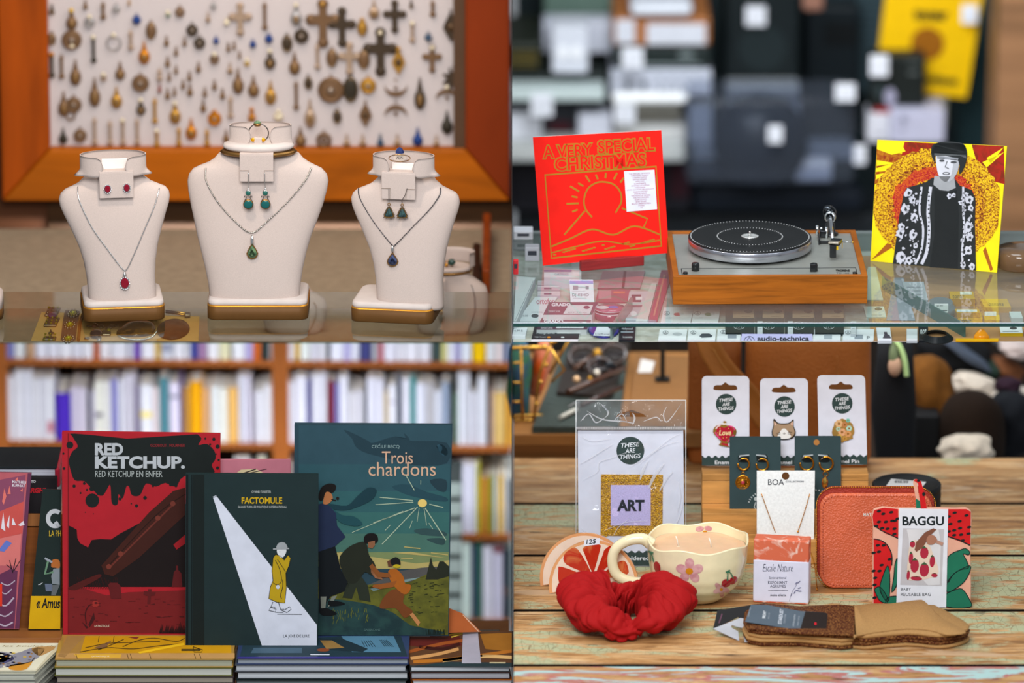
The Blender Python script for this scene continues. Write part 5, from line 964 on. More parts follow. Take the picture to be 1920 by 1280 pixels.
shelf_books('12 28 706 #dcdce4|29 45 697 #e2e2ea|46 61 697 #dedee8|62 75 710 #e0dfe6|76 88 709 #dad9e2|89 102 709 #e6e6ec 790,812,#c47a8a|105 133 738 #4a2bb0|134 148 726 #cdc4d8|149 163 728 #d6cede|165 170 735 #343640|171 178 733 #d5cfe2|179 194 715 #e9e8dd 774,782,#4a4260|195 208 715 #e6e4e0|209 221 711 #8e8cc8|222 232 713 #dddde8|233 244 703 #d8d4e0|245 255 702 #cbc6d4|257 262 725 #6a4f8a|263 287 722 #e2e2ea 772,783,#ecd774|288 299 728 #e6d6d8|300 317 709 #4f8490|318 338 718 #dcd4e8 741,747,#7a7a90|339 343 704 #5a3a8a|344 356 727 #b98a45|357 380 716 #e8a20c|381 394 728 #dba878|396 411 724 #dfe2e2|412 427 728 #e6e6de|428 447 727 #dfae62|448 460 705 #d2d2de|461 471 706 #d9d4e4|473 480 735 #bdb6c4|481 495 733 #dedee6|496 514 722 #e2e2e8', 'B', 0, 'middle shelf, left bay')
shelf_books('540 553 716 #dddde8|554 576 707 #d8d8e4|577 584 712 #4a4596|586 599 703 #e0e0ea|600 613 702 #d8d8e4|615 627 715 #7c2a3c|628 636 718 #7f80c0|637 653 706 #dcdce8|655 668 735 #d8d6de|669 682 733 #d2d0da|684 688 745 #4a5560|689 704 709 #dcdcea|705 720 711 #d8d8e6|721 728 735 #d8c39a|729 744 722 #e0e0ea 752,756,#a9a4b4|745 753 704 #3c4659|754 769 711 #dadae6|770 779 707 #2f9090|780 798 719 #d4d6e4|799 814 719 #b5b3b8|815 828 733 #d3d6e2|829 843 718 #8f9db4|845 851 716 #26302e|852 858 738 #7f9b88|859 870 701 #dde0ea|871 881 702 #d6d8e2|882 896 736 #c9c9d4|897 912 709 #d7dae4|914 918 720 #3a3026|919 925 730 #cfb2a8|926 948 736 #cfae6a|949 959 738 #d99a1c', 'B', 1, 'middle shelf, right bay')
shelf_books('28 40 848 #cfd6e2|41 55 850 #d6dae4|66 90 858 #c9c4a4|96 106 880 #b9c0c4', 'C', 0, 'third shelf, left bay')
shelf_books('440 470 862 #d2d0d6|484 500 860 #dcdcc4|538 548 868 #d6dce0', 'C', 1, 'third shelf, middle stretch')
shelf_books('850 858 884 #d4d4e4|859 867 874 #c9c6e0|868 880 870 #dcdcec|881 893 872 #d4d4e4|894 900 868 #c9c52c|901 908 895 #c58a3a|909 915 897 #d6963a|916 925 893 #8a8a22|926 934 895 #c6cccb|935 944 893 #e2b32a|945 952 895 #dadde2|953 959 900 #3a4140', 'C', 1, 'third shelf, far right')
shelf_books('856 864 1028 #4a5c58|865 884 1018 #cfe0d8|885 893 1024 #43486e|894 904 1012 #2f6a56|905 924 1026 #dcdae8|925 943 1024 #cfcbe0 1024,1036,#7a2a2e|946 954 1030 #2d3a4a|955 959 1026 #3f6a6a', 'D', 1, 'bottom shelf, far right')
# grey stack of flat boxes beside the tall blue book
for i in range(7):
    a = on_y(800, 900+i*36+34, YS-.35); b = on_y(866, 900+i*36+6, YS-.35); q = M(); q.box(((a.x+b.x)/2, YS-.27, (a.z+b.z)/2), (b.x-a.x, .15, b.z-a.z), mt('#7d8884', .5), .003); q.box(((a.x+b.x)/2, YS-.27, b.z+.0026), (b.x-a.x, .15, .004), '#2e3534'); single(q, 'flat_box', 'grey flat box behind the tall blue book, %s from top' % ORD[i], 'box', (a.x, YS-.35, a.z), 'grey boxes piled behind the tall blue book')
q = M(); a = on_y(800, 1151, YS-.35); q.box((a.x+.036, YS-.27, a.z-.16), (.08, .16, .30), '#20262a'); single(q, 'display_plinth', 'dark plinth carrying the pile of grey boxes', 'plinth', (a.x, YS-.3, ZTB))

# ---- stacks of albums
def stack(x0, x1, pyf, ztop, skew, books, pyb, group, where):
    z = ztop
    Pf0, Pf1 = on_z(x0, pyf, ztop), on_z(x1, pyf, ztop); dep = on_z(x0, pyb, ztop).y-Pf0.y
    for i, (th, cover, page, lab, art) in enumerate(books):
        jx = (0 if i == 0 else random.uniform(-.004, .004)); jy = 0 if i == 0 else random.uniform(-.001, .003)
        t = thing('comic_album', lab, 'book', (Pf0.x+jx, Pf0.y+jy, z-th), group); q = M(); W_ = Pf1.x-Pf0.x; ct = .0016
        def quad(zz, inset=0, sk=True):
            return [Vector((Pf0.x+jx+inset, Pf0.y+jy+inset, zz)), Vector((Pf1.x+jx-inset, Pf0.y+jy+inset, zz)), Vector((Pf1.x+jx-inset+skew*dep, Pf0.y+jy+dep-inset, zz)), Vector((Pf0.x+jx+inset+skew*dep, Pf0.y+jy+dep-inset, zz))]
        cm = mt(cover, .25, coat=.5)
        q.prism(quad(z-ct), (0, 0, ct), cm); q.prism(quad(z-th+.0002), (0, 0, ct), cm); q.build('cover', t)
        q = M(); q.prism(quad(z-th+ct, .0025), (0, 0, th-2*ct), mt(page, .7, kind='wood', scale=8, vec=(.1, .1, 80))); q.build('page_block', t)
        if art: q = M(); F = Face((0, 0, z), (0, 0, 1)); F.L = .00012; art(F, q); q.build('cover_print', t)
        z -= th+.0004
def a1(F, q):
    F.P(q, [(126, 1192), (108, 1230), (122, 1232), (158, 1192)], '#9b7440', 1); F.P(q, [(108, 1224), (440, 1224), (440, 1234), (104, 1234)], '#b58a52', 1); F.P(q, [(160, 1192), (432, 1192), (434, 1224), (150, 1224)], '#c28d10', 2)
    for p in ([(160, 1214), (200, 1206), (240, 1204), (300, 1202)], [(184, 1218), (210, 1208), (232, 1198)], [(230, 1212), (260, 1200), (290, 1196), (330, 1202), (346, 1196)], [(150, 1222), (200, 1214), (250, 1216), (300, 1210), (346, 1206)]): F.line(q, sp2(p, 5), 1.6, '#4f3a16', 3)
    F.P(q, [(258, 1222), (346, 1204), (346, 1209), (262, 1225)], '#e2b21c', 4); F.P(q, [(176, 1214), (210, 1200), (196, 1216)], '#7c5a3a', 3); F.P(q, [(240, 1194), (262, 1193), (256, 1198)], '#7c3424', 3)
    for x in (142, 238, 244, 280, 364, 374): F.line(q, [(x, 1225), (x+3, 1234)], 1, '#3a2c14', 3)
    F.P(q, [(138, 1226), (228, 1226), (226, 1233), (146, 1233)], '#d1a238', 2); F.text(q, 'LA PASTEQUE', 172, 1229, 205, 1231.5, '#e8dcc0', 3)
    for x in (186, 214): F.line(q, [(x, 1192), (x-2, 1204)], 1.2, '#4f3a16', 3)
    F.rect(q, 340, 1216, 376, 1220, '#4a3a14', 3); F.line(q, [(362, 1212), (380, 1218), (378, 1222), (364, 1222), (362, 1212)], 1.4, '#3a2a10', 4)
stack(103, 437, 1235.5, ZB, 0, [(.016, '#a8823c', '#9a9a86', 'ochre comic album on top of the stack under the two front books', a1), (.017, '#5a5a1e', '#b7b7ae', 'olive edged comic album, second in the left album stack', None), (.014, '#3a3030', '#8d8478', 'dark comic album, third in the left album stack', None), (.018, '#2e4674', '#8a9284', 'blue edged comic album, fourth in the left album stack', None), (.016, '#c05a18', '#b9bdc4', 'orange edged comic album near the bottom of the left stack', None), (.06, '#26262a', '#8a8a88', 'thick dark album at the bottom of the left stack', None)], 1178, 'comic albums stacked in the left pile', '')
def a2(F, q):
    F.P(q, [(450, 1230), (764, 1230), (752, 1192), (640, 1192), (456, 1206)], '#20343e', 1); F.P(q, [(640, 1192), (738, 1192), (752, 1222), (660, 1222)], '#4d7891', 2); F.P(q, [(600, 1198), (640, 1196), (690, 1216), (680, 1222), (620, 1218)], '#1c2c34', 3); F.P(q, [(600, 1200), (622, 1200), (646, 1214), (612, 1216)], '#8a6a3a', 4); F.disc(q, 606, 1218, 12, 3, '#7a3f24', 3)
    for i in range(5): F.line(q, [(678+i*4, 1200), (684+i*5, 1212)], 1.1, '#1c2c34', 3); F.line(q, [(712+i*3, 1199), (722+i*4, 1212)], 1.1, '#1c2c34', 3)
    F.P(q, [(446, 1231), (766, 1231), (766, 1234), (446, 1234)], '#332d78', 4); F.rect(q, 582, 1226, 618, 1227.5, '#d6dae6', 5); F.P(q, [(470, 1224), (566, 1224), (566, 1214), (476, 1214)], '#3d5566', 3)
stack(444, 766, 1233, ZB, 0, [(.013, '#2b3a60', '#8f969e', 'blue comic album on top of the middle stack', a2), (.014, '#4a4e54', '#a6aab0', 'grey comic album, second in the middle stack', None), (.015, '#23282c', '#b4b8bc', 'black comic album with grey pages, third in the middle stack', None), (.016, '#14201e', '#5d6668', 'dark green album, fourth in the middle stack', None), (.08, '#20242a', '#8a8a88', 'thick dark album at the bottom of the middle stack', None)], 1174, 'comic albums stacked in the middle pile', '')
def a3(F, q):
    F.P(q, [(769, 1246), (962, 1246), (962, 1183), (738, 1183)], '#5a3a24', 1); F.P(q, [(748, 1196), (860, 1186), (866, 1210), (800, 1214), (756, 1208)], '#5e1f1c', 2); F.P(q, [(744, 1184), (806, 1184), (806, 1194), (748, 1194)], '#7d6a6e', 3)
    for p, c in (([(764, 1222), (830, 1206), (872, 1200)], '#9a4f22'), ([(770, 1234), (820, 1226), (860, 1216)], '#c9935a'), ([(775, 1240), (840, 1236), (960, 1220)], '#b06a22'), ([(830, 1238), (900, 1230), (960, 1232)], '#d8ae70'), ([(786, 1212), (830, 1216), (862, 1206)], '#3a1614')): F.line(q, sp2(p, 6), 6, c, 4)
    F.P(q, [(900, 1188), (962, 1186), (962, 1222), (910, 1216)], '#9a6420', 3); F.P(q, [(842, 1240), (962, 1242), (962, 1250), (776, 1248)], '#23353a', 5); F.rect(q, 918, 1241, 948, 1243, '#d0c49a', 6); F.line(q, [(842, 1190), (884, 1184), (846, 1194)], 3, '#d4b13c', 5)
    F.P(q, [(868, 1184), (896, 1184), (902, 1243), (866, 1243)], '#aaa6b4', 7)
stack(769, 957, 1248, ZB-.012, -.10, [(.012, '#2c2f30', '#b9bdc2', 'glossy red and orange comic album on the right stack', a3), (.014, '#3b1c14', '#9a9aa0', 'maroon edged album, second in the right stack', None), (.014, '#c4681a', '#b4b6ba', 'orange edged album, third in the right stack', None), (.09, '#2a2020', '#8a8a88', 'thick brown album at the bottom of the right stack', None)], 1180, 'comic albums stacked in the right pile', '')
def a0_(F, q):
    F.P(q, [(-8, 1256), (66, 1256), (120, 1194), (-8, 1194)], '#d9d5bc', 1); F.text(q, 'revue dessinee', -2, 1201, 112, 1205, '#3b3a78', 2, .04, .4); F.disc(q, 102, 1196.5, 15, 2.4, '#4a4a84', 2); F.disc(q, 102, 1196.5, 12, 1.6, '#dcdac8', 3); F.text(q, 'les boules de', 4, 1209, 106, 1212, '#8c7a4a', 2, 0, .3)
    F.text(q, 'LE', -6, 1193, 14, 1199, '#2c2a50', 2, .05)
    for p, c in (([(-8, 1222), (30, 1224), (60, 1214), (84, 1216), (60, 1240), (10, 1250), (-8, 1250)], '#8b8a94'), ([(20, 1246), (58, 1240), (66, 1230), (50, 1254), (20, 1255)], '#c98a2c'), ([(-8, 1224), (16, 1226), (26, 1236), (-8, 1246)], '#5a5a86'), ([(60, 1214), (104, 1212), (84, 1226), (70, 1228)], '#b48a54')): F.P(q, sp2(p, 3, True), c, 3)
    rnd = random.Random(5)
    for i in range(26): F.disc(q, rnd.uniform(-4, 60), rnd.uniform(1220, 1250), rnd.uniform(2, 5), 1.3, rnd.choice(['#c8a83a', '#2f3050', '#6a6a78', '#d8d4c0', '#9a6a2a']), 4, 8)
stack(-30, 68, 1257, ZB-.006, .26, [(.006, '#cfcab0', '#c9c8bc', 'white illustrated magazine on top of the far left pile', a0_), (.012, '#a6a698', '#b0b0a4', 'pale magazine, second in the far left pile', None), (.012, '#9c9c90', '#a9a99e', 'pale magazine, third in the far left pile', None), (.012, '#8e8e84', '#a0a096', 'pale magazine, fourth in the far left pile', None), (.10, '#5a5a54', '#8a8a88', 'thick grey magazine at the bottom of the far left pile', None)], 1192, 'magazines in the far left pile', '')

# ---- red comic
def book(name, label, corners, zb, th, col, side='#d7d2c6', lean_=4, w0=None, yaw=0):
    O = on_z(corners[0][0], corners[0][1], zb) ; t = thing(name, label, 'book', O); F = Face(O, lean(lean_, yaw)); F.L = .00025
    q = M(); F.slab(q, corners, .0018, mt(col, .6), None); 
    q.prism([F.pt(x, y, 0)-F.n*(th-.0018) for x, y in corners], -F.n*.0018, mt(col, .4)); q.build('cover', t)
    (xa, ya), (xb, yb2), (xc, yc), (xd, yd) = corners; q = M(); ins = [(xa+2, ya-3), (xb-3, yb2-3), (xc-3, yc+3), (xd+2, yd+3)]
    q.prism([F.pt(x, y, 0)-F.n*.0018 for x, y in ins], -F.n*(th-.0036), mt(side, .8)); q.build('page_block', t); return t, F
RB = '#1b2120'
t, F = book('comic_book', 'red and black comic with a night graveyard cover, standing upright', [(118, 1189), (411, 1190), (413, 814), (116, 810)], ZB+.0006, .014, '#a01c26')
rc = mt('#9c1b26'); rd = mt('#6e1c1e'); bl = mt('#171c1b')
q = M(); F.rect(q, 127, 812.5, 129, 1188, '#6c1219', 1); q.build('hinge_line', t)
q = M(); F.P(q, sp2([(238, 822), (140, 812.5), (136, 818), (146, 836), (136, 846), (129, 862), (132, 880), (140, 900), (158, 902), (172, 916), (181, 925), (182, 927), (192, 929), (199, 920), (206, 908), (208, 920), (209, 940), (214, 947), (221, 944), (222, 926), (228, 934), (232, 930), (237, 912), (242, 912), (246, 926), (254, 930), (264, 926), (274, 906), (292, 912), (310, 905), (330, 912), (346, 892), (400, 888), (397, 872), (404, 860), (402, 845), (388, 832), (372, 834), (378, 822), (370, 813.8)], 3), bl, 1)
for x, y, r in ((131, 834, 6.5), (173, 938, 13), (172, 916, 4.5), (158, 906, 2.5), (139, 911, 3), (163, 918, 2), (151, 924, 1.8), (225, 935, 3), (256, 948, 3), (272, 933, 3.5), (287, 911, 2), (320, 908, 3), (330, 910, 3), (401, 823, 3), (408, 837, 4), (408, 877, 3), (405, 851, 1.5), (119, 850, 2), (120, 878, 2.5), (385, 822, 2), (394, 833, 2), (410, 862, 2), (175, 963, 1), (160, 960, 1), (246, 944, 1.4)): F.disc(q, x, y, r, r*1.02, bl, 2, 16)
q.build('ink_splash', t, 'black ink splash shape across the cover top')
q = M(); F.P(q, [(129, 985), (136, 988), (144, 993), (145, 1008), (150, 1018), (165, 1026), (172, 1012), (188, 1010), (208, 1011), (225, 1000), (300, 960), (390, 930), (411, 928), (410, 1100), (129, 1100)][::-1], mt('#1c1414', .45), 1)
F.P(q, [(129, 1106), (150, 1101), (200, 1116), (240, 1110), (410, 1104), (410, 1187), (129, 1187)][::-1], rd, 2); F.P(q, [(325, 1021), (347, 1002), (347, 1019), (331, 1030)], mt('#8f1b22', .4), 3)
co = mt('#3b1c16', .45); F.P(q, [(190, 1060), (280, 960), (325, 920), (347, 914), (347, 965), (260, 1046), (212, 1080), (196, 1076)][::-1], co, 3); F.line(q, sp2([(200, 1064), (290, 968), (347, 926)], 5), 1.4, '#22100d', 4); F.line(q, [(206, 1063), (325, 945)], 3.2, '#5f2a22', 4)
for x, y in ((204, 1062), (226, 1038), (296, 971), (324, 944)): F.disc(q, x, y, 5, 5, '#6a3026', 5, 14)
g1 = mt('#571a1c', .45)
for pts in ([(203, 1096), (206, 1092), (220, 1092), (226, 1098), (228, 1122), (208, 1122)], [(270, 1108), (278, 1108), (278, 1104), (284, 1104), (284, 1110), (292, 1110), (290, 1116), (283, 1117), (282, 1132), (276, 1132), (277, 1117), (269, 1115)], [(322, 1100), (326, 1072), (330, 1068), (330, 1060), (334, 1060), (334, 1068), (340, 1074), (342, 1100)]): F.P(q, pts[::-1], g1, 4)
F.P(q, sp2([(128, 1102), (150, 1090), (185, 1076), (188, 1082), (160, 1098), (140, 1106)], 3, True)[::-1], mt('#4a1a18', .45), 4)
F.line(q, sp2([(162, 1170), (160, 1150), (166, 1136), (174, 1132)], 5), 2, '#3a1214', 4); F.disc(q, 179, 1132, 7, 6, '#8e2a26', 4, 14); F.disc(q, 180, 1130, 3, 2, '#4a1416', 5, 10)
for pts in ([(154, 1166), (166, 1176), (162, 1178)], [(176, 1148), (178, 1160), (168, 1176), (166, 1170)]): F.P(q, pts, '#3a1416', 4)
rnd = random.Random(2)
for i in range(46): x = 300+i*2.4; y = 1186-rnd.uniform(4, 18)-(i*.25); F.P(q, [(x-2, 1187), (x+2, 1187), (x+3, y)], '#2a1012', 5)
for i in range(40): x = 130+rnd.uniform(0, 215); y = rnd.uniform(1120, 1170); F.line(q, [(x, y), (x+rnd.uniform(4, 14), y+rnd.uniform(-1, 1))], 1, '#4e1618', 4)
for i in range(24): x = 150+i*3.2; F.line(q, [(x, 1104), (x-5, 1080+rnd.uniform(0, 14))], .8, '#361413', 3)
q.build('graveyard_picture', t, 'dark red night graveyard picture')
q = M(); sv = mt('#a9adb1', .35); F.text(q, 'RED', 178, 830.5, 231, 853.5, sv, 3, .045); F.text(q, 'KETCHUP.', 178, 855, 347, 878.5, sv, 3, .045)
F.text(q, 'RED KETCHUP EN ENFER', 178.5, 882, 304.5, 894, '#9aa09e', 3); F.text(q, 'GODBOUT . FOURNIER', 282, 832, 347, 837.5, '#7d2226', 3, .02); F.text(q, 'LA PASTEQUE', 177, 1171, 205, 1176, '#b8a894', 6, .02); q.build('lettering', t)

# ---- blue comic
t, F = book('comic_book', 'tall teal comic with three figures under a pale sun', [(553, 1191), (841, 1192), (848, 797), (552, 795)], ZB+.0006, .016, '#263c46')
q = M()
sky = [('#2c4650', 797, 870), ('#2c4c54', 870, 920), ('#2d5457', 920, 960), ('#335d5a', 960, 1000), ('#41655a', 1000, 1035), ('#6e7a50', 1035, 1062)]
for i, (c, y0, y1) in enumerate(sky): F.P(q, [(560, y1), (845.5-(y1-800)*.016, y1), (845.5-(y0-800)*.016, y0), (560, y0)], mt(c, .4), 1)
for pts, c in (([(645, 806), (662, 812), (690, 826), (700, 830), (740, 818), (768, 824), (758, 812), (770, 826), (838, 830), (838, 868), (780, 872), (740, 862), (690, 850), (668, 838), (660, 822)], '#223740'), ([(735, 912), (765, 908), (800, 922), (836, 932), (836, 940), (800, 936), (760, 926)], '#24414a'), ([(806, 900), (836, 899), (836, 921), (820, 918)], '#22363e'), ([(776, 994), (800, 990), (834, 997), (834, 1005), (790, 1002)], '#2f4748'), ([(800, 1010), (832, 1009), (832, 1021), (815, 1018)], '#2d4444'), ([(818, 836), (830, 833), (839, 844), (838, 853), (828, 852)], '#2f4e5c')): F.P(q, sp2(pts, 3, True)[::-1], mt(c, .4), 2)
yl = '#a3945a'
for a in (([(600, 1040), (620, 1034), (700, 1044), (780, 1056), (842, 1050), (842, 1066), (600, 1066)]), ([(736, 1036), (770, 1034), (838, 1046), (800, 1042)]), ([(632, 1034), (652, 1036), (662, 1044)])): F.P(q, a[::-1], yl, 3)
for a, b in (((758, 1025), (788, 1028)), ((808, 1036), (840, 1040)), ((752, 1046), (774, 1047))): F.line(q, [a, b], 2, yl, 4)
F.P(q, [(690, 1096), (720, 1084), (750, 1070), (790, 1064), (842, 1060), (842, 1090), (690, 1100)][::-1], mt('#4c4a48', .4), 4); F.P(q, [(690, 1100), (760, 1086), (800, 1080), (700, 1108)], '#6f8482', 5)
F.P(q, [(595, 1085), (690, 1096), (770, 1090), (800, 1076), (842, 1062), (840, 1190), (560, 1190), (560, 1090)][::-1], mt('#5f5e22', .45, kind='mottle', c2='#4b4c1e', scale=40), 5)
F.P(q, [(798, 1086), (808, 1044), (812, 1060), (818, 1068), (824, 1052), (832, 1052), (842, 1062), (842, 1080), (820, 1086)][::-1], '#23261c', 6)
F.P(q, sp2([(560, 1120), (600, 1122), (640, 1124), (700, 1134), (740, 1150), (770, 1172), (812, 1180), (822, 1190), (560, 1190)], 2)[::-1], mt('#1e3234', .45, kind='mottle', c2='#26403e', scale=40), 6)
rnd = random.Random(9)
for i in range(40): x = rnd.uniform(765, 836); y = rnd.uniform(1092, 1150); F.line(q, [(x, y), (x+rnd.uniform(3, 9), y+rnd.uniform(-2, 1))], 1.4, '#262a14', 6)
for i in range(34): x = rnd.uniform(622, 690); y = rnd.uniform(1146, 1170); F.line(q, [(x, y), (x+rnd.uniform(-3, 3), y-8)], .9, '#5b5f24', 7)
for i in range(18): x = 800+i*2; F.line(q, [(x, 1190), (x+rnd.uniform(-4, 4), 1180)], 1, '#14201a', 8)
q.build('landscape_picture', t)
q = M(); F.disc(q, 792, 943, 8.5, 7.5, '#d2b565', 4, 20)
for a, b, w in (((712, 932), (774, 938), 1.6), ((704, 946), (775, 941), 1.4), ((805, 945), (831, 951), 1.8), ((760, 889), (777, 919), 1.4), ((789, 900), (789, 908), 1), ((783, 950), (716, 1020), 1.6), ((778, 952), (700, 980), 1.6), ((797, 952), (836, 1012), 1.8), ((786, 952), (782, 978), 1), ((795, 952), (800, 985), 1), ((804, 980), (812, 992), 1), ((732, 984), (722, 994), 1.2), ((756, 958), (660, 998), 1.1), ((773, 976), (768, 990), 1)): F.line(q, [a, b], w, '#9aa890', 5)
q.build('sun_rays', t)
q = M()
# standing figure with scarf
F.P(q, [(598, 1150), (597, 1030), (628, 1022), (640, 1070), (658, 1090), (652, 1106), (620, 1118)][::-1], '#0d1216', 8); F.P(q, [(597, 945), (612, 942), (630, 962), (632, 985), (648, 1006), (628, 1024), (597, 1034)][::-1], '#1d2740', 9)
F.P(q, sp2([(618, 944), (650, 948), (670, 930), (690, 914), (706, 918), (700, 934), (680, 946), (650, 956), (624, 954)], 3, True), '#16333b', 8); F.P(q, sp2([(616, 948), (640, 965), (664, 968), (680, 982), (664, 986), (640, 980), (626, 966)], 3, True), '#1c4349', 8)
F.P(q, sp2([(598, 925), (604, 912), (618, 906), (630, 910), (626, 922), (610, 928), (604, 938), (598, 936)], 3, True), '#14100f', 9); F.P(q, sp2([(608, 930), (612, 922), (620, 924), (624, 934), (616, 944), (606, 944)], 3, True), '#a0643c', 10); F.line(q, [(621, 936), (630, 938)], 1.6, '#1c1412', 11); F.disc(q, 633, 934, 3, 3, '#1c1412', 11, 10)
F.P(q, [(601, 1118), (612, 1118), (610, 1140), (602, 1140)], '#6f7268', 9); F.P(q, [(614, 1140), (622, 1118), (632, 1116), (626, 1126)], '#6f7268', 9); F.P(q, sp2([(600, 1142), (614, 1140), (632, 1150), (618, 1154), (602, 1152)], 3, True), '#0c0e10', 10); F.P(q, sp2([(616, 1126), (640, 1128), (646, 1133), (620, 1136)], 3, True), '#0c0e10', 10)
# stooping figure
F.P(q, sp2([(636, 1050), (648, 1030), (668, 1018), (686, 1017), (692, 1040), (704, 1060), (698, 1078), (684, 1072), (668, 1092), (650, 1088)], 3, True), '#1f2219', 9); F.P(q, [(642, 1120), (652, 1090), (676, 1078), (690, 1098), (695, 1128), (674, 1124), (668, 1100), (660, 1122)][::-1], '#252a20', 8)
F.P(q, sp2([(682, 1010), (686, 1002), (696, 999), (706, 1002), (709, 1012), (704, 1018), (690, 1018), (684, 1018)], 3, True), '#120e0e', 10); F.P(q, [(690, 1016), (703, 1013), (703, 1022), (698, 1028), (690, 1026)], '#7c5238', 11); F.P(q, [(694, 1058), (712, 1078), (718, 1086), (704, 1084), (696, 1074)], '#8a5a3c', 9)
# reaching figure
F.P(q, sp2([(728, 1070), (742, 1066), (756, 1080), (760, 1094), (770, 1096), (768, 1108), (758, 1114), (742, 1102), (732, 1088)], 3, True), '#9a5418', 10); F.P(q, sp2([(712, 1140), (722, 1116), (740, 1104), (758, 1112), (756, 1130), (774, 1146), (758, 1158), (742, 1140)], 3, True), '#6b3a1a', 9); F.P(q, [(730, 1074), (734, 1082), (708, 1082), (692, 1062), (698, 1056), (712, 1072)], '#7a4620', 11); F.P(q, [(744, 1088), (738, 1100), (712, 1104), (698, 1100), (700, 1096), (730, 1092)], '#854a1e', 11)
F.P(q, sp2([(732, 1050), (742, 1044), (750, 1050), (750, 1060), (736, 1060)], 3, True), '#141414', 12); F.P(q, [(726, 1052), (734, 1048), (735, 1062), (728, 1062)], '#5a3826', 11); F.disc(q, 744, 1061, 7, 3.5, '#b09a1c', 13, 12); F.P(q, [(768, 1152), (774, 1148), (788, 1166), (784, 1174), (780, 1168)], '#b07848', 10)
q.build('figure_picture', t)
q = M(); F.text(q, 'CECILE BECQ', 697, 834, 749, 841, '#7d9494', 4); F.text(q, "'", 711, 831.5, 713, 834, '#7d9494', 4, shear=.3); F.text(q, 'Trois', 716, 846, 774, 869, '#c09a80', 4); F.text(q, 'chardons', 691, 866, 817, 892, '#c09a80', 4); F.text(q, 'SARBACANE', 683, 1178, 713, 1182, '#4f6a66', 9); q.build('lettering', t)

# ---- dark green book in front
t, F = book('comic_book', 'dark green book with a white light beam and yellow coat figure', [(348, 1209), (596, 1212), (597, 889.5), (348, 888)], ZB+.0006, .012, '#1b2a2b', lean_=4)
q = M(); F.rect(q, 349, 889, 353, 1208, '#0d1314', 1); F.rect(q, 361, 889.5, 383, 1209, '#121a19', 1); F.rect(q, 359, 889.5, 360.3, 1209, '#0a0f10', 2); q.build('spine_cloth', t, 'near black cloth spine strip')
q = M(); beam = mt('#c3c6d2', .45); F.P(q, [(399, 931), (405, 928.5), (594, 1171), (594, 1211), (491, 1210)][::-1], beam, 1); F.line(q, [(399, 933), (406, 930)], .8, '#2c3436', 2); q.build('light_beam', t)
q = M(); cy = mt('#a98b16', .5); ik = '#14181a'
co_ = [(512, 1045), (517, 1039), (526, 1042), (533, 1050), (540, 1040), (545, 1046), (542, 1060), (536, 1074), (537, 1100), (534, 1130), (520, 1129), (504, 1122), (507, 1100), (512, 1088), (510, 1070)]
F.P(q, co_[::-1], cy, 3); F.line(q, co_, 1.1, ik, 4, True); F.line(q, sp2([(516, 1050), (524, 1066), (528, 1088), (520, 1096), (512, 1092)], 4), 1.1, ik, 4); F.line(q, sp2([(520, 1048), (532, 1066), (535, 1072)], 4), 1, ik, 4); F.line(q, sp2([(530, 1086), (530, 1100), (526, 1116), (528, 1122)], 4), 1.2, ik, 4); F.disc(q, 521, 1100, 3.5, 4, '#b9bcc4', 5, 10)
F.P(q, sp2([(519, 1032), (521, 1026), (528, 1023), (535, 1026), (537, 1033), (533, 1042), (527, 1045), (521, 1039)], 3, True), '#c9cacc', 4); F.P(q, sp2([(519, 1028), (521, 1019), (529, 1016), (536, 1019), (538, 1028)], 3, True), '#8f9294', 5); F.line(q, [(512, 1029), (542, 1028)], 2.4, '#8f9294', 6); F.line(q, [(524, 1034), (525, 1034)], 1.6, '#14181a', 6)
for pp in ([(512, 1128), (508, 1137), (516, 1138)], [(522, 1128), (526, 1142), (533, 1142)], [(508, 1138), (504, 1144), (516, 1147), (518, 1142), (508, 1138)], [(526, 1143), (538, 1148), (546, 1142), (543, 1137), (534, 1143)]): F.line(q, pp, 1.1, ik, 4)
F.line(q, [(516, 1147.5), (531, 1148)], .8, ik, 4); F.line(q, [(520, 1151), (566, 1151.5)], .9, ik, 4); q.build('coat_figure_picture', t, 'small walking figure in a yellow coat')
q = M(); F.text(q, 'OYVIND TORSETER', 472, 919.5, 508, 924, '#b9bdb9', 3); F.text(q, 'FACTOMULE', 453, 932, 529, 944, '#c09a12', 3, .02); F.text(q, 'GRAND THRILLER POLITIQUE INTERNATIONAL', 446, 948, 538, 953, '#a9adaa', 3); F.text(q, 'LA JOIE DE LIRE', 531, 1189, 580, 1196, '#20282a', 3, -.0); q.build('lettering', t)
# ---- pink book behind
t, F = book('comic_book', 'pink book peeking out between the red and teal comics', [(400, 1188), (545, 1188), (543, 877), (398, 877)], ZB+.0006, .01, '#b8707e', lean_=1); t.location.y += .05
q = M(); F.P(q, [(440, 889), (452, 880), (480, 879), (500, 889)], '#c9b890', 1); F.line(q, [(450, 889), (480, 879)], 2, '#2a2022', 2); F.line(q, [(458, 889), (500, 879)], 1.5, '#2a2022', 2); q.build('cover_print', t)
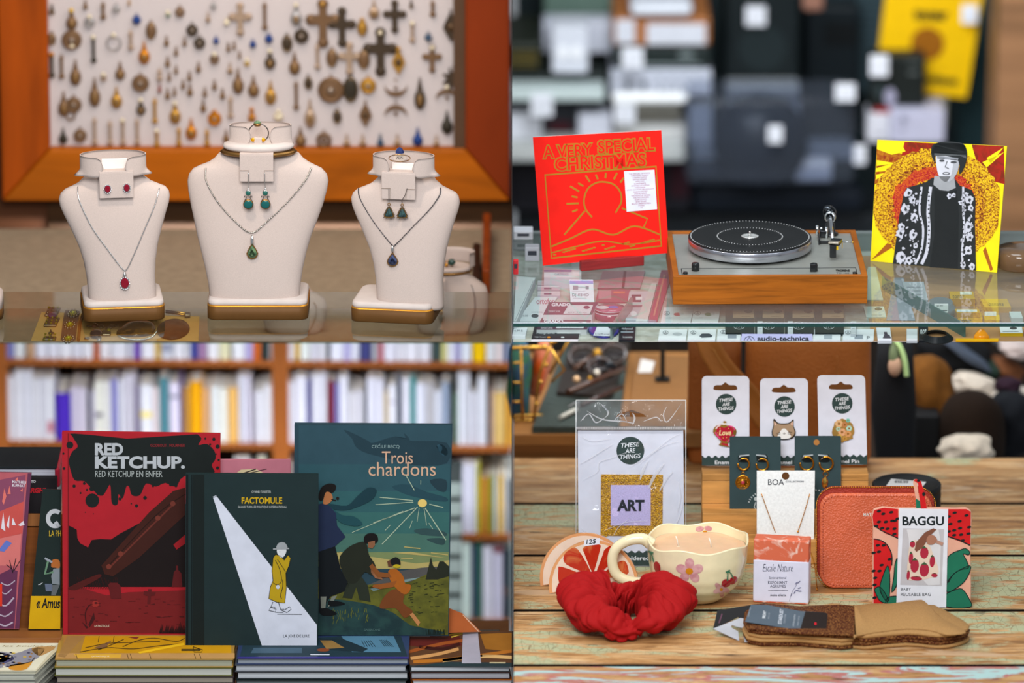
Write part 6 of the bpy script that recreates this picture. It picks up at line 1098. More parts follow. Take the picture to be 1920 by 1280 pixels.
# ---- left display: ledge, backboard, books
q = M(); a = on_z(-30, 1183, ZB+.004); b = on_z(117, 1183, ZB+.004); yL = a.y; q.box(((a.x+b.x)/2, yL-.01, ZB-.008), (b.x-a.x, .06, .024), mt('#8a552c', .5, kind='wood', scale=8), .001); single(q, 'display_ledge', 'brown wooden ledge holding the comics at the left edge', 'ledge', (a.x, yL, ZB))
q = M(); F = Face((0, yL+.05, ZB), lean(12)); F.slab(q, [(-30, 1186), (118, 1186), (118, 964), (-30, 962)], .012, mt('#7a4318', .5, kind='wood', scale=8)); F2 = Face((0, yL+.044, ZB), lean(12)); F2.slab(q, [(-30, 986), (118, 986), (118, 964), (-30, 962)], .006, mt('#8f5a2e', .5)); single(q, 'display_board', 'leaning brown wooden board behind the comics at the left edge', 'board', (a.x, yL+.05, ZB))
ztop_ = on_z(0, 1180, ZB+.0046)
def lbook(label, corners, col, lean_, side):
    O = Vector((0, yL+.002, ZB+.0046)); F = Face(O, lean(lean_)); t = thing('comic_book', label, 'book', F.pt(*corners[0])); q = M(); F.slab(q, corners, .008, mt(col, .35), mt(side, .4)); q.build('cover', t); return t, F
t, F = lbook('pink and purple comic at the left edge leaning on the board', [(-30, 1179), (36, 1179), (59, 886), (-30, 884)], '#a8545c', 10, '#5a2a44')
q = M(); F.P(q, [(28, 1178), (36, 1178), (59, 887), (52, 887)], '#5d2e48', 1); F.P(q, [(-4, 1178), (27, 1178), (33, 1070), (20, 1066), (-4, 1078)], '#5b2b48', 1); F.P(q, [(-4, 1010), (40, 1000), (36, 1060), (-4, 1060)], '#c46a66', 1); F.P(q, [(-4, 900), (48, 890), (44, 940), (-4, 960)], '#7d4058', 1); F.P(q, [(-4, 960), (44, 940), (42, 1000), (-4, 1010)], '#b84a44', 1)
for a_, b_, w_ in (((-4, 1130), (26, 1120), 3), ((-4, 1150), (24, 1146), 2.5), ((-4, 1168), (24, 1166), 3), ((2, 1092), (28, 1088), 2), ((0, 1108), (22, 1104), 2)): F.line(q, sp2([a_, ((a_[0]+b_[0])/2, a_[1]+5), b_], 4), w_, '#a89aaa', 2)
for pts in ([(2, 990), (6, 960), (10, 996)], [(12, 985), (18, 965), (17, 990)], [(22, 984), (24, 970), (30, 984)], [(34, 984), (44, 976), (46, 984), (38, 986)]): F.P(q, pts, '#cfc6cc', 2)
for pts in ([(4, 940), (8, 915), (12, 930), (7, 946)], [(14, 926), (18, 910), (20, 926)], [(28, 900), (33, 894), (34, 902)], [(38, 920), (43, 915), (42, 922)]): F.P(q, pts, '#cf6a60', 2)
for pts in ([(24, 1074), (18, 1050)], [(24, 1072), (30, 1046)], [(26, 1070), (38, 1050)], [(22, 1066), (12, 1058)]): F.line(q, pts, 1.4, '#241620', 3)
F.P(q, [(-4, 1032), (12, 1012), (22, 1018), (8, 1034)], '#5a6ab0', 3); F.P(q, [(-4, 1094), (4, 1094), (4, 1136), (-4, 1136)], '#c8321c', 4)
F.text(q, 'MATHIEU', 23, 901, 49, 906, '#cfc8cf', 3, .02, rot=3); F.text(q, 'BURNIAT', 23, 907.5, 47, 912.5, '#cfc8cf', 3, .02, rot=3); q.build('cover_print', t)
t, F = lbook('dark comic with a white letter Q and a yellow band at left', [(53, 1180), (113, 1180), (114, 918), (80, 917)], '#1d2826', 8, '#141a1a')
q = M(); F.P(q, [(53.5, 1179), (113, 1179), (113.5, 1117), (58, 1117)], '#c69a08', 1); F.text(q, '\u00ab Amus', 68, 1121, 113, 1140, '#14161a', 2, .03, .2); 
F.line(q, [(103+13*math.cos(a), 972+14*math.sin(a)) for a in [math.radians(50+i*10) for i in range(27)]], 8, '#b4b6ba', 2); F.line(q, [(104, 978), (111, 988)], 7, '#b4b6ba', 2); F.text(q, 'LA PH', 92, 994, 114, 1005, '#c0a02c', 2)
F.P(q, sp2([(96, 1062), (98, 1050), (106, 1048), (112, 1052), (112, 1064), (104, 1064)], 3, True), '#a8602c', 3); F.P(q, [(100, 1066), (112, 1064), (112, 1096), (98, 1094), (96, 1080)], '#7a8288', 2); F.line(q, [(100, 1072), (84, 1076), (90, 1052)], 4, '#5f8066', 3); F.line(q, [(84, 1046), (98, 1054)], 4, '#8f949c', 4); F.P(q, [(84, 1094), (98, 1094), (98, 1108), (86, 1108)], '#5a6478', 4); F.P(q, [(98, 1096), (112, 1096), (104, 1116), (96, 1116)], '#5a5f62', 2); F.P(q, [(71, 1096), (81, 1091), (76, 1096)], '#b4b8bc', 3)
q.build('cover_print', t)
# thick book lying behind
Y0 = yL+.16; a = on_y(-30, 896, Y0); b = on_y(104, 896, Y0); t = thing('thick_book', 'thick book with red rounded spine lying behind left comics', 'book', a)
zt_ = on_y(0, 877, Y0).z; zb_ = a.z
q = M(); q.box(((a.x+b.x)/2, Y0+.06, (zt_+zb_)/2), (b.x-a.x, .12, zt_-zb_), mt('#c4c4d0', .7, kind='wood', scale=8, vec=(.1, .1, 80))); q.build('page_block', t)
q = M(); q.box(((a.x+b.x)/2, Y0+.06, zt_+.002), (b.x-a.x+.006, .13, .004), '#1f2428', .001); q.box(((a.x+b.x)/2-.03, Y0+.06, zb_-.002), (b.x-a.x+.004, .13, .004), '#2a2a2e', .001); q.build('cover', t)
q = M(); q.box((b.x+.004, Y0+.06, (zt_+zb_)/2-.008), (.010, .13, .040), mt('#b0283c', .4), .0045); q.build('spine', t, 'red rounded spine')
Y1 = yL+.13; a = on_y(-30, 984, Y1); b = on_y(112, 897, Y1); q = M(); F = Face((0, Y1, 0), lean(0)); F.L = .0005; F.slab(q, [(-30, 985), (106, 985), (106, 897), (-30, 896)], .02, '#221f22'); F.text(q, 'TO', 58, 900, 67, 905, '#c9c9cc', 1, .03); F.text(q, 'ARGH!', 48, 914, 86, 924, '#b0202a', 1, .06, .2); single(q, 'display_box', 'black box with red and white lettering behind the left comics', 'box', (a.x, Y1, a.z))
# orange book edge behind right stack
q = M(); F = Face(on_z(850, 1183, ZB), lean(20, 20)); F.slab(q, [(838, 1186), (902, 1184), (868, 1150), (843, 1140)], .006, mt('#a8582c', .4)); F.line(q, [(868, 1152), (898, 1184)], 2, '#c8a48a', 1); single(q, 'open_book', 'orange cover edge rising behind the glossy right stack', 'book', on_z(850, 1186, ZB))
# ================================================================== bay 4: gift table
ZW = -.474
def oldwood(name, green=.62, seed=0.0, blue=False):
    m = bpy.data.materials.new(name); m.use_nodes = True; nt = m.node_tree; N = nt.nodes; L = nt.links; b = N['Principled BSDF']; b.inputs['Roughness'].default_value = .6
    tc = N.new('ShaderNodeTexCoord')
    def noise(sc, vec, off=0, detail=5, dist=0.4, rough=.6):
        mp = N.new('ShaderNodeMapping'); mp.inputs['Scale'].default_value = vec; mp.inputs['Location'].default_value = (seed+off, seed*.7+off, 0)
        n = N.new('ShaderNodeTexNoise'); n.inputs['Scale'].default_value = sc; n.inputs['Detail'].default_value = detail; n.inputs['Distortion'].default_value = dist; n.inputs['Roughness'].default_value = rough
        L.new(tc.outputs['Object'], mp.inputs[0]); L.new(mp.outputs[0], n.inputs['Vector']); return n
    def ramp(src, stops, interp=None):
        r = N.new('ShaderNodeValToRGB'); e = r.color_ramp.elements; e[0].position, e[0].color = stops[0]; e[1].position, e[1].color = stops[-1]
        for p, c in stops[1:-1]: x = e.new(p); x.color = c
        L.new(src, r.inputs[0]); return r
    def mix(fac, a, c):
        x = N.new('ShaderNodeMix'); x.data_type = 'RGBA'; L.new(fac, x.inputs[0])
        if isinstance(a, str): x.inputs[6].default_value = lin(a)
        else: L.new(a, x.inputs[6])
        if isinstance(c, str): x.inputs[7].default_value = lin(c)
        else: L.new(c, x.inputs[7])
        return x.outputs[2]
    g = noise(4, (.9, 5, 1), 0, 7, 1.2, .65); base = ramp(g.outputs[0], [(.30, lin('#6a472a')), (.42, lin('#a67643')), (.52, lin('#c2935c')), (.64, lin('#d8b384'))])
    fine = noise(22, (.5, 6, 1), 3, 7, .6, .75); fr = ramp(fine.outputs[0], [(.40, (0, 0, 0, 1)), (.50, (1, 1, 1, 1))]); col = mix(fr.outputs[0], '#8a6034', base.outputs[0])
    gm = noise(2.6, (1, 2.6, 1), 9, 4, 1.0); gr = ramp(gm.outputs[0], [(green, (0, 0, 0, 1)), (green+.05, (1, 1, 1, 1))])
    gn2 = noise(17, (.9, 3.4, 1), 5, 7, .9, .7); g2 = ramp(gn2.outputs[0], [(.42, (0, 0, 0, 1)), (.46, (1, 1, 1, 1))])
    mm = N.new('ShaderNodeMath'); mm.operation = 'MULTIPLY'; L.new(gr.outputs[0], mm.inputs[0]); L.new(g2.outputs[0], mm.inputs[1])
    vo = N.new('ShaderNodeTexVoronoi'); vo.feature = 'DISTANCE_TO_EDGE'; vo.inputs['Scale'].default_value = 55; mp = N.new('ShaderNodeMapping'); mp.inputs['Scale'].default_value = (1.3, .45, 1); L.new(tc.outputs['Object'], mp.inputs[0]); L.new(mp.outputs[0], vo.inputs['Vector'])
    ck = ramp(vo.outputs['Distance'], [(.0, lin('#6f6040')), (.03, lin('#adb08a'))]); col = mix(mm.outputs[0], col, ck.outputs[0])
    pk = noise(5, (1, 5, 1), 21, 6, 1.0); pr = ramp(pk.outputs[0], [(.60, (0, 0, 0, 1)), (.64, (1, 1, 1, 1))]); col = mix(pr.outputs[0], col, '#c2a07c')
    dk = noise(7, (.8, 4, 1), 33, 5, 1.4); dr = ramp(dk.outputs[0], [(.30, (1, 1, 1, 1)), (.36, (0, 0, 0, 1))]); col = mix(dr.outputs[0], col, '#553a22')
    if blue:
        bn = noise(4, (1, 4.5, 1), 41, 6, 1.4); br = ramp(bn.outputs[0], [(.52, (0, 0, 0, 1)), (.55, (1, 1, 1, 1))]); rn = ramp(bn.outputs[0], [(.49, (0, 0, 0, 1)), (.505, (1, 1, 1, 1)), (.54, (1, 1, 1, 1)), (.56, (0, 0, 0, 1))]); col = mix(br.outputs[0], col, '#a9c8c4'); col = mix(rn.outputs[0], col, '#b06a64')
    L.new(col, b.inputs['Base Color']); bp = N.new('ShaderNodeBump'); bp.inputs['Strength'].default_value = .5; bp.inputs['Distance'].default_value = .002; L.new(fine.outputs[0], bp.inputs['Height']); L.new(bp.outputs[0], b.inputs['Normal']); return m
tb = thing('wooden_table', 'weathered plank table with flaking pale green paint', 'table', (.5, 0, ZW))
seams = [1330, 1247, 1144, 1041, 944, 857]; greens = [.66, .50, .51, .51, .60]
for i in range(5):
    y0 = on_z(1400, seams[i], ZW).y+.005; y1 = on_z(1400, seams[i+1], ZW).y-.005; q = M(); q.box((.562, (y0+y1)/2, ZW-.015), (1.118, y1-y0, .03), oldwood('old_wood_%d' % i, greens[i], i*3.7, i == 0), .002); gap_shade = q.mi(mt('#150d07', .9)); q.m = [gap_shade if abs(sum((q.v[k].y for k in f))/len(f)-(y0+y1)/2) > (y1-y0)/2-.0015 else mm for f, mm in zip(q.f, q.m)]; q.build('plank', tb)  # plank side faces coloured near-black for the shade in the gaps
q = M(); yb0, yb1 = on_z(1400, 1330, ZW).y, on_z(1400, 857, ZW).y; q.box((.562, (yb0+yb1)/2, ZW-.050), (1.1, yb1-yb0-.02, .018), mt('#120c08', .9)); q.build('under_frame', tb)
YT = yb1
m = M(); m.box((.6, 2.6, -1.35), (1.19, .02, 1.2), mt('#1e1712', .8)); struct(m, 'wall_gifts_back')

# ------------------------------------------------------------------ stepped wooden block with cards
y0 = on_z(1400, 1057, ZW).y; BW = mt('#c08a4c', .55, kind='wood', scale=14, vec=(.35, 1, 3))
sx0 = on_y(1318, 1050, y0).x; sx1 = on_y(1631, 1050, y0).x
st = thing('stepped_card_stand', 'stepped pale wooden block holding the hanging cards', 'card stand', ((sx0+sx1)/2, y0, ZW)); q = M()
for i, (dy, h) in enumerate(((0, .045), (.045, .087), (.09, .152))):
    q = M(); zb = ZW+.0005; 
    while zb < ZW+h-.002:
        hh = min(.046, ZW+h-zb); q.box(((sx0+sx1)/2, y0+dy+.0225, zb+hh/2), (sx1-sx0, .0445, hh-.0006), BW, .0012); zb += hh
    q.build('step', st)
def card(name, label, cat, O, ln, outline, col, th=.0012, hole=None, group=None, yaw=0):
    F = Face(O, lean(ln, yaw)); t = thing(name, label, cat, O, group); q = M(); F.slab(q, outline, th, col); q.build('card', t)
    return t, F
CW = mt('#d3d4e0', .6); DG = mt('#30413f', .6); HB = mt('#5c3a1e', .8)
def logo(F, q, cx, cy, r, lay=1):
    F.disc(q, cx, cy, r, r, DG, lay, 40)
    for s, dy, w in (('THESE', -.42, .68), ('ARE', 0, .38), ('THINGS', .42, .75)): F.text(q, s, cx-r*w, cy+r*(dy-.16), cx+r*w, cy+r*(dy+.16), '#e4e6ea', lay+1, .012, .25, rot=-5)
def scallop(F, q, x0, x1, y, yb, n=7, lay=1, dx=0):
    pts = [(x0, yb)]; 
    for i in range(n*6+1): x = x0+(x1-x0)*i/(n*6); pts.append((x, y-2.2*math.cos(2*PI*i/6)))
    pts.append((x1+dx, yb)); F.P(q, pts[::-1], DG, lay)
def hanghole(F, q, cx, cy, lay=1):
    F.P(q, sp2([(cx-22, cy), (cx-18, cy-4.5), (cx-7, cy-5), (cx, cy-10), (cx+7, cy-5), (cx+18, cy-4.5), (cx+22, cy), (cx+18, cy+4.5), (cx-18, cy+4.5)], 3, True), mt('#633c1c', .8), lay)
zs3 = ZW+.1525; ys3 = y0+.118
def pincard(x0, x1, yt, yb, lab, dx=0):
    O = Vector((on_y((x0+x1)/2, yb, ys3).x, ys3, zs3)); o = [(x+dx*(y-yt)/(yb-yt), y) for x, y in rrect(x0, yt, x1, yb, 9, 5)]
    o = [(x, y) if y < yb-12 else (x, y) for x, y in o]; t, F = card('pin_card', lab, 'card', O, 7, o, CW); cx = (x0+x1)/2
    q = M(); hanghole(F, q, cx-.5, yt+22); q.build('hang_hole', t, 'brown gap of the hanging slot'); q = M(); logo(F, q, cx+1+dx*.3, yt+53, 19.3); q.build('logo', t, 'dark green round logo'); q = M(); scallop(F, q, x0+dx*.97, x1+dx*.97, yb-17, yb-.3); F.text(q, 'Enamel Pin', cx-20, yb-10, cx+34, yb-3, '#dfe2e6', 2, .01); q.build('title_band', t, 'dark scalloped band reading Enamel Pin'); return t, F
pA, FA = pincard(1316, 1405, 704.5, 873, 'left white pin card carrying a red heart bottle pin'); pB_, FB = pincard(1425, 1515, 709, 873, 'middle white pin card carrying a brown cat pin'); pC, FC = pincard(1532, 1622, 703, 871, 'right white pin card carrying a golden flower pin', 4)
def pinobj(name, lab, F, outline, rim, th=.0022):
    t = thing(name, lab, 'pin', F.pt(*outline[0])); q = M(); F.slab(q, outline, th, rim, None, layer=th/F.L); q.build('metal_rim', t); G = Face(F.O+F.n*th, F.n); G.L = .0002; return t, G
gr = mt('#b88a3c', .3, .8)
t, G = pinobj('enamel_pin', 'red heart shaped bottle pin with gold edge reading Love', FA, sp2([(1358, 797), (1356, 790), (1362, 790), (1361, 797), (1368, 798), (1378, 802), (1381, 811), (1374, 824), (1364, 832), (1366, 836), (1367, 838), (1348, 834), (1352, 828), (1341, 816), (1337, 808), (1342, 799), (1352, 796)], 3, True), gr)
q = M(); G.P(q, sp2([(1358, 802), (1366, 799), (1374, 803), (1375, 811), (1368, 820), (1358, 828), (1348, 818), (1343, 809), (1346, 802), (1352, 800)], 3, True), '#a8182e', 1)
for p in ([(1342, 804), (1346, 799), (1351, 797)], [(1341, 810), (1345, 817), (1352, 824)], [(1378, 806), (1374, 800), (1366, 798)], [(1376, 815), (1370, 822), (1364, 828)]): G.line(q, p, 2.2, '#d8307a' if p[0][1] > 805 else '#e8c8cc', 2)
G.rect(q, 1355, 793, 1362, 796, '#f0e6da', 2); G.text(q, 'Love', 1348, 806, 1371, 816, '#e8d29a', 3, .02, .2)
for x, y in ((1350, 803), (1366, 803), (1356, 821), (1362, 820), (1370, 808), (1346, 811)): G.disc(q, x, y, .9, .9, '#e8c060', 3, 6)
G.P(q, [(1352, 833), (1366, 836), (1365, 832), (1354, 830)], '#b01830', 2); q.build('enamel', t)
t, G = pinobj('enamel_pin', 'brown and white cat face pin on the middle card', FB, sp2([(1450, 787), (1453, 786), (1460, 793), (1478, 793), (1486, 787), (1488, 788), (1488, 798), (1492, 810), (1488, 820), (1476, 824), (1462, 824), (1450, 820), (1447, 810), (1450, 798)], 4, True), mt('#2e2620', .4, .3))
q = M(); G.P(q, sp2([(1451, 789), (1460, 795), (1478, 795), (1487, 789), (1487, 799), (1490, 810), (1486, 818), (1476, 822), (1462, 822), (1452, 818), (1449, 810), (1451, 799)], 4, True), '#a2866a', 1); G.P(q, sp2([(1470, 803), (1475, 806), (1483, 817), (1478, 822), (1462, 822), (1458, 817), (1465, 806)], 3, True), '#e2dfda', 2)
G.P(q, [(1452, 791), (1456, 794), (1453, 798)], '#e0b4a4', 2); G.P(q, [(1486, 791), (1482, 794), (1486, 798)], '#e0b4a4', 2)
for p in ([(1462, 810), (1459, 812)], [(1478, 808), (1481, 809)], [(1468, 812), (1470, 814), (1473, 812)], [(1455, 812), (1463, 811)], [(1456, 815), (1463, 813)], [(1477, 811), (1485, 810)], [(1477, 813), (1484, 814)]): G.line(q, p, .8, '#2a2420', 3)
G.disc(q, 1470.5, 811.5, 1.2, .9, '#8a5a4a', 4, 8); q.build('enamel', t)
rnd = random.Random(4); ol = [(1582+(21+rnd.uniform(-2.5, 2.5))*math.cos(2*PI*i/26), 807+(21+rnd.uniform(-2.5, 2.5))*math.sin(2*PI*i/26)) for i in range(26)]
t, G = pinobj('enamel_pin', 'golden bouquet shaped pin with pale green leaves on right card', FC, ol[::-1], mt('#bf944c', .35, .6))
q = M()
for x, y, r, c in ((1573, 794, 8, '#d8ab78'), (1572, 804, 5, '#a9c4a8'), (1592, 803, 6, '#a9cdb8'), (1590, 788, 4, '#6fb8a8'), (1584, 796, 6, '#b87a4a'), (1579, 810, 8, '#d69c72'), (1590, 813, 7, '#c98e58'), (1574, 818, 5, '#caa048'), (1584, 822, 5, '#b8873a')):
    for k in range(6): a = k*PI/3; G.disc(q, x+r*.45*math.cos(a), y+r*.45*math.sin(a), r*.5, r*.5, c, 1+k % 2, 10)
    G.disc(q, x, y, r*.3, r*.3, '#8c5c24', 3, 8)
q.build('enamel', t)
# earring cards
zs2 = ZW+.0875; ys2 = y0+.075; EC = mt('#2f4144', .7)
def ecard(x0, x1, yt, lab, hole=None, yb=968):
    O = Vector((on_y((x0+x1)/2, yb, ys2).x, ys2, zs2)); t, F = card('earring_card', lab, 'card', O, 6, rrect(x0, yt, x1, yb, 2, 2), EC); q = M()
    for cx, sg in (((x0*.73+x1*.27), 1), ((x0*.37+x1*.63), -1)):
        F.P(q, sp2([(cx-10, 859), (cx-8, 853), (cx+8, 852), (cx+11, 858), (cx+9, 866), (cx-7, 866)], 3, True), '#101818', 1); F.P(q, [(cx-9*sg, 858), (cx-7*sg, 853), (cx+11*sg, 851.5), (cx+11*sg, 854), (cx-4*sg, 855.5)], '#9ca4a8', 2)
    q.build('slots', t, 'dark cut slots with folded pale tabs')
    if hole: q = M(); F.disc(q, hole[0], hole[1], 5.5, 5.5, mt('#a5703a', .6), 1); q.build('punch_hole', t, 'round punched hole')
    return t, F
e1, F1 = ecard(1368, 1464, 818, 'dark green card holding gold hoops with a coin charm'); e2, F2 = ecard(1490, 1577, 817, 'dark green card holding gold hoops with an amber charm', (1531, 829))
q = M()
for k in range(9): a = math.radians(200+k*10); F1.line(q, [(1430+26*math.cos(a), 950+26*math.sin(a)), (1430+29*math.cos(a), 950+29*math.sin(a))], 1.6, '#b9c0c2', 1)
F1.disc(q, 1417, 935, 3.5, 3.5, '#aab2b4', 1); F1.line(q, [(1417, 941), (1414, 950), (1418, 956)], 1.6, '#aab2b4', 1)
q.build('ring_logo', e1, 'pale ring shaped maker mark'); q = M()
for k in range(7): a = math.radians(250+k*10); F2.line(q, [(1530+32*math.cos(a), 952+32*math.sin(a)), (1530+35*math.cos(a), 952+35*math.sin(a))], 1.6, '#b9c0c2', 1)
q.build('ring_logo', e2, 'pale ring shaped maker mark')
HG = mt('#c98a2c', .22, .95)
def hoop(F, cx, cy, r, lab, charm=None, group=None):
    c = F.pt(cx, cy)+F.n*.004; t = thing('hoop_earring', lab, 'earring', c, group); q = M(); R = r*.001*1.02
    pts = [c+Vector((R*math.cos(a), 0, R*math.sin(a)/CP)) for a in [math.radians(120-i*10.3) for i in range(31)]]; q.tube(pts, .0019, HG, 8); q.build('hoop', t)
    q = M(); q.tube([c+Vector((R*math.cos(a), .001, R*math.sin(a)/CP)) for a in [math.radians(90+i*12) for i in range(6)]], .0005, SILVER, 5); q.build('post', t)
    if charm: charm(t, c+Vector((0, 0, -R-.002)))
def coin(t, p):
    q = M(); q.ring(p+Vector((-.001, 0, -.006)), .003, .0008, HG, (0, 1, 0), 14, 5); c = p+Vector((-.001, 0, -.024)); q.lathe([(.012, -.001), (.0145, -.001), (.0145, .001), (.0125, .0014), (.012, .0009), (.006, .0009), (.0055, .0014), (0, .0014)], c, HG, 40, axis=(0, -1, 0))
    for k in range(10): a = 2*PI*k/10; q.ball(c+Vector((.009*math.cos(a), -.001, .009*math.sin(a))), (.0012, .0006, .0016), HG, 6, 4)
    q.build('coin_charm', t); q = M(); q.ball(c+Vector((0, -.0015, 0)), (.0038, .0015, .0038), mt('#b03a4c', .25, coat=.6), 8, 6); q.build('gem', t, 'rose red stone')
def amber(t, p):
    q = M(); q.ring(p+Vector((-.001, 0, -.006)), .005, .0008, HG, (0, 1, 0), 16, 5); q.build('link', t); q = M(); c = p+Vector((-.002, 0, -.024)); q.ball(c, (.0065, .004, .012), mt('#6a2e12', .2, kind='mottle', c2='#a8641c', scale=200, coat=.5), 9, 8); q.ball(c+Vector((.0, -.003, .005)), (.0038, .003, .007), mt('#a8843a', .3, kind='mottle', c2='#6a5a2a', scale=200), 8, 6); q.build('amber_charm', t, 'amber coloured nugget')
hoop(F1, 1394, 869, 10.5, 'gold hoop earring with engraved coin charm and red stone', coin); hoop(F1, 1429, 870, 11, 'gold hoop earring on left card, partly behind the white card'); hoop(F2, 1512.5, 868, 12.5, 'gold hoop earring at left of the second dark card'); hoop(F2, 1549, 868, 12.5, 'gold hoop earring with an amber nugget charm', amber)
# white necklace card
ys1 = y0+.016; O = Vector((.50, ys1, ZW+.0455)); t, FBo = card('necklace_card', 'white textured card with a round hole holding a gold chain', 'card', O, 6, [(1419, 1013), (1526, 1013), (1528, 882), (1419, 882)], mt('#dcdfdf', .75, kind='cloth', scale=260, bs=.12, lo=.98))
q = M(); FBo.disc(q, 1473, 892, 7, 7, HB, 1); q.build('punch_hole', t, 'brown seen through the punched hole'); q = M(); FBo.text(q, 'BOA', 1440, 898, 1470, 909, '#1e2630', 2); FBo.text(q, 'COLLECTION', 1473, 901, 1507, 904, '#3a424c', 2, .02); q.build('lettering', t)
def beadline(q, F, pts, r, mat, off=.0015):
    P = [F.pt(x, y)+F.n*off for x, y in sp2(pts, 6)]; q.tube(P, r*.5, mat, 5)
    for a, b in zip(P, P[1:]):
        n = max(1, int((b-a).length/(r*2.4)))
        for i in range(n): q.ball(a.lerp(b, i/n), r, mat, 6, 4)
q = M(); beadline(q, FBo, [(1428, 926), (1440, 960), (1454, 998)], .0012, HG); beadline(q, FBo, [(1518, 926), (1508, 960), (1496, 996)], .0012, HG); q.ball(FBo.pt(1496, 996)+FBo.n*.002, .002, HG); single(q, 'necklace', 'thin gold chain necklace on the white textured card', 'necklace', FBo.pt(1473, 960))
q = M(); p = on_z(1531, 1087, ZW)+Vector((0, 0, .0015)); q.tube(smooth_path([on_z(1520, 1064, ZW)+Vector((0, 0, .03)), on_z(1527, 1075, ZW)+Vector((0, 0, .018)), on_z(1530, 1096, ZW)+Vector((0, 0, .012)), on_z(1532, 1108, ZW)+Vector((0, 0, .002))], 5), .0012, HG, 6); q.ring(on_z(1524, 1080, ZW)+Vector((0, 0, .022)), .004, .0008, HG, (0, 1, 0)); single(q, 'chain_end', 'loose end of gold chain between the soap and wallet', 'chain', p)

# ------------------------------------------------------------------ ART patch in its bag
O = on_z(1180, 1062, ZW+.0005); t = thing('patch_pack', 'clear bag with a gold framed patch reading ART on white card', 'packet', O); F = Face(O, lean(6)); q = M(); F.slab(q, [(1085, 1061), (1283, 1061), (1281, 806), (1083, 806)], .0012, CW); q.build('backing_card', t)
q = M(); logo(F, q, 1182, 844.5, 26); q.build('logo', t, 'dark green round logo'); q = M(); scallop(F, q, 1086, 1282, 1034, 1060.5, 14); F.text(q, 'Embroidered Patch', 1148, 1042, 1250, 1050, '#e0e2e4', 2, .02); q.build('title_band', t, 'dark scalloped band with the word embroidered')
G = Face(F.O+F.n*.0015, F.n); gg = mt('#cf9a1e', .38, kind='glitter', c2='#8a5c0a', scale=420, spec=.6)
q = M(); G.slab(q, [(1126, 1004), (1242, 1005), (1243, 890), (1127, 889)], .0014, gg); G.L = .0003
for k in range(4):
    for i in range(16):
        u = (i+.5)/16*116; x, y = ((1127+u, 899), (1127+u, 995), (1136, 890+u), (1232, 890+u))[k]; c = G.pt(x, y)+G.n*.0008; q.ring(c, .0028, .0007, mt('#d9ab34', .35, .5), G.n, 10, 4)
q.build('gold_frame', t, 'glittery embroidered gold frame'); q = M(); G.P(q, [(1145, 985), (1220, 985), (1220, 909), (1145, 909)], mt('#bdb2dc', .8, kind='cloth', scale=600), 2); q.build('patch_centre', t, 'lilac patch centre'); q = M(); G.text(q, 'ART', 1157, 936.5, 1208.5, 958, '#252a33', 4, .045); q.build('patch_letters', t)
def wr(u, v, z0=.0035):
    x = 1080+206*u; y = 1059-309*v; p = F.pt(x, y); k = math.sin(u*23+v*9)*math.sin(v*31-u*7)*.0012+math.sin((u*1.2+v)*40)*.0005+math.sin((u-v*1.6)*19+1)*.0008
    k *= (1.6 if v > .84 else 1); return p+F.n*(z0+k)
def sheet(nu, nv, v0, v1): return lambda u, v: wr(u, v0+(v1-v0)*v)
q = M(); q.grid(sheet(60, 60, 0, .832), 60, 70, mt('#f4f6f8', .06, kind='glass', wr=.45, scale=9, vec=(1, 1, 1), dist=3)); q.build('clear_bag', t, 'wrinkled clear plastic')
hz = mt('#dfe4e8', .08, kind='glass', wr=.7, scale=14, dist=3, haze=.10, hc='#c9ccd2'); q = M(); q.grid(sheet(60, 14, .84, 1), 60, 14, hz); 
q.build('bag_header', t, 'hazy crinkled bag header'); q = M(); zz = mt('#b4b4b6', .2, kind='glass', haze=.35, hc='#a9a6a4')
G2 = Face(F.O+F.n*.004, F.n); G2.slab(q, [(1081, 806), (1286, 806), (1286, 799), (1081, 799)], .0006, zz)
for i in range(100): G2.line(q, [(1082+i*2.04, 800), (1082+i*2.04, 805)], .6, '#d6d6da', 1)
q.build('ribbed_seal', t, 'ribbed plastic seal'); q = M(); G2.P(q, [(1155, 781), (1212, 781), (1206, 776), (1184, 768), (1160, 776)], mt('#6a421f', .8), 1); q.build('hang_hole', t, 'brown gap of the hanging slot')
q = M()
for a in ([(1080, 1059), (1080, 750)], [(1286, 1059), (1286, 750)], [(1080, 750), (1286, 750)]): q.tube([G2.pt(*a[0]), G2.pt(*a[1])], .0007, mt('#d9dde0', .1), 5)
q.build('bag_edge', t)
q = M(); G5 = Face(F.O+F.n*.0052, F.n); cr = mt('#e4e6ec', .12, kind='glass', haze=.42, hc='#e6e8ee', ior=1.45); tp = lambda w: (lambda s_: .15+w*math.sin(PI*s_)**.7)
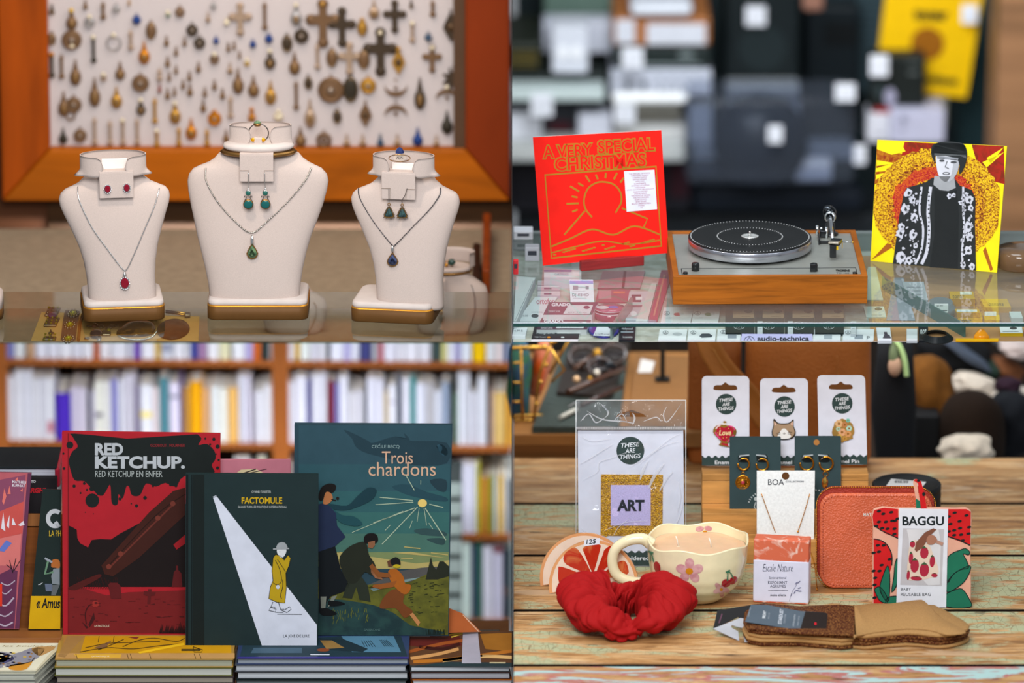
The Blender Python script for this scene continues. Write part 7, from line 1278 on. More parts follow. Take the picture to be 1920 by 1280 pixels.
for pts, w in (([(1090, 818), (1110, 826), (1146, 822)], 2), ([(1086, 870), (1104, 860), (1126, 846), (1150, 832)], 2.2), ([(1092, 900), (1120, 884), (1124, 866), (1146, 858), (1180, 846)], 1.6), ([(1200, 900), (1206, 880), (1216, 862)], 5), ([(1216, 916), (1228, 890), (1246, 868)], 6), ([(1236, 922), (1250, 896), (1262, 884)], 4), ([(1180, 876), (1220, 850), (1256, 822), (1278, 812)], 1.8), ([(1196, 872), (1240, 838), (1276, 826)], 1.4), ([(1270, 960), (1276, 930), (1272, 900)], 2.4), ([(1262, 990), (1274, 968), (1280, 940)], 2), ([(1090, 990), (1104, 1006), (1102, 1030)], 2), ([(1150, 1004), (1160, 988), (1180, 972)], 1.4), ([(1130, 996), (1170, 980), (1216, 976)], 1.1), ([(1100, 770), (1130, 786), (1170, 790), (1190, 794)], 2.5), ([(1126, 756), (1140, 772), (1136, 782)], 3), ([(1250, 762), (1244, 778), (1252, 790), (1278, 756)], 2), ([(1186, 796), (1190, 784), (1186, 774)], 3.5), ([(1206, 790), (1230, 782), (1240, 790)], 2), ([(1088, 790), (1104, 776), (1118, 792), (1140, 778)], 2.2), ([(1150, 790), (1166, 776), (1176, 792)], 2)): G5.line(q, sp2(pts, 8), tp(w), cr, 0)
q.build('crease_glint', t, 'whitish creases with painted glints in the clear plastic')  # hazy white strips stand in for glints along the folds

# ------------------------------------------------------------------ orange slice napkin holder
def slice_outline(cx, cy, R, rot, n=28):
    a0 = math.radians(rot); return [(cx+R*math.cos(a0+PI*i/n), cy-R*math.sin(a0+PI*i/n)) for i in range(n+1)]
O1 = on_z(1032, 1112, ZW+.0005); t = thing('napkin_holder', 'acrylic napkin holder shaped like two orange slices', 'napkin holder', O1); PE = mt('#dc9c68', .25, coat=.6); PI_ = mt('#e6d0bc', .3, coat=.4)
Fh = Face(O1, lean(2, -6)); Fb = Face(O1+Vector((-.002, .045, 0)), lean(2, -6))
def seg(F, q, pts, lay): F.P(q, sp2(pts, 3, True), mt('#b82c18', .3, kind='mottle', c2='#c8683a', scale=26, dist=1.2, coat=.4, a=.45, b=.6), lay)
for F_, dx, dy, nm in ((Fb, -17, -14, 'rear_slice'), (Fh, 0, 0, 'front_slice')):
    q = M(); o = slice_outline(1113+dx, 1097+dy, 84, 10.5); F_.slab(q, [p for p in o][::1], .005, PE); F_.L = .0003; F_.P(q, [(1113+dx+(x-1113-dx)*.93, 1096+dy+(y-1097-dy)*.93) for x, y in o], PI_, 1); q.build(nm, t)
q = M()
for p in ([(1047, 1068), (1053, 1062), (1103, 1081), (1103, 1086), (1060, 1095), (1048, 1091)], [(1057, 1042), (1068, 1030), (1083, 1029), (1106, 1068), (1103, 1075), (1062, 1058)], [(1093, 1027), (1110, 1020), (1125, 1021), (1125, 1030), (1114, 1070), (1109, 1070), (1096, 1038)], [(1134, 1030), (1146, 1023), (1160, 1034), (1158, 1042), (1122, 1078), (1117, 1076), (1130, 1040)], [(1122, 1081), (1158, 1054), (1172, 1052), (1178, 1066), (1176, 1076), (1150, 1082), (1122, 1084)]): seg(Fh, q, p, 2)
q.build('segments', t, 'red marbled fruit segments'); q = M(); q.box(O1+Vector((.07, .022, .009)), (.11, .045, .004), PE, .001, Matrix.Rotation(math.radians(-6), 3, 'Z')); q.build('base', t)
q = M(); Fh.P(q, [(1094, 1024), (1124, 1020), (1125, 1008), (1096, 1012)], '#e0e2ec', 3); Fh.text(q, '12$', 1099, 1010.5, 1118, 1020.5, '#23262c', 4, .01, .2, rot=-6); q.build('price_sticker', t, 'white sticker reading 12$')

# ------------------------------------------------------------------ cup candle
cb = on_z(1307, 1121, ZW+.0006); t = thing('cup_candle', 'cream mug candle painted with flowers and cherries', 'candle', cb); CRM = mt('#ece0b8', .18, coat=.8); H = .117
def cupr(th, v):
    c, s = math.cos(th), math.sin(th); e = 2.7; base = 1/((abs(c)**e+abs(s)**e)**(1/e)); pr = [(0, .42), (.04, .50), (.12, .62), (.3, .82), (.5, .93), (.75, .985), (1, 1.0)]
    for (a, ra), (b, rb) in zip(pr, pr[1:]):
        if v <= b: k = (v-a)/(b-a); f = ra+(rb-ra)*(k*k*(3-2*k)*.4+k*.6); break
    return .0955*f*(1+(base-1)*(.35+.35*v))
def cup(th, v, inn=0):
    r = cupr(th, v)-inn; wv = .0035*math.sin(th*6+.6)*max(0, v-.6)/.4; return cb+Vector((r*math.cos(th), r*math.sin(th)*.98, H*v+wv))
q = M(); q.grid(lambda u, v: cup(2*PI*u, v), 72, 26, CRM, cu=True); q.grid(lambda u, v: cup(2*PI*u, .80+.2*v, .004), 72, 6, CRM, cu=True, flip=True); q.tube([cup(2*PI*i/72, 1.0, .002) for i in range(72)], .0022, CRM, 8, True); q.add([cup(2*PI*i/72, 0) for i in range(72)], [list(range(72))[::-1]], CRM); q.build('cup', t); cbv = M(); cbv.grid(lambda u, v: cup(2*PI*u, v), 72, 26, CRM, cu=True); cbv = cbv.bvh()
q = M(); hp = [(1222, 1020), (1205, 1010), (1178, 1013), (1155, 1028), (1148, 1052), (1156, 1076), (1180, 1089), (1208, 1092), (1232, 1086)]; q.tube(smooth_path([on_y(x, y, cb.y+(.0 if 0 < i < 8 else 0)) for i, (x, y) in enumerate(hp)], 6), lambda s_: .0098+.003*abs(2*s_-1)**3, CRM, 16); q.build('handle', t)
q = M(); q.add([cup(2*PI*i/72, .86, .0045)*1.0-Vector((0, 0, 0)) for i in range(72)], [list(range(72))], mt('#dfb894', .4, sss=.2)); q.build('wax', t, 'peach coloured wax')
q = M(); wz = cb.z+H*.86
for x, y in ((1272, 1024), (1334, 1027)): p = on_z(x, y, wz); q.tube([p, p+Vector((-.002, 0, .012)), p+Vector((-.005, 0, .020))], .0011, '#e8e4da', 6); q.ball(p, (.004, .004, .001), '#e0c8ac')
q.build('wick', t, 'white wick')
def onc(q, pts, mat, off=.0008, bv=cbv):
    c = (sum(p[0] for p in pts)/len(pts), sum(p[1] for p in pts)/len(pts)); vs = []; K = len(pts); rings = [0.0, .5, 1.0]; fs = []
    for s_ in rings[1:]:
        for x, y in pts:
            px, py = c[0]+(x-c[0])*s_, c[1]+(y-c[1])*s_; d = (W(px, py)-CAM).normalized(); h = bv.ray_cast(CAM, d)
            if h[0] is None: return
            n = h[1] if h[1].dot(d) < 0 else -h[1]; vs.append(h[0]+n*off)
    d = (W(*c)-CAM).normalized(); h = bv.ray_cast(CAM, d); n = h[1] if h[1].dot(d) < 0 else -h[1]; vs.append(h[0]+n*off); ci = len(vs)-1
    for i in range(K): fs.append([ci, i, (i+1) % K]); fs.append([i, K+i, K+(i+1) % K, (i+1) % K])
    q.add(vs, fs, mat, True)
def ell(cx, cy, rx, ry, rot=0, n=14): r = math.radians(rot); return [(cx+rx*math.cos(a)*math.cos(r)-ry*math.sin(a)*math.sin(r), cy+rx*math.cos(a)*math.sin(r)+ry*math.sin(a)*math.cos(r)) for a in [-2*PI*i/n for i in range(n)]]
PK = mt('#c88a90', .25, coat=.6, kind='mottle', c2='#d9a9a8', scale=90); CH_ = mt('#a81c2a', .25, coat=.6); GN = mt('#3f7a5c', .3)
q = M()
for k in range(5): a = math.radians(-90+72*k); onc(q, ell(1293+16*math.cos(a), 1070+14*math.sin(a), 10.5, 8.5, math.degrees(a)), PK)
onc(q, ell(1292.5, 1070, 7, 6), mt('#d08a1c', .3), .0012)
for k in range(5): a = math.radians(-60+72*k); onc(q, ell(1352+9*math.cos(a), 1104+8*math.sin(a), 7, 4.5, math.degrees(a)), PK)
onc(q, ell(1352, 1104, 3, 2.6), mt('#d08a1c', .3), .0012)
q.build('painted_flower', t, 'painted pink flowers'); q = M()
for a in (ell(1222, 1060, 5.5, 10, -5), ell(1233, 1062, 6, 10.5, -12), ell(1361, 1092, 8.5, 7.5, -20), ell(1374, 1087, 9, 6, -45)): onc(q, a, CH_, .0014)
q.build('painted_cherry', t, 'painted red cherries'); q = M()
def stem(pts, w=2.2, bv=cbv):
    L_ = []
    for (x0_, y0_), (x1_, y1_) in zip(pts, pts[1:]): dx, dy = x1_-x0_, y1_-y0_; d = math.hypot(dx, dy); nx, ny = -dy/d*w/2, dx/d*w/2; onc(q, [(x0_+nx, y0_+ny), (x0_-nx, y0_-ny), (x1_-nx, y1_-ny), (x1_+nx, y1_+ny)], GN, .0018, bv)
stem([(1221, 1052), (1221, 1040), (1220, 1032)]); stem([(1227, 1053), (1224, 1040), (1219, 1032)]); stem([(1216, 1033), (1226, 1036)], 3); stem([(1363, 1088), (1364, 1070)]); stem([(1374, 1084), (1370, 1074), (1364, 1069)]); stem([(1360, 1072), (1368, 1068)], 3); q.build('painted_stem', t, 'painted green stems')
ibv = M(); ibv.grid(lambda u, v: cup(2*PI*u, .80+.2*v, .004), 72, 6, CRM, cu=True); _f = [f for f in ibv.f if sum(ibv.v[i].y for i in f)/len(f) > cb.y]; ib2 = BVHTree.FromPolygons([tuple(v) for v in ibv.v], _f)
q = M()
for a in (ell(1312, 991, 8, 5, -10), ell(1328, 990, 7.5, 4.5, 10)): onc(q, a, PK, .001, ib2)
onc(q, ell(1322, 996, 4, 1.8), mt('#d08a1c', .3), .0014, ib2); q.build('inner_flower', t, 'pink flower painted inside the rim')

# ------------------------------------------------------------------ scrunchie
sc0 = on_z(1174, 1212, ZW); cS = Vector((sc0.x, sc0.y+.108, ZW+.037)); RS_ = mt('#9a1012', .75, kind='cloth', scale=900, bs=.2, lo=.95)
rnd = random.Random(21); ph = [rnd.uniform(0, 6.28) for _ in range(12)]
from mathutils import noise as MN
def scr(u, v):
    th = 2*PI*u; ps = 2*PI*v; inner = .5-.5*math.cos(ps); lob = .5+.5*math.cos(2*th)      # two big side lobes, gathered at the back
    rm = .031+.020*lob+.002*math.sin(3*th+1.1)+.005*math.sin(th)+.003
    R = .070+.002*lob
    sw = th+.55*math.sin(ps+.6)*(.5+.3*math.sin(2*th))
    rd = lambda x, e: 1-abs(math.sin(x))**e
    f = -.019*rd(3*sw+.5, .6)*(.4+.6*inner)-.013*rd(6.5*sw+1.7+.6*math.sin(ps), .75)*(.35+.65*inner)-.009*rd(11.5*sw+.4+.7*math.sin(2*ps), .8)*(.1+.9*inner**.7)
    n = MN.noise(Vector((math.cos(th)*2.1+3, math.sin(th)*2.1, math.sin(ps)*1.1+math.cos(ps))))*.014
    c = MN.noise(Vector((math.cos(th)*5, math.sin(th)*5+7, ps*.9)))
    n += -.004*max(0, 1-abs(c)*4)*(1-.6*inner)
    r = rm+f+n
    out = 1+.16*max(0, math.cos(ps-.15))**3*(.6+.4*math.sin(5*th+.7))          # thin flared outer edge
    z = math.sin(ps)*r*(.98-.12*max(0, math.cos(ps)))
    rr = R+math.cos(ps)*r*(out if math.cos(ps) > 0 else 1.0)
    z += .006*math.sin(2*th+2.2)*max(0, math.cos(ps))+rm*.95-.037
    return cS+Vector((rr*math.cos(th)*1.0, rr*math.sin(th)*.98, max(z, -.0362)))
q = M(); n1, n2 = 420, 84
vs = [scr(i/n1, j/n2) for i in range(n1) for j in range(n2)]; q.add(vs, [[i*n2+j, ((i+1) % n1)*n2+j, ((i+1) % n1)*n2+(j+1) % n2, i*n2+(j+1) % n2] for i in range(n1) for j in range(n2)], RS_, True); single(q, 'scrunchie', 'crumpled red fabric scrunchie lying in front of the cup', 'scrunchie', (cS.x, cS.y, ZW))

# ------------------------------------------------------------------ soap
p0 = on_z(1412, 1128.5, ZW+.0005); yw_ = -9; Rz = Matrix.Rotation(math.radians(yw_), 3, 'Z'); wS = .104; dS = .036; hS = .124
def sp(x, y, z): return p0+Rz @ Vector((x, y, z))
t = thing('soap_bar', 'marbled coral soap bar in a white paper sleeve', 'soap', p0); SOAP = mt('#d26a4c', .5, kind='mottle', c2='#e8c4b4', scale=22, dist=2.5, a=.50, b=.66, sss=.05)
q = M(); q.box(sp(wS/2, dS/2, hS/2), (wS, dS, hS), SOAP, .002, Rz); q.ball(sp(wS*.68, dS*.4, hS-.002), (.02, .012, .005), SOAP); q.build('bar', t)
q = M(); q.box(sp(wS/2, dS/2, .0435), (wS+.0012, dS+.0014, .084), mt('#d6d5e6', .55), .0035, Rz, 3); q.build('sleeve', t, 'white paper sleeve')
F = Face(sp(0, -.0008, 0), Rz @ Vector((0, -1, 0))); F.L = .0002; q = M(); F.text(q, 'Escale Nature', 1430, 1057, 1487, 1071, '#33364c', 2, -.01, .3); F.text(q, 'Savon artisanal', 1442, 1080, 1474, 1085, '#5a5c6e', 2); F.text(q, 'EXFOLIANT', 1440, 1089, 1476, 1094.5, '#3a3c50', 2); F.text(q, 'AGRUMES', 1444, 1096, 1473, 1101, '#3a3c50', 2); F.line(q, [(1440, 1106), (1478, 1107)], .7, '#4a4c60', 2); F.text(q, 'Avoine et karite', 1444, 1113, 1474, 1117.5, '#2a2c3c', 2, .01)
F.line(q, sp2([(1480, 1127), (1484, 1112), (1490, 1102), (1497, 1090)], 4), .6, '#6a6a88', 2)
for x, y, r in ((1493, 1093, -50), (1498, 1091, -40), (1499, 1102, -20), (1495, 1107, 10), (1490, 1110, -60), (1484, 1114, -70), (1500, 1108, 0)): F.P(q, ell(x, y, 3.6, 1.2, r, 8), '#7a7a96', 2)
q.build('print', t)

# ------------------------------------------------------------------ wallet
O = on_z(1640, 1103, ZW+.0005); t = thing('wallet', 'coral pebbled leather zip wallet standing behind the bag', 'wallet', O); F = Face(O, lean(5)); LE = mt('#d0623e', .45, kind='leather', scale=260, bs=.35, spec=.5); LED = mt('#a0392c', .5, kind='leather', scale=230, bs=.4)
def wsh(x0, y0_, x1, y1, r, off, th, mat, nm, bev=.003):
    q = M(); G = Face(F.O+F.n*off, F.n); G.slab(q, rrect(x0, y0_, x1, y1, r, 8), th, mat); o = q.build(nm, t); md = o.modifiers.new('round', 'BEVEL'); md.width = bev; md.segments = 4; md.limit_method = 'ANGLE'; return G
wsh(1532, 913, 1752, 1099, 34, -.006, .014, LED, 'zip_tape', .002); G = wsh(1537, 925, 1748, 1103, 28, .004, .010, LE, 'front_panel', .0045); wsh(1535, 914, 1752, 1100, 30, -.021, .008, LE, 'back_panel', .004)
q = M(); G3 = Face(F.O-F.n*.0135, F.n)
o = rrect(1530.5, 911, 1753.5, 1101, 35, 8); P = [G3.pt(x, y) for x, y in o]; P.append(P[0])
for a, b in zip(P, P[1:]):
    n = max(1, int((b-a).length/.0034))
    for i in range(n): q.ball(a.lerp(b, i/n)+F.n*.009, (.0016, .002, .0016), HG, 6, 4)
q.build('zip_teeth', t, 'gold zip teeth'); q = M(); G.L = .0003
o = rrect(1543, 931, 1742, 1097, 24, 6); o.append(o[0]); acc = 0
for (ax, ay), (bx, by) in zip(o, o[1:]):
    d = math.hypot(bx-ax, by-ay); n = max(1, int(d/5))
    for i in range(n):
        u0, u1 = i/n, (i+.55)/n; G.line(q, [(ax+(bx-ax)*u0, ay+(by-ay)*u0), (ax+(bx-ax)*u1, ay+(by-ay)*u1)], 1, '#8c3020', 2)
q.build('stitching', t); q = M(); G.text(q, 'MATT & NAT', 1619, 961.5, 1662, 967.5, '#d9cfc6', 3, .02); q.build('foil_lettering', t, 'silver foil lettering')

# ------------------------------------------------------------------ black tin
yt_ = .30; ct = on_y(1700, 905, yt_); t = thing('lidded_tin', 'round black lidded tin with a white price sticker', 'tin', (ct.x, yt_, ZW)); hh = ct.z-ZW; BKM = mt('#18191a', .5); R_t = .0668
q = M(); q.lathe([(.062, .0005), (.0635, .002), (.0635, hh-.050)], (ct.x, yt_, ZW), mt('#2b2623', .3), 64); q.ring((ct.x, yt_, ZW+hh-.052), .0637, .0014, '#b9b6b2', n=64); q.build('body', t)
q = M(); q.lathe([(R_t-.001, hh-.048), (R_t, hh-.046), (R_t, hh-.034), (R_t-.0015, hh-.031), (R_t, hh-.028), (R_t, hh-.018), (R_t-.0015, hh-.015), (R_t, hh-.012), (R_t, hh-.002), (R_t-.002, hh), (R_t-.006, hh-.0005), (R_t-.008, hh-.002), (0, hh-.002)], (ct.x, yt_, ZW), BKM, 72); q.build('lid', t)
F = Face((0, 0, ct.z-.0017), (0, 0, 1)); q = M(); F.P(q, [(1661, 911), (1728, 915), (1737, 903), (1671, 897)], '#d2d2d2', 1); F.text(q, '$25.99', 1677, 901.5, 1703, 905.5, '#202224', 2, .04, rot=3); F.line(q, [(1679, 899.5), (1704, 901)], 1, '#6a6a6c', 2); q.build('price_sticker', t, 'white sticker reading $25.99')

# ------------------------------------------------------------------ folded reusable bag
O = on_z(1730, 1139, ZW+.0006); t = thing('folded_bag', 'folded strawberry print bag in a white paper sleeve', 'bag', O); F = Face(O, lean(5)); F.L = .0003; SK = mt('#d9a088', .7); RD = mt('#c41c1e', .7); IK = mt('#16201f', .6); LG2 = mt('#1f6a50', .7)
q = M(); bo = [(1636, 1133), (1640, 1136), (1700, 1138), (1775, 1139), (1820, 1139), (1821, 1100), (1820, 1040), (1822, 975), (1821, 958), (1812, 952), (1790, 953), (1760, 952), (1680, 953), (1655, 950), (1638, 955), (1634, 968), (1637, 985), (1636, 1060)]; F.slab(q, bo, .012, SK); o = q.build('pouch', t); md = o.modifiers.new('round', 'BEVEL'); md.width = .0025; md.segments = 3; md.limit_method = 'ANGLE'
q = M()
F.P(q, [(1638, 985), (1660, 1000), (1684, 1009), (1684, 954), (1658, 951.5), (1639, 956), (1636, 968)], RD, 1); F.line(q, [(1638, 984), (1652, 994), (1684, 1009)], 2, IK, 2)
F.P(q, sp2([(1638, 1011), (1650, 1013), (1663, 1022), (1672, 1040), (1671, 1065), (1660, 1095), (1662, 1118), (1655, 1131), (1638, 1132)], 3), RD, 1); F.line(q, sp2([(1638, 1010), (1652, 1013), (1664, 1022), (1672, 1040), (1672, 1060)], 4), 2, IK, 2)
F.P(q, [(1776, 954), (1812, 954), (1820, 959), (1820, 975), (1819, 1022), (1776, 1006)], RD, 1); F.line(q, [(1776, 1005), (1798, 1012), (1819, 1022)], 2.4, IK, 2)
q.build('strawberry_print', t, 'red strawberry print with dark seeds'); q = M()
for x, y in ((1648, 958), (1671, 960), (1656, 963), (1678, 976), (1648, 978), (1661, 978), (1673, 976), (1643, 986), (1654, 990), (1664, 991), (1677, 991), (1683, 972), (1677, 1001), (1646, 1022), (1657, 1022), (1648, 1034), (1638, 1036), (1668, 1048), (1653, 1059), (1638, 1070), (1649, 1070), (1641, 1083), (1640, 1096), (1646, 1112), (1640, 1120), (1790, 961), (1812, 966), (1799, 977), (1782, 982), (1800, 990), (1817, 988), (1789, 994), (1779, 996), (1802, 1002), (1816, 1000), (1789, 1003), (1805, 1013), (1779, 968)): F.P(q, ell(x, y, 4.2, 2.4, -12), IK, 3)
q.build('seed_print', t); q = M()
lv = ([(1664, 1060), (1668, 1075), (1668, 1110), (1664, 1128), (1652, 1112), (1650, 1098), (1656, 1078)], [(1640, 1104), (1650, 1100), (1662, 1116), (1664, 1130), (1650, 1126), (1643, 1114)], [(1683, 1047), (1683, 1090), (1672, 1110), (1676, 1080), (1678, 1058)], [(1664, 1120), (1684, 1118), (1682, 1134), (1662, 1133)], [(1776, 1050), (1784, 1038), (1800, 1031), (1810, 1028), (1818, 1034), (1816, 1040), (1806, 1038), (1812, 1050), (1816, 1064), (1800, 1068), (1786, 1078), (1776, 1092)], [(1776, 1092), (1788, 1076), (1800, 1068), (1818, 1060), (1819, 1070), (1808, 1090), (1790, 1104), (1776, 1110)], [(1774, 1114), (1790, 1106), (1804, 1104), (1818, 1124), (1819, 1138), (1774, 1137)])
for p in lv: s_ = sp2(p, 3, True); F.P(q, s_, LG2, 4); F.line(q, s_, 1.5, IK, 5, True)
q.build('leaf_print', t, 'green leaves with dark outlines')
G = Face(F.O+F.n*.0026, F.n); G.L = .0003; q = M(); G.slab(q, [(1680.5, 1137), (1774, 1138.5), (1778, 954.5), (1686, 953)], .0012, mt('#d8d8de', .5)); q.build('paper_sleeve', t, 'white paper sleeve')
q = M(); G.text(q, 'BAGGU', 1692, 967.5, 1770, 985, '#1d2426', 1, .03); G.text(q, 'BABY', 1689, 1101.5, 1708, 1107, '#2e3236', 1); G.text(q, 'REUSABLE BAG', 1689, 1111, 1745, 1117, '#2e3236', 1); q.build('lettering', t); q = M()
G.P(q, [(1688, 1096), (1766, 1098), (1770, 992), (1693, 990)], '#b9b4b6', 1); G.P(q, [(1700, 992), (1760, 992), (1764, 1020), (1762, 1096), (1740, 1097), (1706, 1060), (1704, 1010)], '#cfcccd', 2)
G.P(q, sp2([(1706, 1022), (1716, 1012), (1740, 1020), (1750, 1040), (1760, 1072), (1742, 1084), (1710, 1088), (1701, 1082), (1702, 1050)], 3, True), '#d8c2ae', 3)
for x, y, rx, ry in ((1715, 1060, 8, 13), (1733, 1068, 9, 13), (1733, 1036, 8, 11), (1708, 1046, 4, 11), (1748, 1052, 5, 11), (1703, 1078, 3, 9), (1718, 1084, 11, 4), (1752, 1078, 6, 4), (1711, 1020, 5, 6)): G.P(q, ell(x, y, rx, ry, 5), '#a6283c', 4); G.P(q, [(x-rx*.7, y-ry*.75), (x+rx*.7, y-ry*.75), (x, y-ry*1.15)][::-1], '#3a5a3a', 5)
G.P(q, [(1715, 1030), (1718, 1016), (1734, 998), (1750, 990), (1756, 992), (1744, 1004), (1730, 1026), (1718, 1034)], '#7a4c3a', 6); G.P(q, sp2([(1737, 1012), (1742, 1003), (1752, 1004), (1757, 1012), (1750, 1020), (1740, 1020)], 3, True), '#a4715a', 7); G.line(q, [(1754, 1014), (1768, 1020)], 6, '#b08472', 6)
q.build('photo_print', t, 'printed photo of hands holding a strawberry bag')
q = M(); Ga = Face(F.O-F.n*.002, F.n)
Ga.slab(q, [(1718, 955), (1729, 955), (1722, 925), (1719, 898), (1713, 899), (1712, 905), (1717, 935)], .002, SK); Gb = Face(F.O-F.n*.0005, F.n); Gb.slab(q, [(1727, 955), (1738, 955), (1733, 922), (1727, 902), (1718, 898), (1713, 900), (1721, 906)], .002, RD); Gb.L = .0003; Gb.P(q, ell(1732, 926, 3, 4), IK, 2); Gb.P(q, ell(1722, 901, 3, 2), IK, 2); Ga.L = .0003; Ga.P(q, [(1718, 954), (1728, 954), (1726, 940), (1717, 934)], LG2, 1); q.build('strap_loop', t, 'strap loop in the same print')

# ------------------------------------------------------------------ socks
SG = mt('#421708', .6, kind='glitter', c2='#b07a40', scale=620, a=.5, b=1.0); ST_ = mt('#aa8150', .75, kind='cloth', scale=700, lo=.75)
t = thing('sock_pair', 'folded pair of glittery brown and tan socks', 'socks', on_z(1600, 1205, ZW)); lay = .0075
def pz(pts, z): return [on_z(x, y, z) for x, y in pts]
def layer(k, pts, mat, nm='sock_layer'):
    z = ZW+.001+lay*k; q = M(); P = pz(pts, z); n = len(P); c = sum(P, Vector())/n; rings = []
    for ins, dz in ((.0025, 0), (.0006, .0018), (0, lay*.5), (.0006, lay-.0024), (.0028, lay-.0004)): rings.append([p+(c-p).normalized()*ins+Vector((0, 0, dz)) for p in P])
    q.loft(rings, mat, flip=True); q.build(nm, t)
s1_ = [(1402, 1207), (1500, 1212), (1606, 1216), (1609, 1164), (1500, 1163), (1408, 1160)]; s2_ = [(1592, 1216), (1700, 1212), (1760, 1217), (1800, 1211), (1818, 1199), (1790, 1180), (1760, 1165), (1735, 1160), (1592, 1163)]
def up(pts, k, dx=0): return [(x+dx, y-lay*k*961*.98) for x, y in sp2(pts, 3, True)]
for k, (a, b) in enumerate(((SG, ST_), (ST_, SG), (ST_, SG), (SG, ST_))):
    j = (0, -2, 1, 0)[k]; layer(k, up(s1_, k, j), a); layer(k, up(s2_, k, j), b)
zt = ZW+.001+lay*4
q = M(); top1 = [(1404, 1180), (1500, 1188), (1607, 1192), (1604, 1138), (1500, 1137), (1410, 1137)]; top2 = [(1600, 1193), (1608, 1192), (1640, 1186), (1700, 1179), (1745, 1182), (1775, 1190), (1812, 1186), (1790, 1172), (1762, 1155), (1735, 1128), (1715, 1126), (1660, 1133), (1606, 1138), (1600, 1138)]
for tp, mm in ((top1, SG), (top2, ST_)):
    P = pz(tp if tp is top1 else sp2(tp, 3, True), zt+.0008); c = sum(P, Vector())/len(P); q.loft([[p+(c-p).normalized()*.001+Vector((0, 0, -.001)) for p in P], P, [p+(c-p).normalized()*.003+Vector((0, 0, .002)) for p in P]], mm)
q.build('top_sock', t)
F = Face((0, 0, zt+.0035), lean(82)); F.L = .0003; F = Face((0, on_z(1470, 1180, zt).y, zt+.003), lean(78)); F.L = .0003
t = thing('sock_tag', 'dark grey paper band wrapped over the socks', 'label', on_z(1470, 1175, zt)); q = M(); F.slab(q, [(1397, 1165), (1500, 1181), (1546, 1183), (1549, 1180), (1552, 1151), (1548, 1148), (1500, 1145), (1440, 1134), (1408, 1133)], .0008, mt('#4f5b66', .45)); F.P(q, [(1500, 1180.5), (1546, 1183), (1549, 1180), (1552, 1151), (1548, 1148), (1510, 1146)], mt('#211a19', .35), 1); q.build('band', t)
q = M(); F.text(q, 'STARDUST', 1450, 1152-.0, 1478, 1159, '#c9ced6', 2, .02, rot=-82); F.text(q, 'COLLECTION', 1463, 1158, 1480, 1161.5, '#9aa2ac', 2, 0, rot=-82); F.text(q, 'FRIDAY', 1426, 1149, 1440, 1154.5, '#d6dade', 2, .02, rot=-82); F.text(q, 'SOCK CO', 1436, 1153, 1447, 1155.5, '#a9b0b8', 2, 0, rot=-82); F.text(q, 'COTTON COLLECTION', 1478, 1161, 1500, 1164, '#c0c6cc', 2, 0, rot=-82); F.text(q, 'ROND + DOUX', 1488, 1162, 1506, 1164.5, '#a9b0b8', 2, 0, rot=-82); F.text(q, 'CONFORT DOUX', 1396, 1146, 1414, 1148.5, '#a9b0b8', 2, 0, rot=-76); F.rect(q, 1527, 1166.5, 1531, 1171, '#c01828', 3); q.build('lettering', t)
t = thing('sock_hanger', 'folded black and silver card hanger at left end of socks', 'hanger', on_z(1370, 1195, ZW)); G = Face(on_z(1360, 1182, ZW+.001), lean(52)); G.L = .0003; q = M(); G.slab(q, [(1337, 1179), (1384, 1156), (1392, 1165), (1408, 1160), (1412, 1133), (1345, 1144)], .0012, mt('#1d1b1c', .35)); G.line(q, [(1348, 1168), (1354, 1150)], 2.4, '#5a3a4a', 1); q.build('black_fold', t, 'black folded card with a purple stripe')
G = Face(on_z(1370, 1200, ZW+.001), lean(70)); q = M(); G.slab(q, [(1337, 1178), (1386, 1200.5), (1384, 1183), (1371, 1176), (1372, 1171), (1384, 1175), (1402, 1178), (1400, 1160), (1388, 1158)], .0012, mt('#a9aab0', .4)); q.build('silver_hook', t, 'silver grey card hook'); q = M(); G4 = Face(on_z(1420, 1203, ZW+.0004), (0, 0, 1)); G4.slab(q, [(1396, 1203), (1440, 1204), (1438, 1190), (1394, 1188)], .0004, mt('#b9bcc4', .5)); q.build('back_card', t, 'pale card under the socks')

# ------------------------------------------------------------------ behind the table, left: platform and its goods
zP = on_y(1100, 814, YT+.02).z; PW = mt('#9c6a3a', .5, kind='wood', scale=5, vec=(.4, 1, 4))
q = M(); xa, xb = .003, on_y(1330, 830, YT+.02).x; q.box(((xa+xb)/2, YT+.32, zP-.012), (xb-xa, .60, .024), PW, .002); q.box(((xa+xb)/2, YT+.03, (zP-.024+ZW-.05)/2), (xb-xa, .02, zP-.024-ZW+.05), mt('#7a4c24', .6, kind='wood', scale=5)); single(q, 'display_platform', 'brown wooden platform behind the table at left', 'platform', (xa, YT, ZW))
q = M(); qd = [(998, 800), (1160, 800), (1180, 640), (1062, 640)]; P = [on_z(x, y, zP+.014) for x, y in qd]; q.prism(P, (0, 0, -.013), mt('#3f4844', .5, kind='leather', scale=120)); P2 = [on_z(x, y, zP+.022) for x, y in ((1044, 735), (1140, 742), (1150, 738), (1180, 640), (1070, 640))]; q.prism(P2, (0, 0, -.0075), mt('#322a26', .45, kind='leather')); single(q, 'leather_pouch', 'dark grey green leather pouch lying on the wooden platform', 'pouch', P[0])
t = thing('sunglasses', 'pile of brown framed glasses on the dark leather pouch', 'glasses', on_z(1120, 720, zP+.024)); q = M(); zq = zP+.042
for (x0_, y0_), (x1_, y1_), r, c in (((1065, 735), (1170, 690), .006, '#4a2c1e'), ((1090, 760), (1165, 725), .005, '#3c2620'), ((1078, 690), (1150, 640), .005, '#54382a'), ((1130, 668), (1146, 690), .010, '#1d2228')): q.tube([on_z(x0_, y0_, zq), on_z(x1_, y1_, zq)], r, mt(c, .25, coat=.6), 8)
q.build('arm', t); q = M()
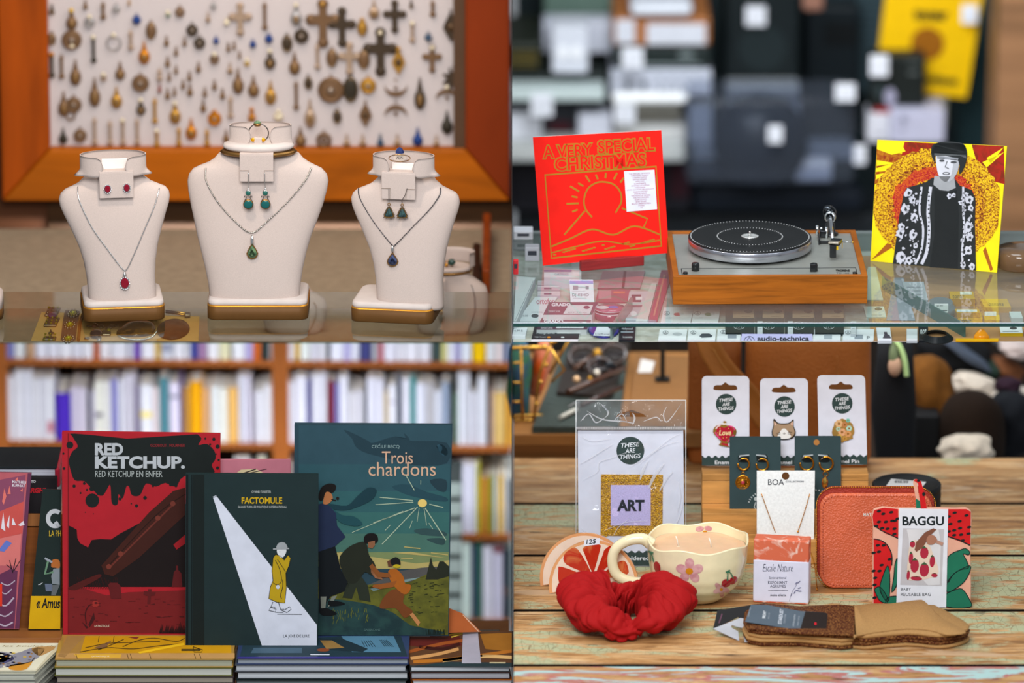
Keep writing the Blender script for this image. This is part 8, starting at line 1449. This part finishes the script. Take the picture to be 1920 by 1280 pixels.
for x, y, r in ((1125, 688, .024), (1150, 664, .026), (1095, 670, .03)): q.ring(on_z(x, y, zq), r, .004, mt('#3a241c', .2, coat=.8), (0, -.5, .8), 24, 8); q.ball(on_z(x, y, zq), (r*.9, r*.9, .003), mt('#241c1c', .1, coat=.8))
q.build('lens', t); q = M()
for x, y, r, c in ((1081, 718, .008, '#d8b28a'), (1119, 705, .007, '#e0d8cc'), (1120, 668, .009, '#d09a3a'), (1122, 680, .007, '#6a7fa0'), (1106, 716, .005, '#b8862c'), (1078, 660, .004, '#c9a8a4')): q.ball(on_z(x, y, zq)+Vector((0, 0, .008)), r, mt(c, .25, .3), 10, 8)
q.build('hinge_stud', t, 'shiny metal studs'); q = M(); q.tube([on_z(1050, 783, zP+.02), on_z(1080, 768, zP+.022)], .005, '#c9c6bc'); q.tube([on_z(1066, 762, zP+.04), on_z(1084, 752, zP+.05), on_z(1084, 772, zP+.03)], .0015, '#c9c6cc'); single(q, 'metal_clip', 'small pale metal clip at the corner of the clear bag', 'clip', on_z(1065, 776, zP))
yk = on_z(1000, 790, zP).y; BG = mt('#d0a048', .25, .9); t = thing('wire_basket', 'gold wire basket holding patterned cloths, out of focus', 'basket', (.03, yk, zP)); q = M()
for y in (680, 717, 753, 779, 788): q.tube([on_y(962, y, yk), on_y(978 if y < 760 else 1018, y-(0 if y < 760 else 1), yk)], .0028, BG, 8)
q.tube([on_y(960, 652, yk-.01), on_y(1025, 651, yk-.01)], .0045, BG, 10); q.ball(on_y(1021, 651, yk-.012), .006, BG); q.build('rail', t); q = M()
for pp in ([(977, 655), (980, 788)], [(1034, 640), (1012, 700), (1000, 790)], [(1030, 648), (1042, 640), (1046, 630)]): q.tube([on_y(x, y, yk) for x, y in pp], .003, BG, 8)
q.tube([on_y(1034, 655, yk-.03), on_y(1058, 693, yk-.03), on_y(1034, 716, yk-.03)], .003, BG, 8); q.tube([on_y(1030, 700, yk+.02), on_y(1060, 650, yk+.02), on_y(1072, 628, yk+.02)], .0028, BG, 8)
for x, y in ((1033, 641), (1024, 684), (1014, 716), (1006, 757)): q.ball(on_y(x, y, yk-.003), .0045, BG)
q.build('wire', t)
def blobthing(name, label, cat, cx, cy, rx, ry, yy, dep, mat, rot=0, e=2.6, squash=1):
    c = on_y(cx, cy, yy); q = M(); r = math.radians(rot); n, mm = 28, 16; vs = []
    for i in range(mm+1):
        f = -1+2*i/mm; s_ = (1-abs(f)**e)**(1/e)
        for j in range(n): a = 2*PI*j/n; x = rx*.001*1.08*s_*math.cos(a); z = ry*.001*1.12*f; w_ = 1+(.03 if name == 'knit_hat' else .09)*math.sin(3*a+4*f+rot)+(.01 if name == 'knit_hat' else .06)*math.sin(5*a-7*f+cx*.1); vs.append(c+Vector((x*math.cos(r)*w_-z*math.sin(r), dep*s_*math.sin(a)*w_, x*math.sin(r)*w_+z*math.cos(r))))
    q.add(vs, [[i*n+j, i*n+(j+1) % n, (i+1)*n+(j+1) % n, (i+1)*n+j] for i in range(mm) for j in range(n)], mat, True); return single(q, name, label, cat, (c.x, c.y, c.z-ry*.0011))
blobthing('folded_cloth', 'blue and green patterned cloth inside the gold basket', 'cloth', 974, 712, 22, 82, yk+.05, .03, mt('#3a5878', .8, kind='mottle', c2='#3a7044', scale=25)); blobthing('folded_cloth', 'peach and orange cloth inside the gold basket', 'cloth', 1012, 690, 18, 56, yk+.07, .03, mt('#b84a12', .7, kind='mottle', c2='#cf9480', scale=8), -12)
q = M(); P = [on_z(x, y, zP+.02) for x, y in ((1186, 850), (1330, 850), (1330, 668), (1188, 664))]; P = [on_z(1178, 812, zP+.03), on_z(1318, 812, zP+.03), on_z(1312, 668, zP+.03), on_z(1192, 662, zP+.03)]; q.prism(P, (0, 0, -.029), mt('#7d5630', .7)); F = Face((0, 0, zP+.0302), (0, 0, 1)); F.L = .0006; F.P(q, [(1196, 698), (1222, 698), (1228, 678), (1202, 672)], '#cfc9c4', 1); single(q, 'cardboard_box', 'flat cardboard box with a torn white label', 'box', P[0])
q = M(); pq = on_z(1242, 713, zP+.03); q.box(pq+Vector((0, 0, .07)), (.010, .010, .14), mt('#1c1a18', .5), .001); q.box(pq+Vector((0, 0, .003)), (.03, .03, .005), '#1c1a18'); single(q, 'black_post', 'black upright post standing on the cardboard box', 'post', pq)
# big tan leather bag
ybg = YT-.13; t = thing('leather_handbag', 'large tan leather handbag behind the hanging cards', 'handbag', on_z(1470, 880, ZW)); TAN = mt('#a8602a', .5, kind='leather', scale=160, bs=.3); TAN2 = mt('#b26c34', .5, kind='leather', scale=160, bs=.25)
def rbox(x0, x1, yt, dep, yy, mat, nm, parent, fl=.06, zb=ZW+.001):
    a = on_y(x0, yt, yy); b = on_y(x1, yt, yy); q = M(); w = (b.x-a.x)/2; cx = (a.x+b.x)/2; hgt = a.z-zb; rings = []
    for f in (0, .02, .1, .3, .6, .85, 1): sw = w*(1-.03*f); s_ = 1 if f > .03 else .93; rings.append([Vector((cx+math.copysign(abs(math.cos(u))**.45, math.cos(u))*sw*s_, yy+dep/2+math.copysign(abs(math.sin(u))**.6, math.sin(u))*dep/2*s_*(1-.5*f*f), zb+hgt*f)) for u in [2*PI*i/40 for i in range(40)]])
    q.loft(rings, mat); return q.build(nm, parent)
rbox(1398, 1640, 628, .14, ybg, TAN, 'body', t); q = M(); a = on_y(1570, 640, ybg-.003); q.box((a.x, ybg-.002, (a.z+ZW)/2-.01), (.003, .006, a.z-ZW-.04), TAN2, .001); q.build('seam', t)
q = M(); sp_ = smooth_path([on_y(x, y, ybg-.012-.010*k) for k, (x, y) in enumerate(((1322, 628), (1335, 660), (1362, 700), (1400, 740), (1440, 790)))], 8); n = len(sp_)
def strap(u, v): i = min(n-2, int(u*(n-1))); f = u*(n-1)-i; p = sp_[i].lerp(sp_[i+1], f); tdir = (sp_[i+1]-sp_[i]).normalized(); nn = Vector((tdir.z, 0, -tdir.x)); return p+nn*((v-.5)*.048)+Vector((0, .006*math.cos((v-.5)*PI), 0))
q.grid(strap, 40, 8, mt('#a4662e', .5, kind='leather', scale=160, bs=.2)); sp_ = [p+Vector((.0, .006, .0)) for p in sp_]; q.grid(strap, 40, 8, TAN2); o = q.build('strap', t, 'wide curved leather strap'); md = o.modifiers.new('thick', 'SOLIDIFY'); md.thickness = .004
q = M(); q.tube(smooth_path([on_y(x, y, ybg-.03) for x, y in ((1338, 655), (1362, 692), (1402, 735))], 8), .0011, '#c58a4a', 5); q.build('stitching', t)
q = M(); a = on_y(1300, 850, YT-.02); rbox(1290, 1392, 640, .05, YT-.05, mt('#945426', .55, kind='leather', scale=160, bs=.25), 'side_flap', t)
# black tote with green handle
t = thing('black_tote', 'black cloth tote with a pale green handle', 'tote bag', on_y(1690, 855, YT+.10)); zl = on_y(1690, 862, YT+.35).z-.06
q = M(); a, b = on_y(1652, 635, YT+.1), on_y(1730, 635, YT+.1); zz0 = zl+.001; rings = []
for f, x0_, x1_ in ((0, 1655, 1735), (.3, 1648, 1722), (.6, 1636, 1722), (.85, 1645, 1716), (1, 1650, 1712)):
    z_ = zz0+(a.z-zz0)*f; xa_ = on_y(x0_, 700, YT+.1).x; xb_ = on_y(x1_, 700, YT+.1).x; rings.append([Vector(((xa_+xb_)/2+math.copysign(abs(math.cos(u))**.7, math.cos(u))*(xb_-xa_)/2, YT+.15+.04*math.sin(u), z_)) for u in [2*PI*i/24 for i in range(24)]])
q.loft(rings, mt('#14161a', .85, kind='cloth')); q.build('bag_body', t); q = M(); q.tube(smooth_path([on_y(x, y, YT+.095) for x, y in ((1673, 634), (1687, 650), (1696, 675), (1700, 705))], 8), .0055, mt('#9fbf86', .5), 8); q.build('handle', t, 'pale green handle'); q = M(); q.ball(on_y(1678, 686, YT+.098), (.014, .01, .022), mt('#a88a76', .7)); q.ball(on_y(1676, 668, YT+.1), (.010, .01, .03), mt('#5c6a50', .7)); q.build('side_print', t, 'patch of beige and green print')
# shelf with hats and cloths, right
q = M(); q.box((.84, YT+.55, zl-.01), (.40, .95, .02), mt('#2a1d14', .8, kind='wood', scale=5)); q.box((.62, YT+.62, zl-.01+.0), (.1, .8, .02), '#221811'); single(q, 'low_shelf', 'dark low shelf behind the table at right', 'shelf', (.8, YT+.5, zl))
yh = YT+.30
blobthing('knit_hat', 'dark brown knitted hat standing beyond the table edge', 'hat', 1822, 812, 66, 82, yh+.02, .08, mt('#20150e', .95, kind='cloth', scale=200), 6, 2.2)
blobthing('folded_cloth', 'mustard brown cloth behind the dark hat', 'cloth', 1745, 745, 50, 85, yh+.12, .06, mt('#70461a', .9, kind='cloth', scale=60), 18)
blobthing('folded_cloth', 'cream cloth bundle under the brown hat', 'cloth', 1812, 842, 50, 26, yh-.08, .05, mt('#cdbfae', .9, kind='cloth', scale=60), 4)
blobthing('folded_cloth', 'cream white cloth resting above the brown hat', 'cloth', 1826, 725, 46, 24, yh+.22, .05, mt('#d3c4b4', .9, kind='cloth', scale=60), -14)
blobthing('folded_cloth', 'pale cloth strip reaching the right edge above the black cloth', 'cloth', 1893, 737, 44, 9, yh+.20, .04, mt('#c8bcb0', .9), 2)
blobthing('folded_cloth', 'black cloth with folds at the right edge beyond the table', 'cloth', 1895, 795, 52, 62, yh+.1, .06, mt('#16181d', .9, kind='cloth', scale=60), -8)
blobthing('folded_cloth', 'black cloth heap at the top right beyond the table', 'cloth', 1790, 668, 76, 46, yh+.35, .08, mt('#121315', .9), -22)
blobthing('folded_cloth', 'dark green cloth in the heap at upper right', 'cloth', 1835, 690, 44, 20, yh+.34, .05, mt('#2a3a30', .9), -10)
blobthing('folded_cloth', 'grey white cloth at the top right corner of the heap', 'cloth', 1905, 652, 34, 16, yh+.35, .05, mt('#b9a9a4', .9), -10)
blobthing('folded_cloth', 'blue grey stripe of cloth across the black heap', 'cloth', 1810, 662, 60, 9, yh+.27, .03, mt('#4a5260', .9), -35)
blobthing('folded_cloth', 'brown orange cloth at the right edge of the heap', 'cloth', 1885, 695, 38, 22, yh+.36, .05, mt('#6a4026', .9), -20)
blobthing('folded_cloth', 'plum dark cloth between the white bundles', 'cloth', 1890, 722, 26, 14, yh+.17, .03, mt('#2c1a26', .9), 0)
q = M(); a, b = on_y(1690, 850, yh), on_y(1762, 780, yh); q.box(((a.x+b.x)/2, yh+.05, (zl+b.z)/2), (b.x-a.x, .1, b.z-zl), mt('#17181a', .6), .004); single(q, 'storage_box', 'dark storage box between the tote and the brown hat', 'box', a)
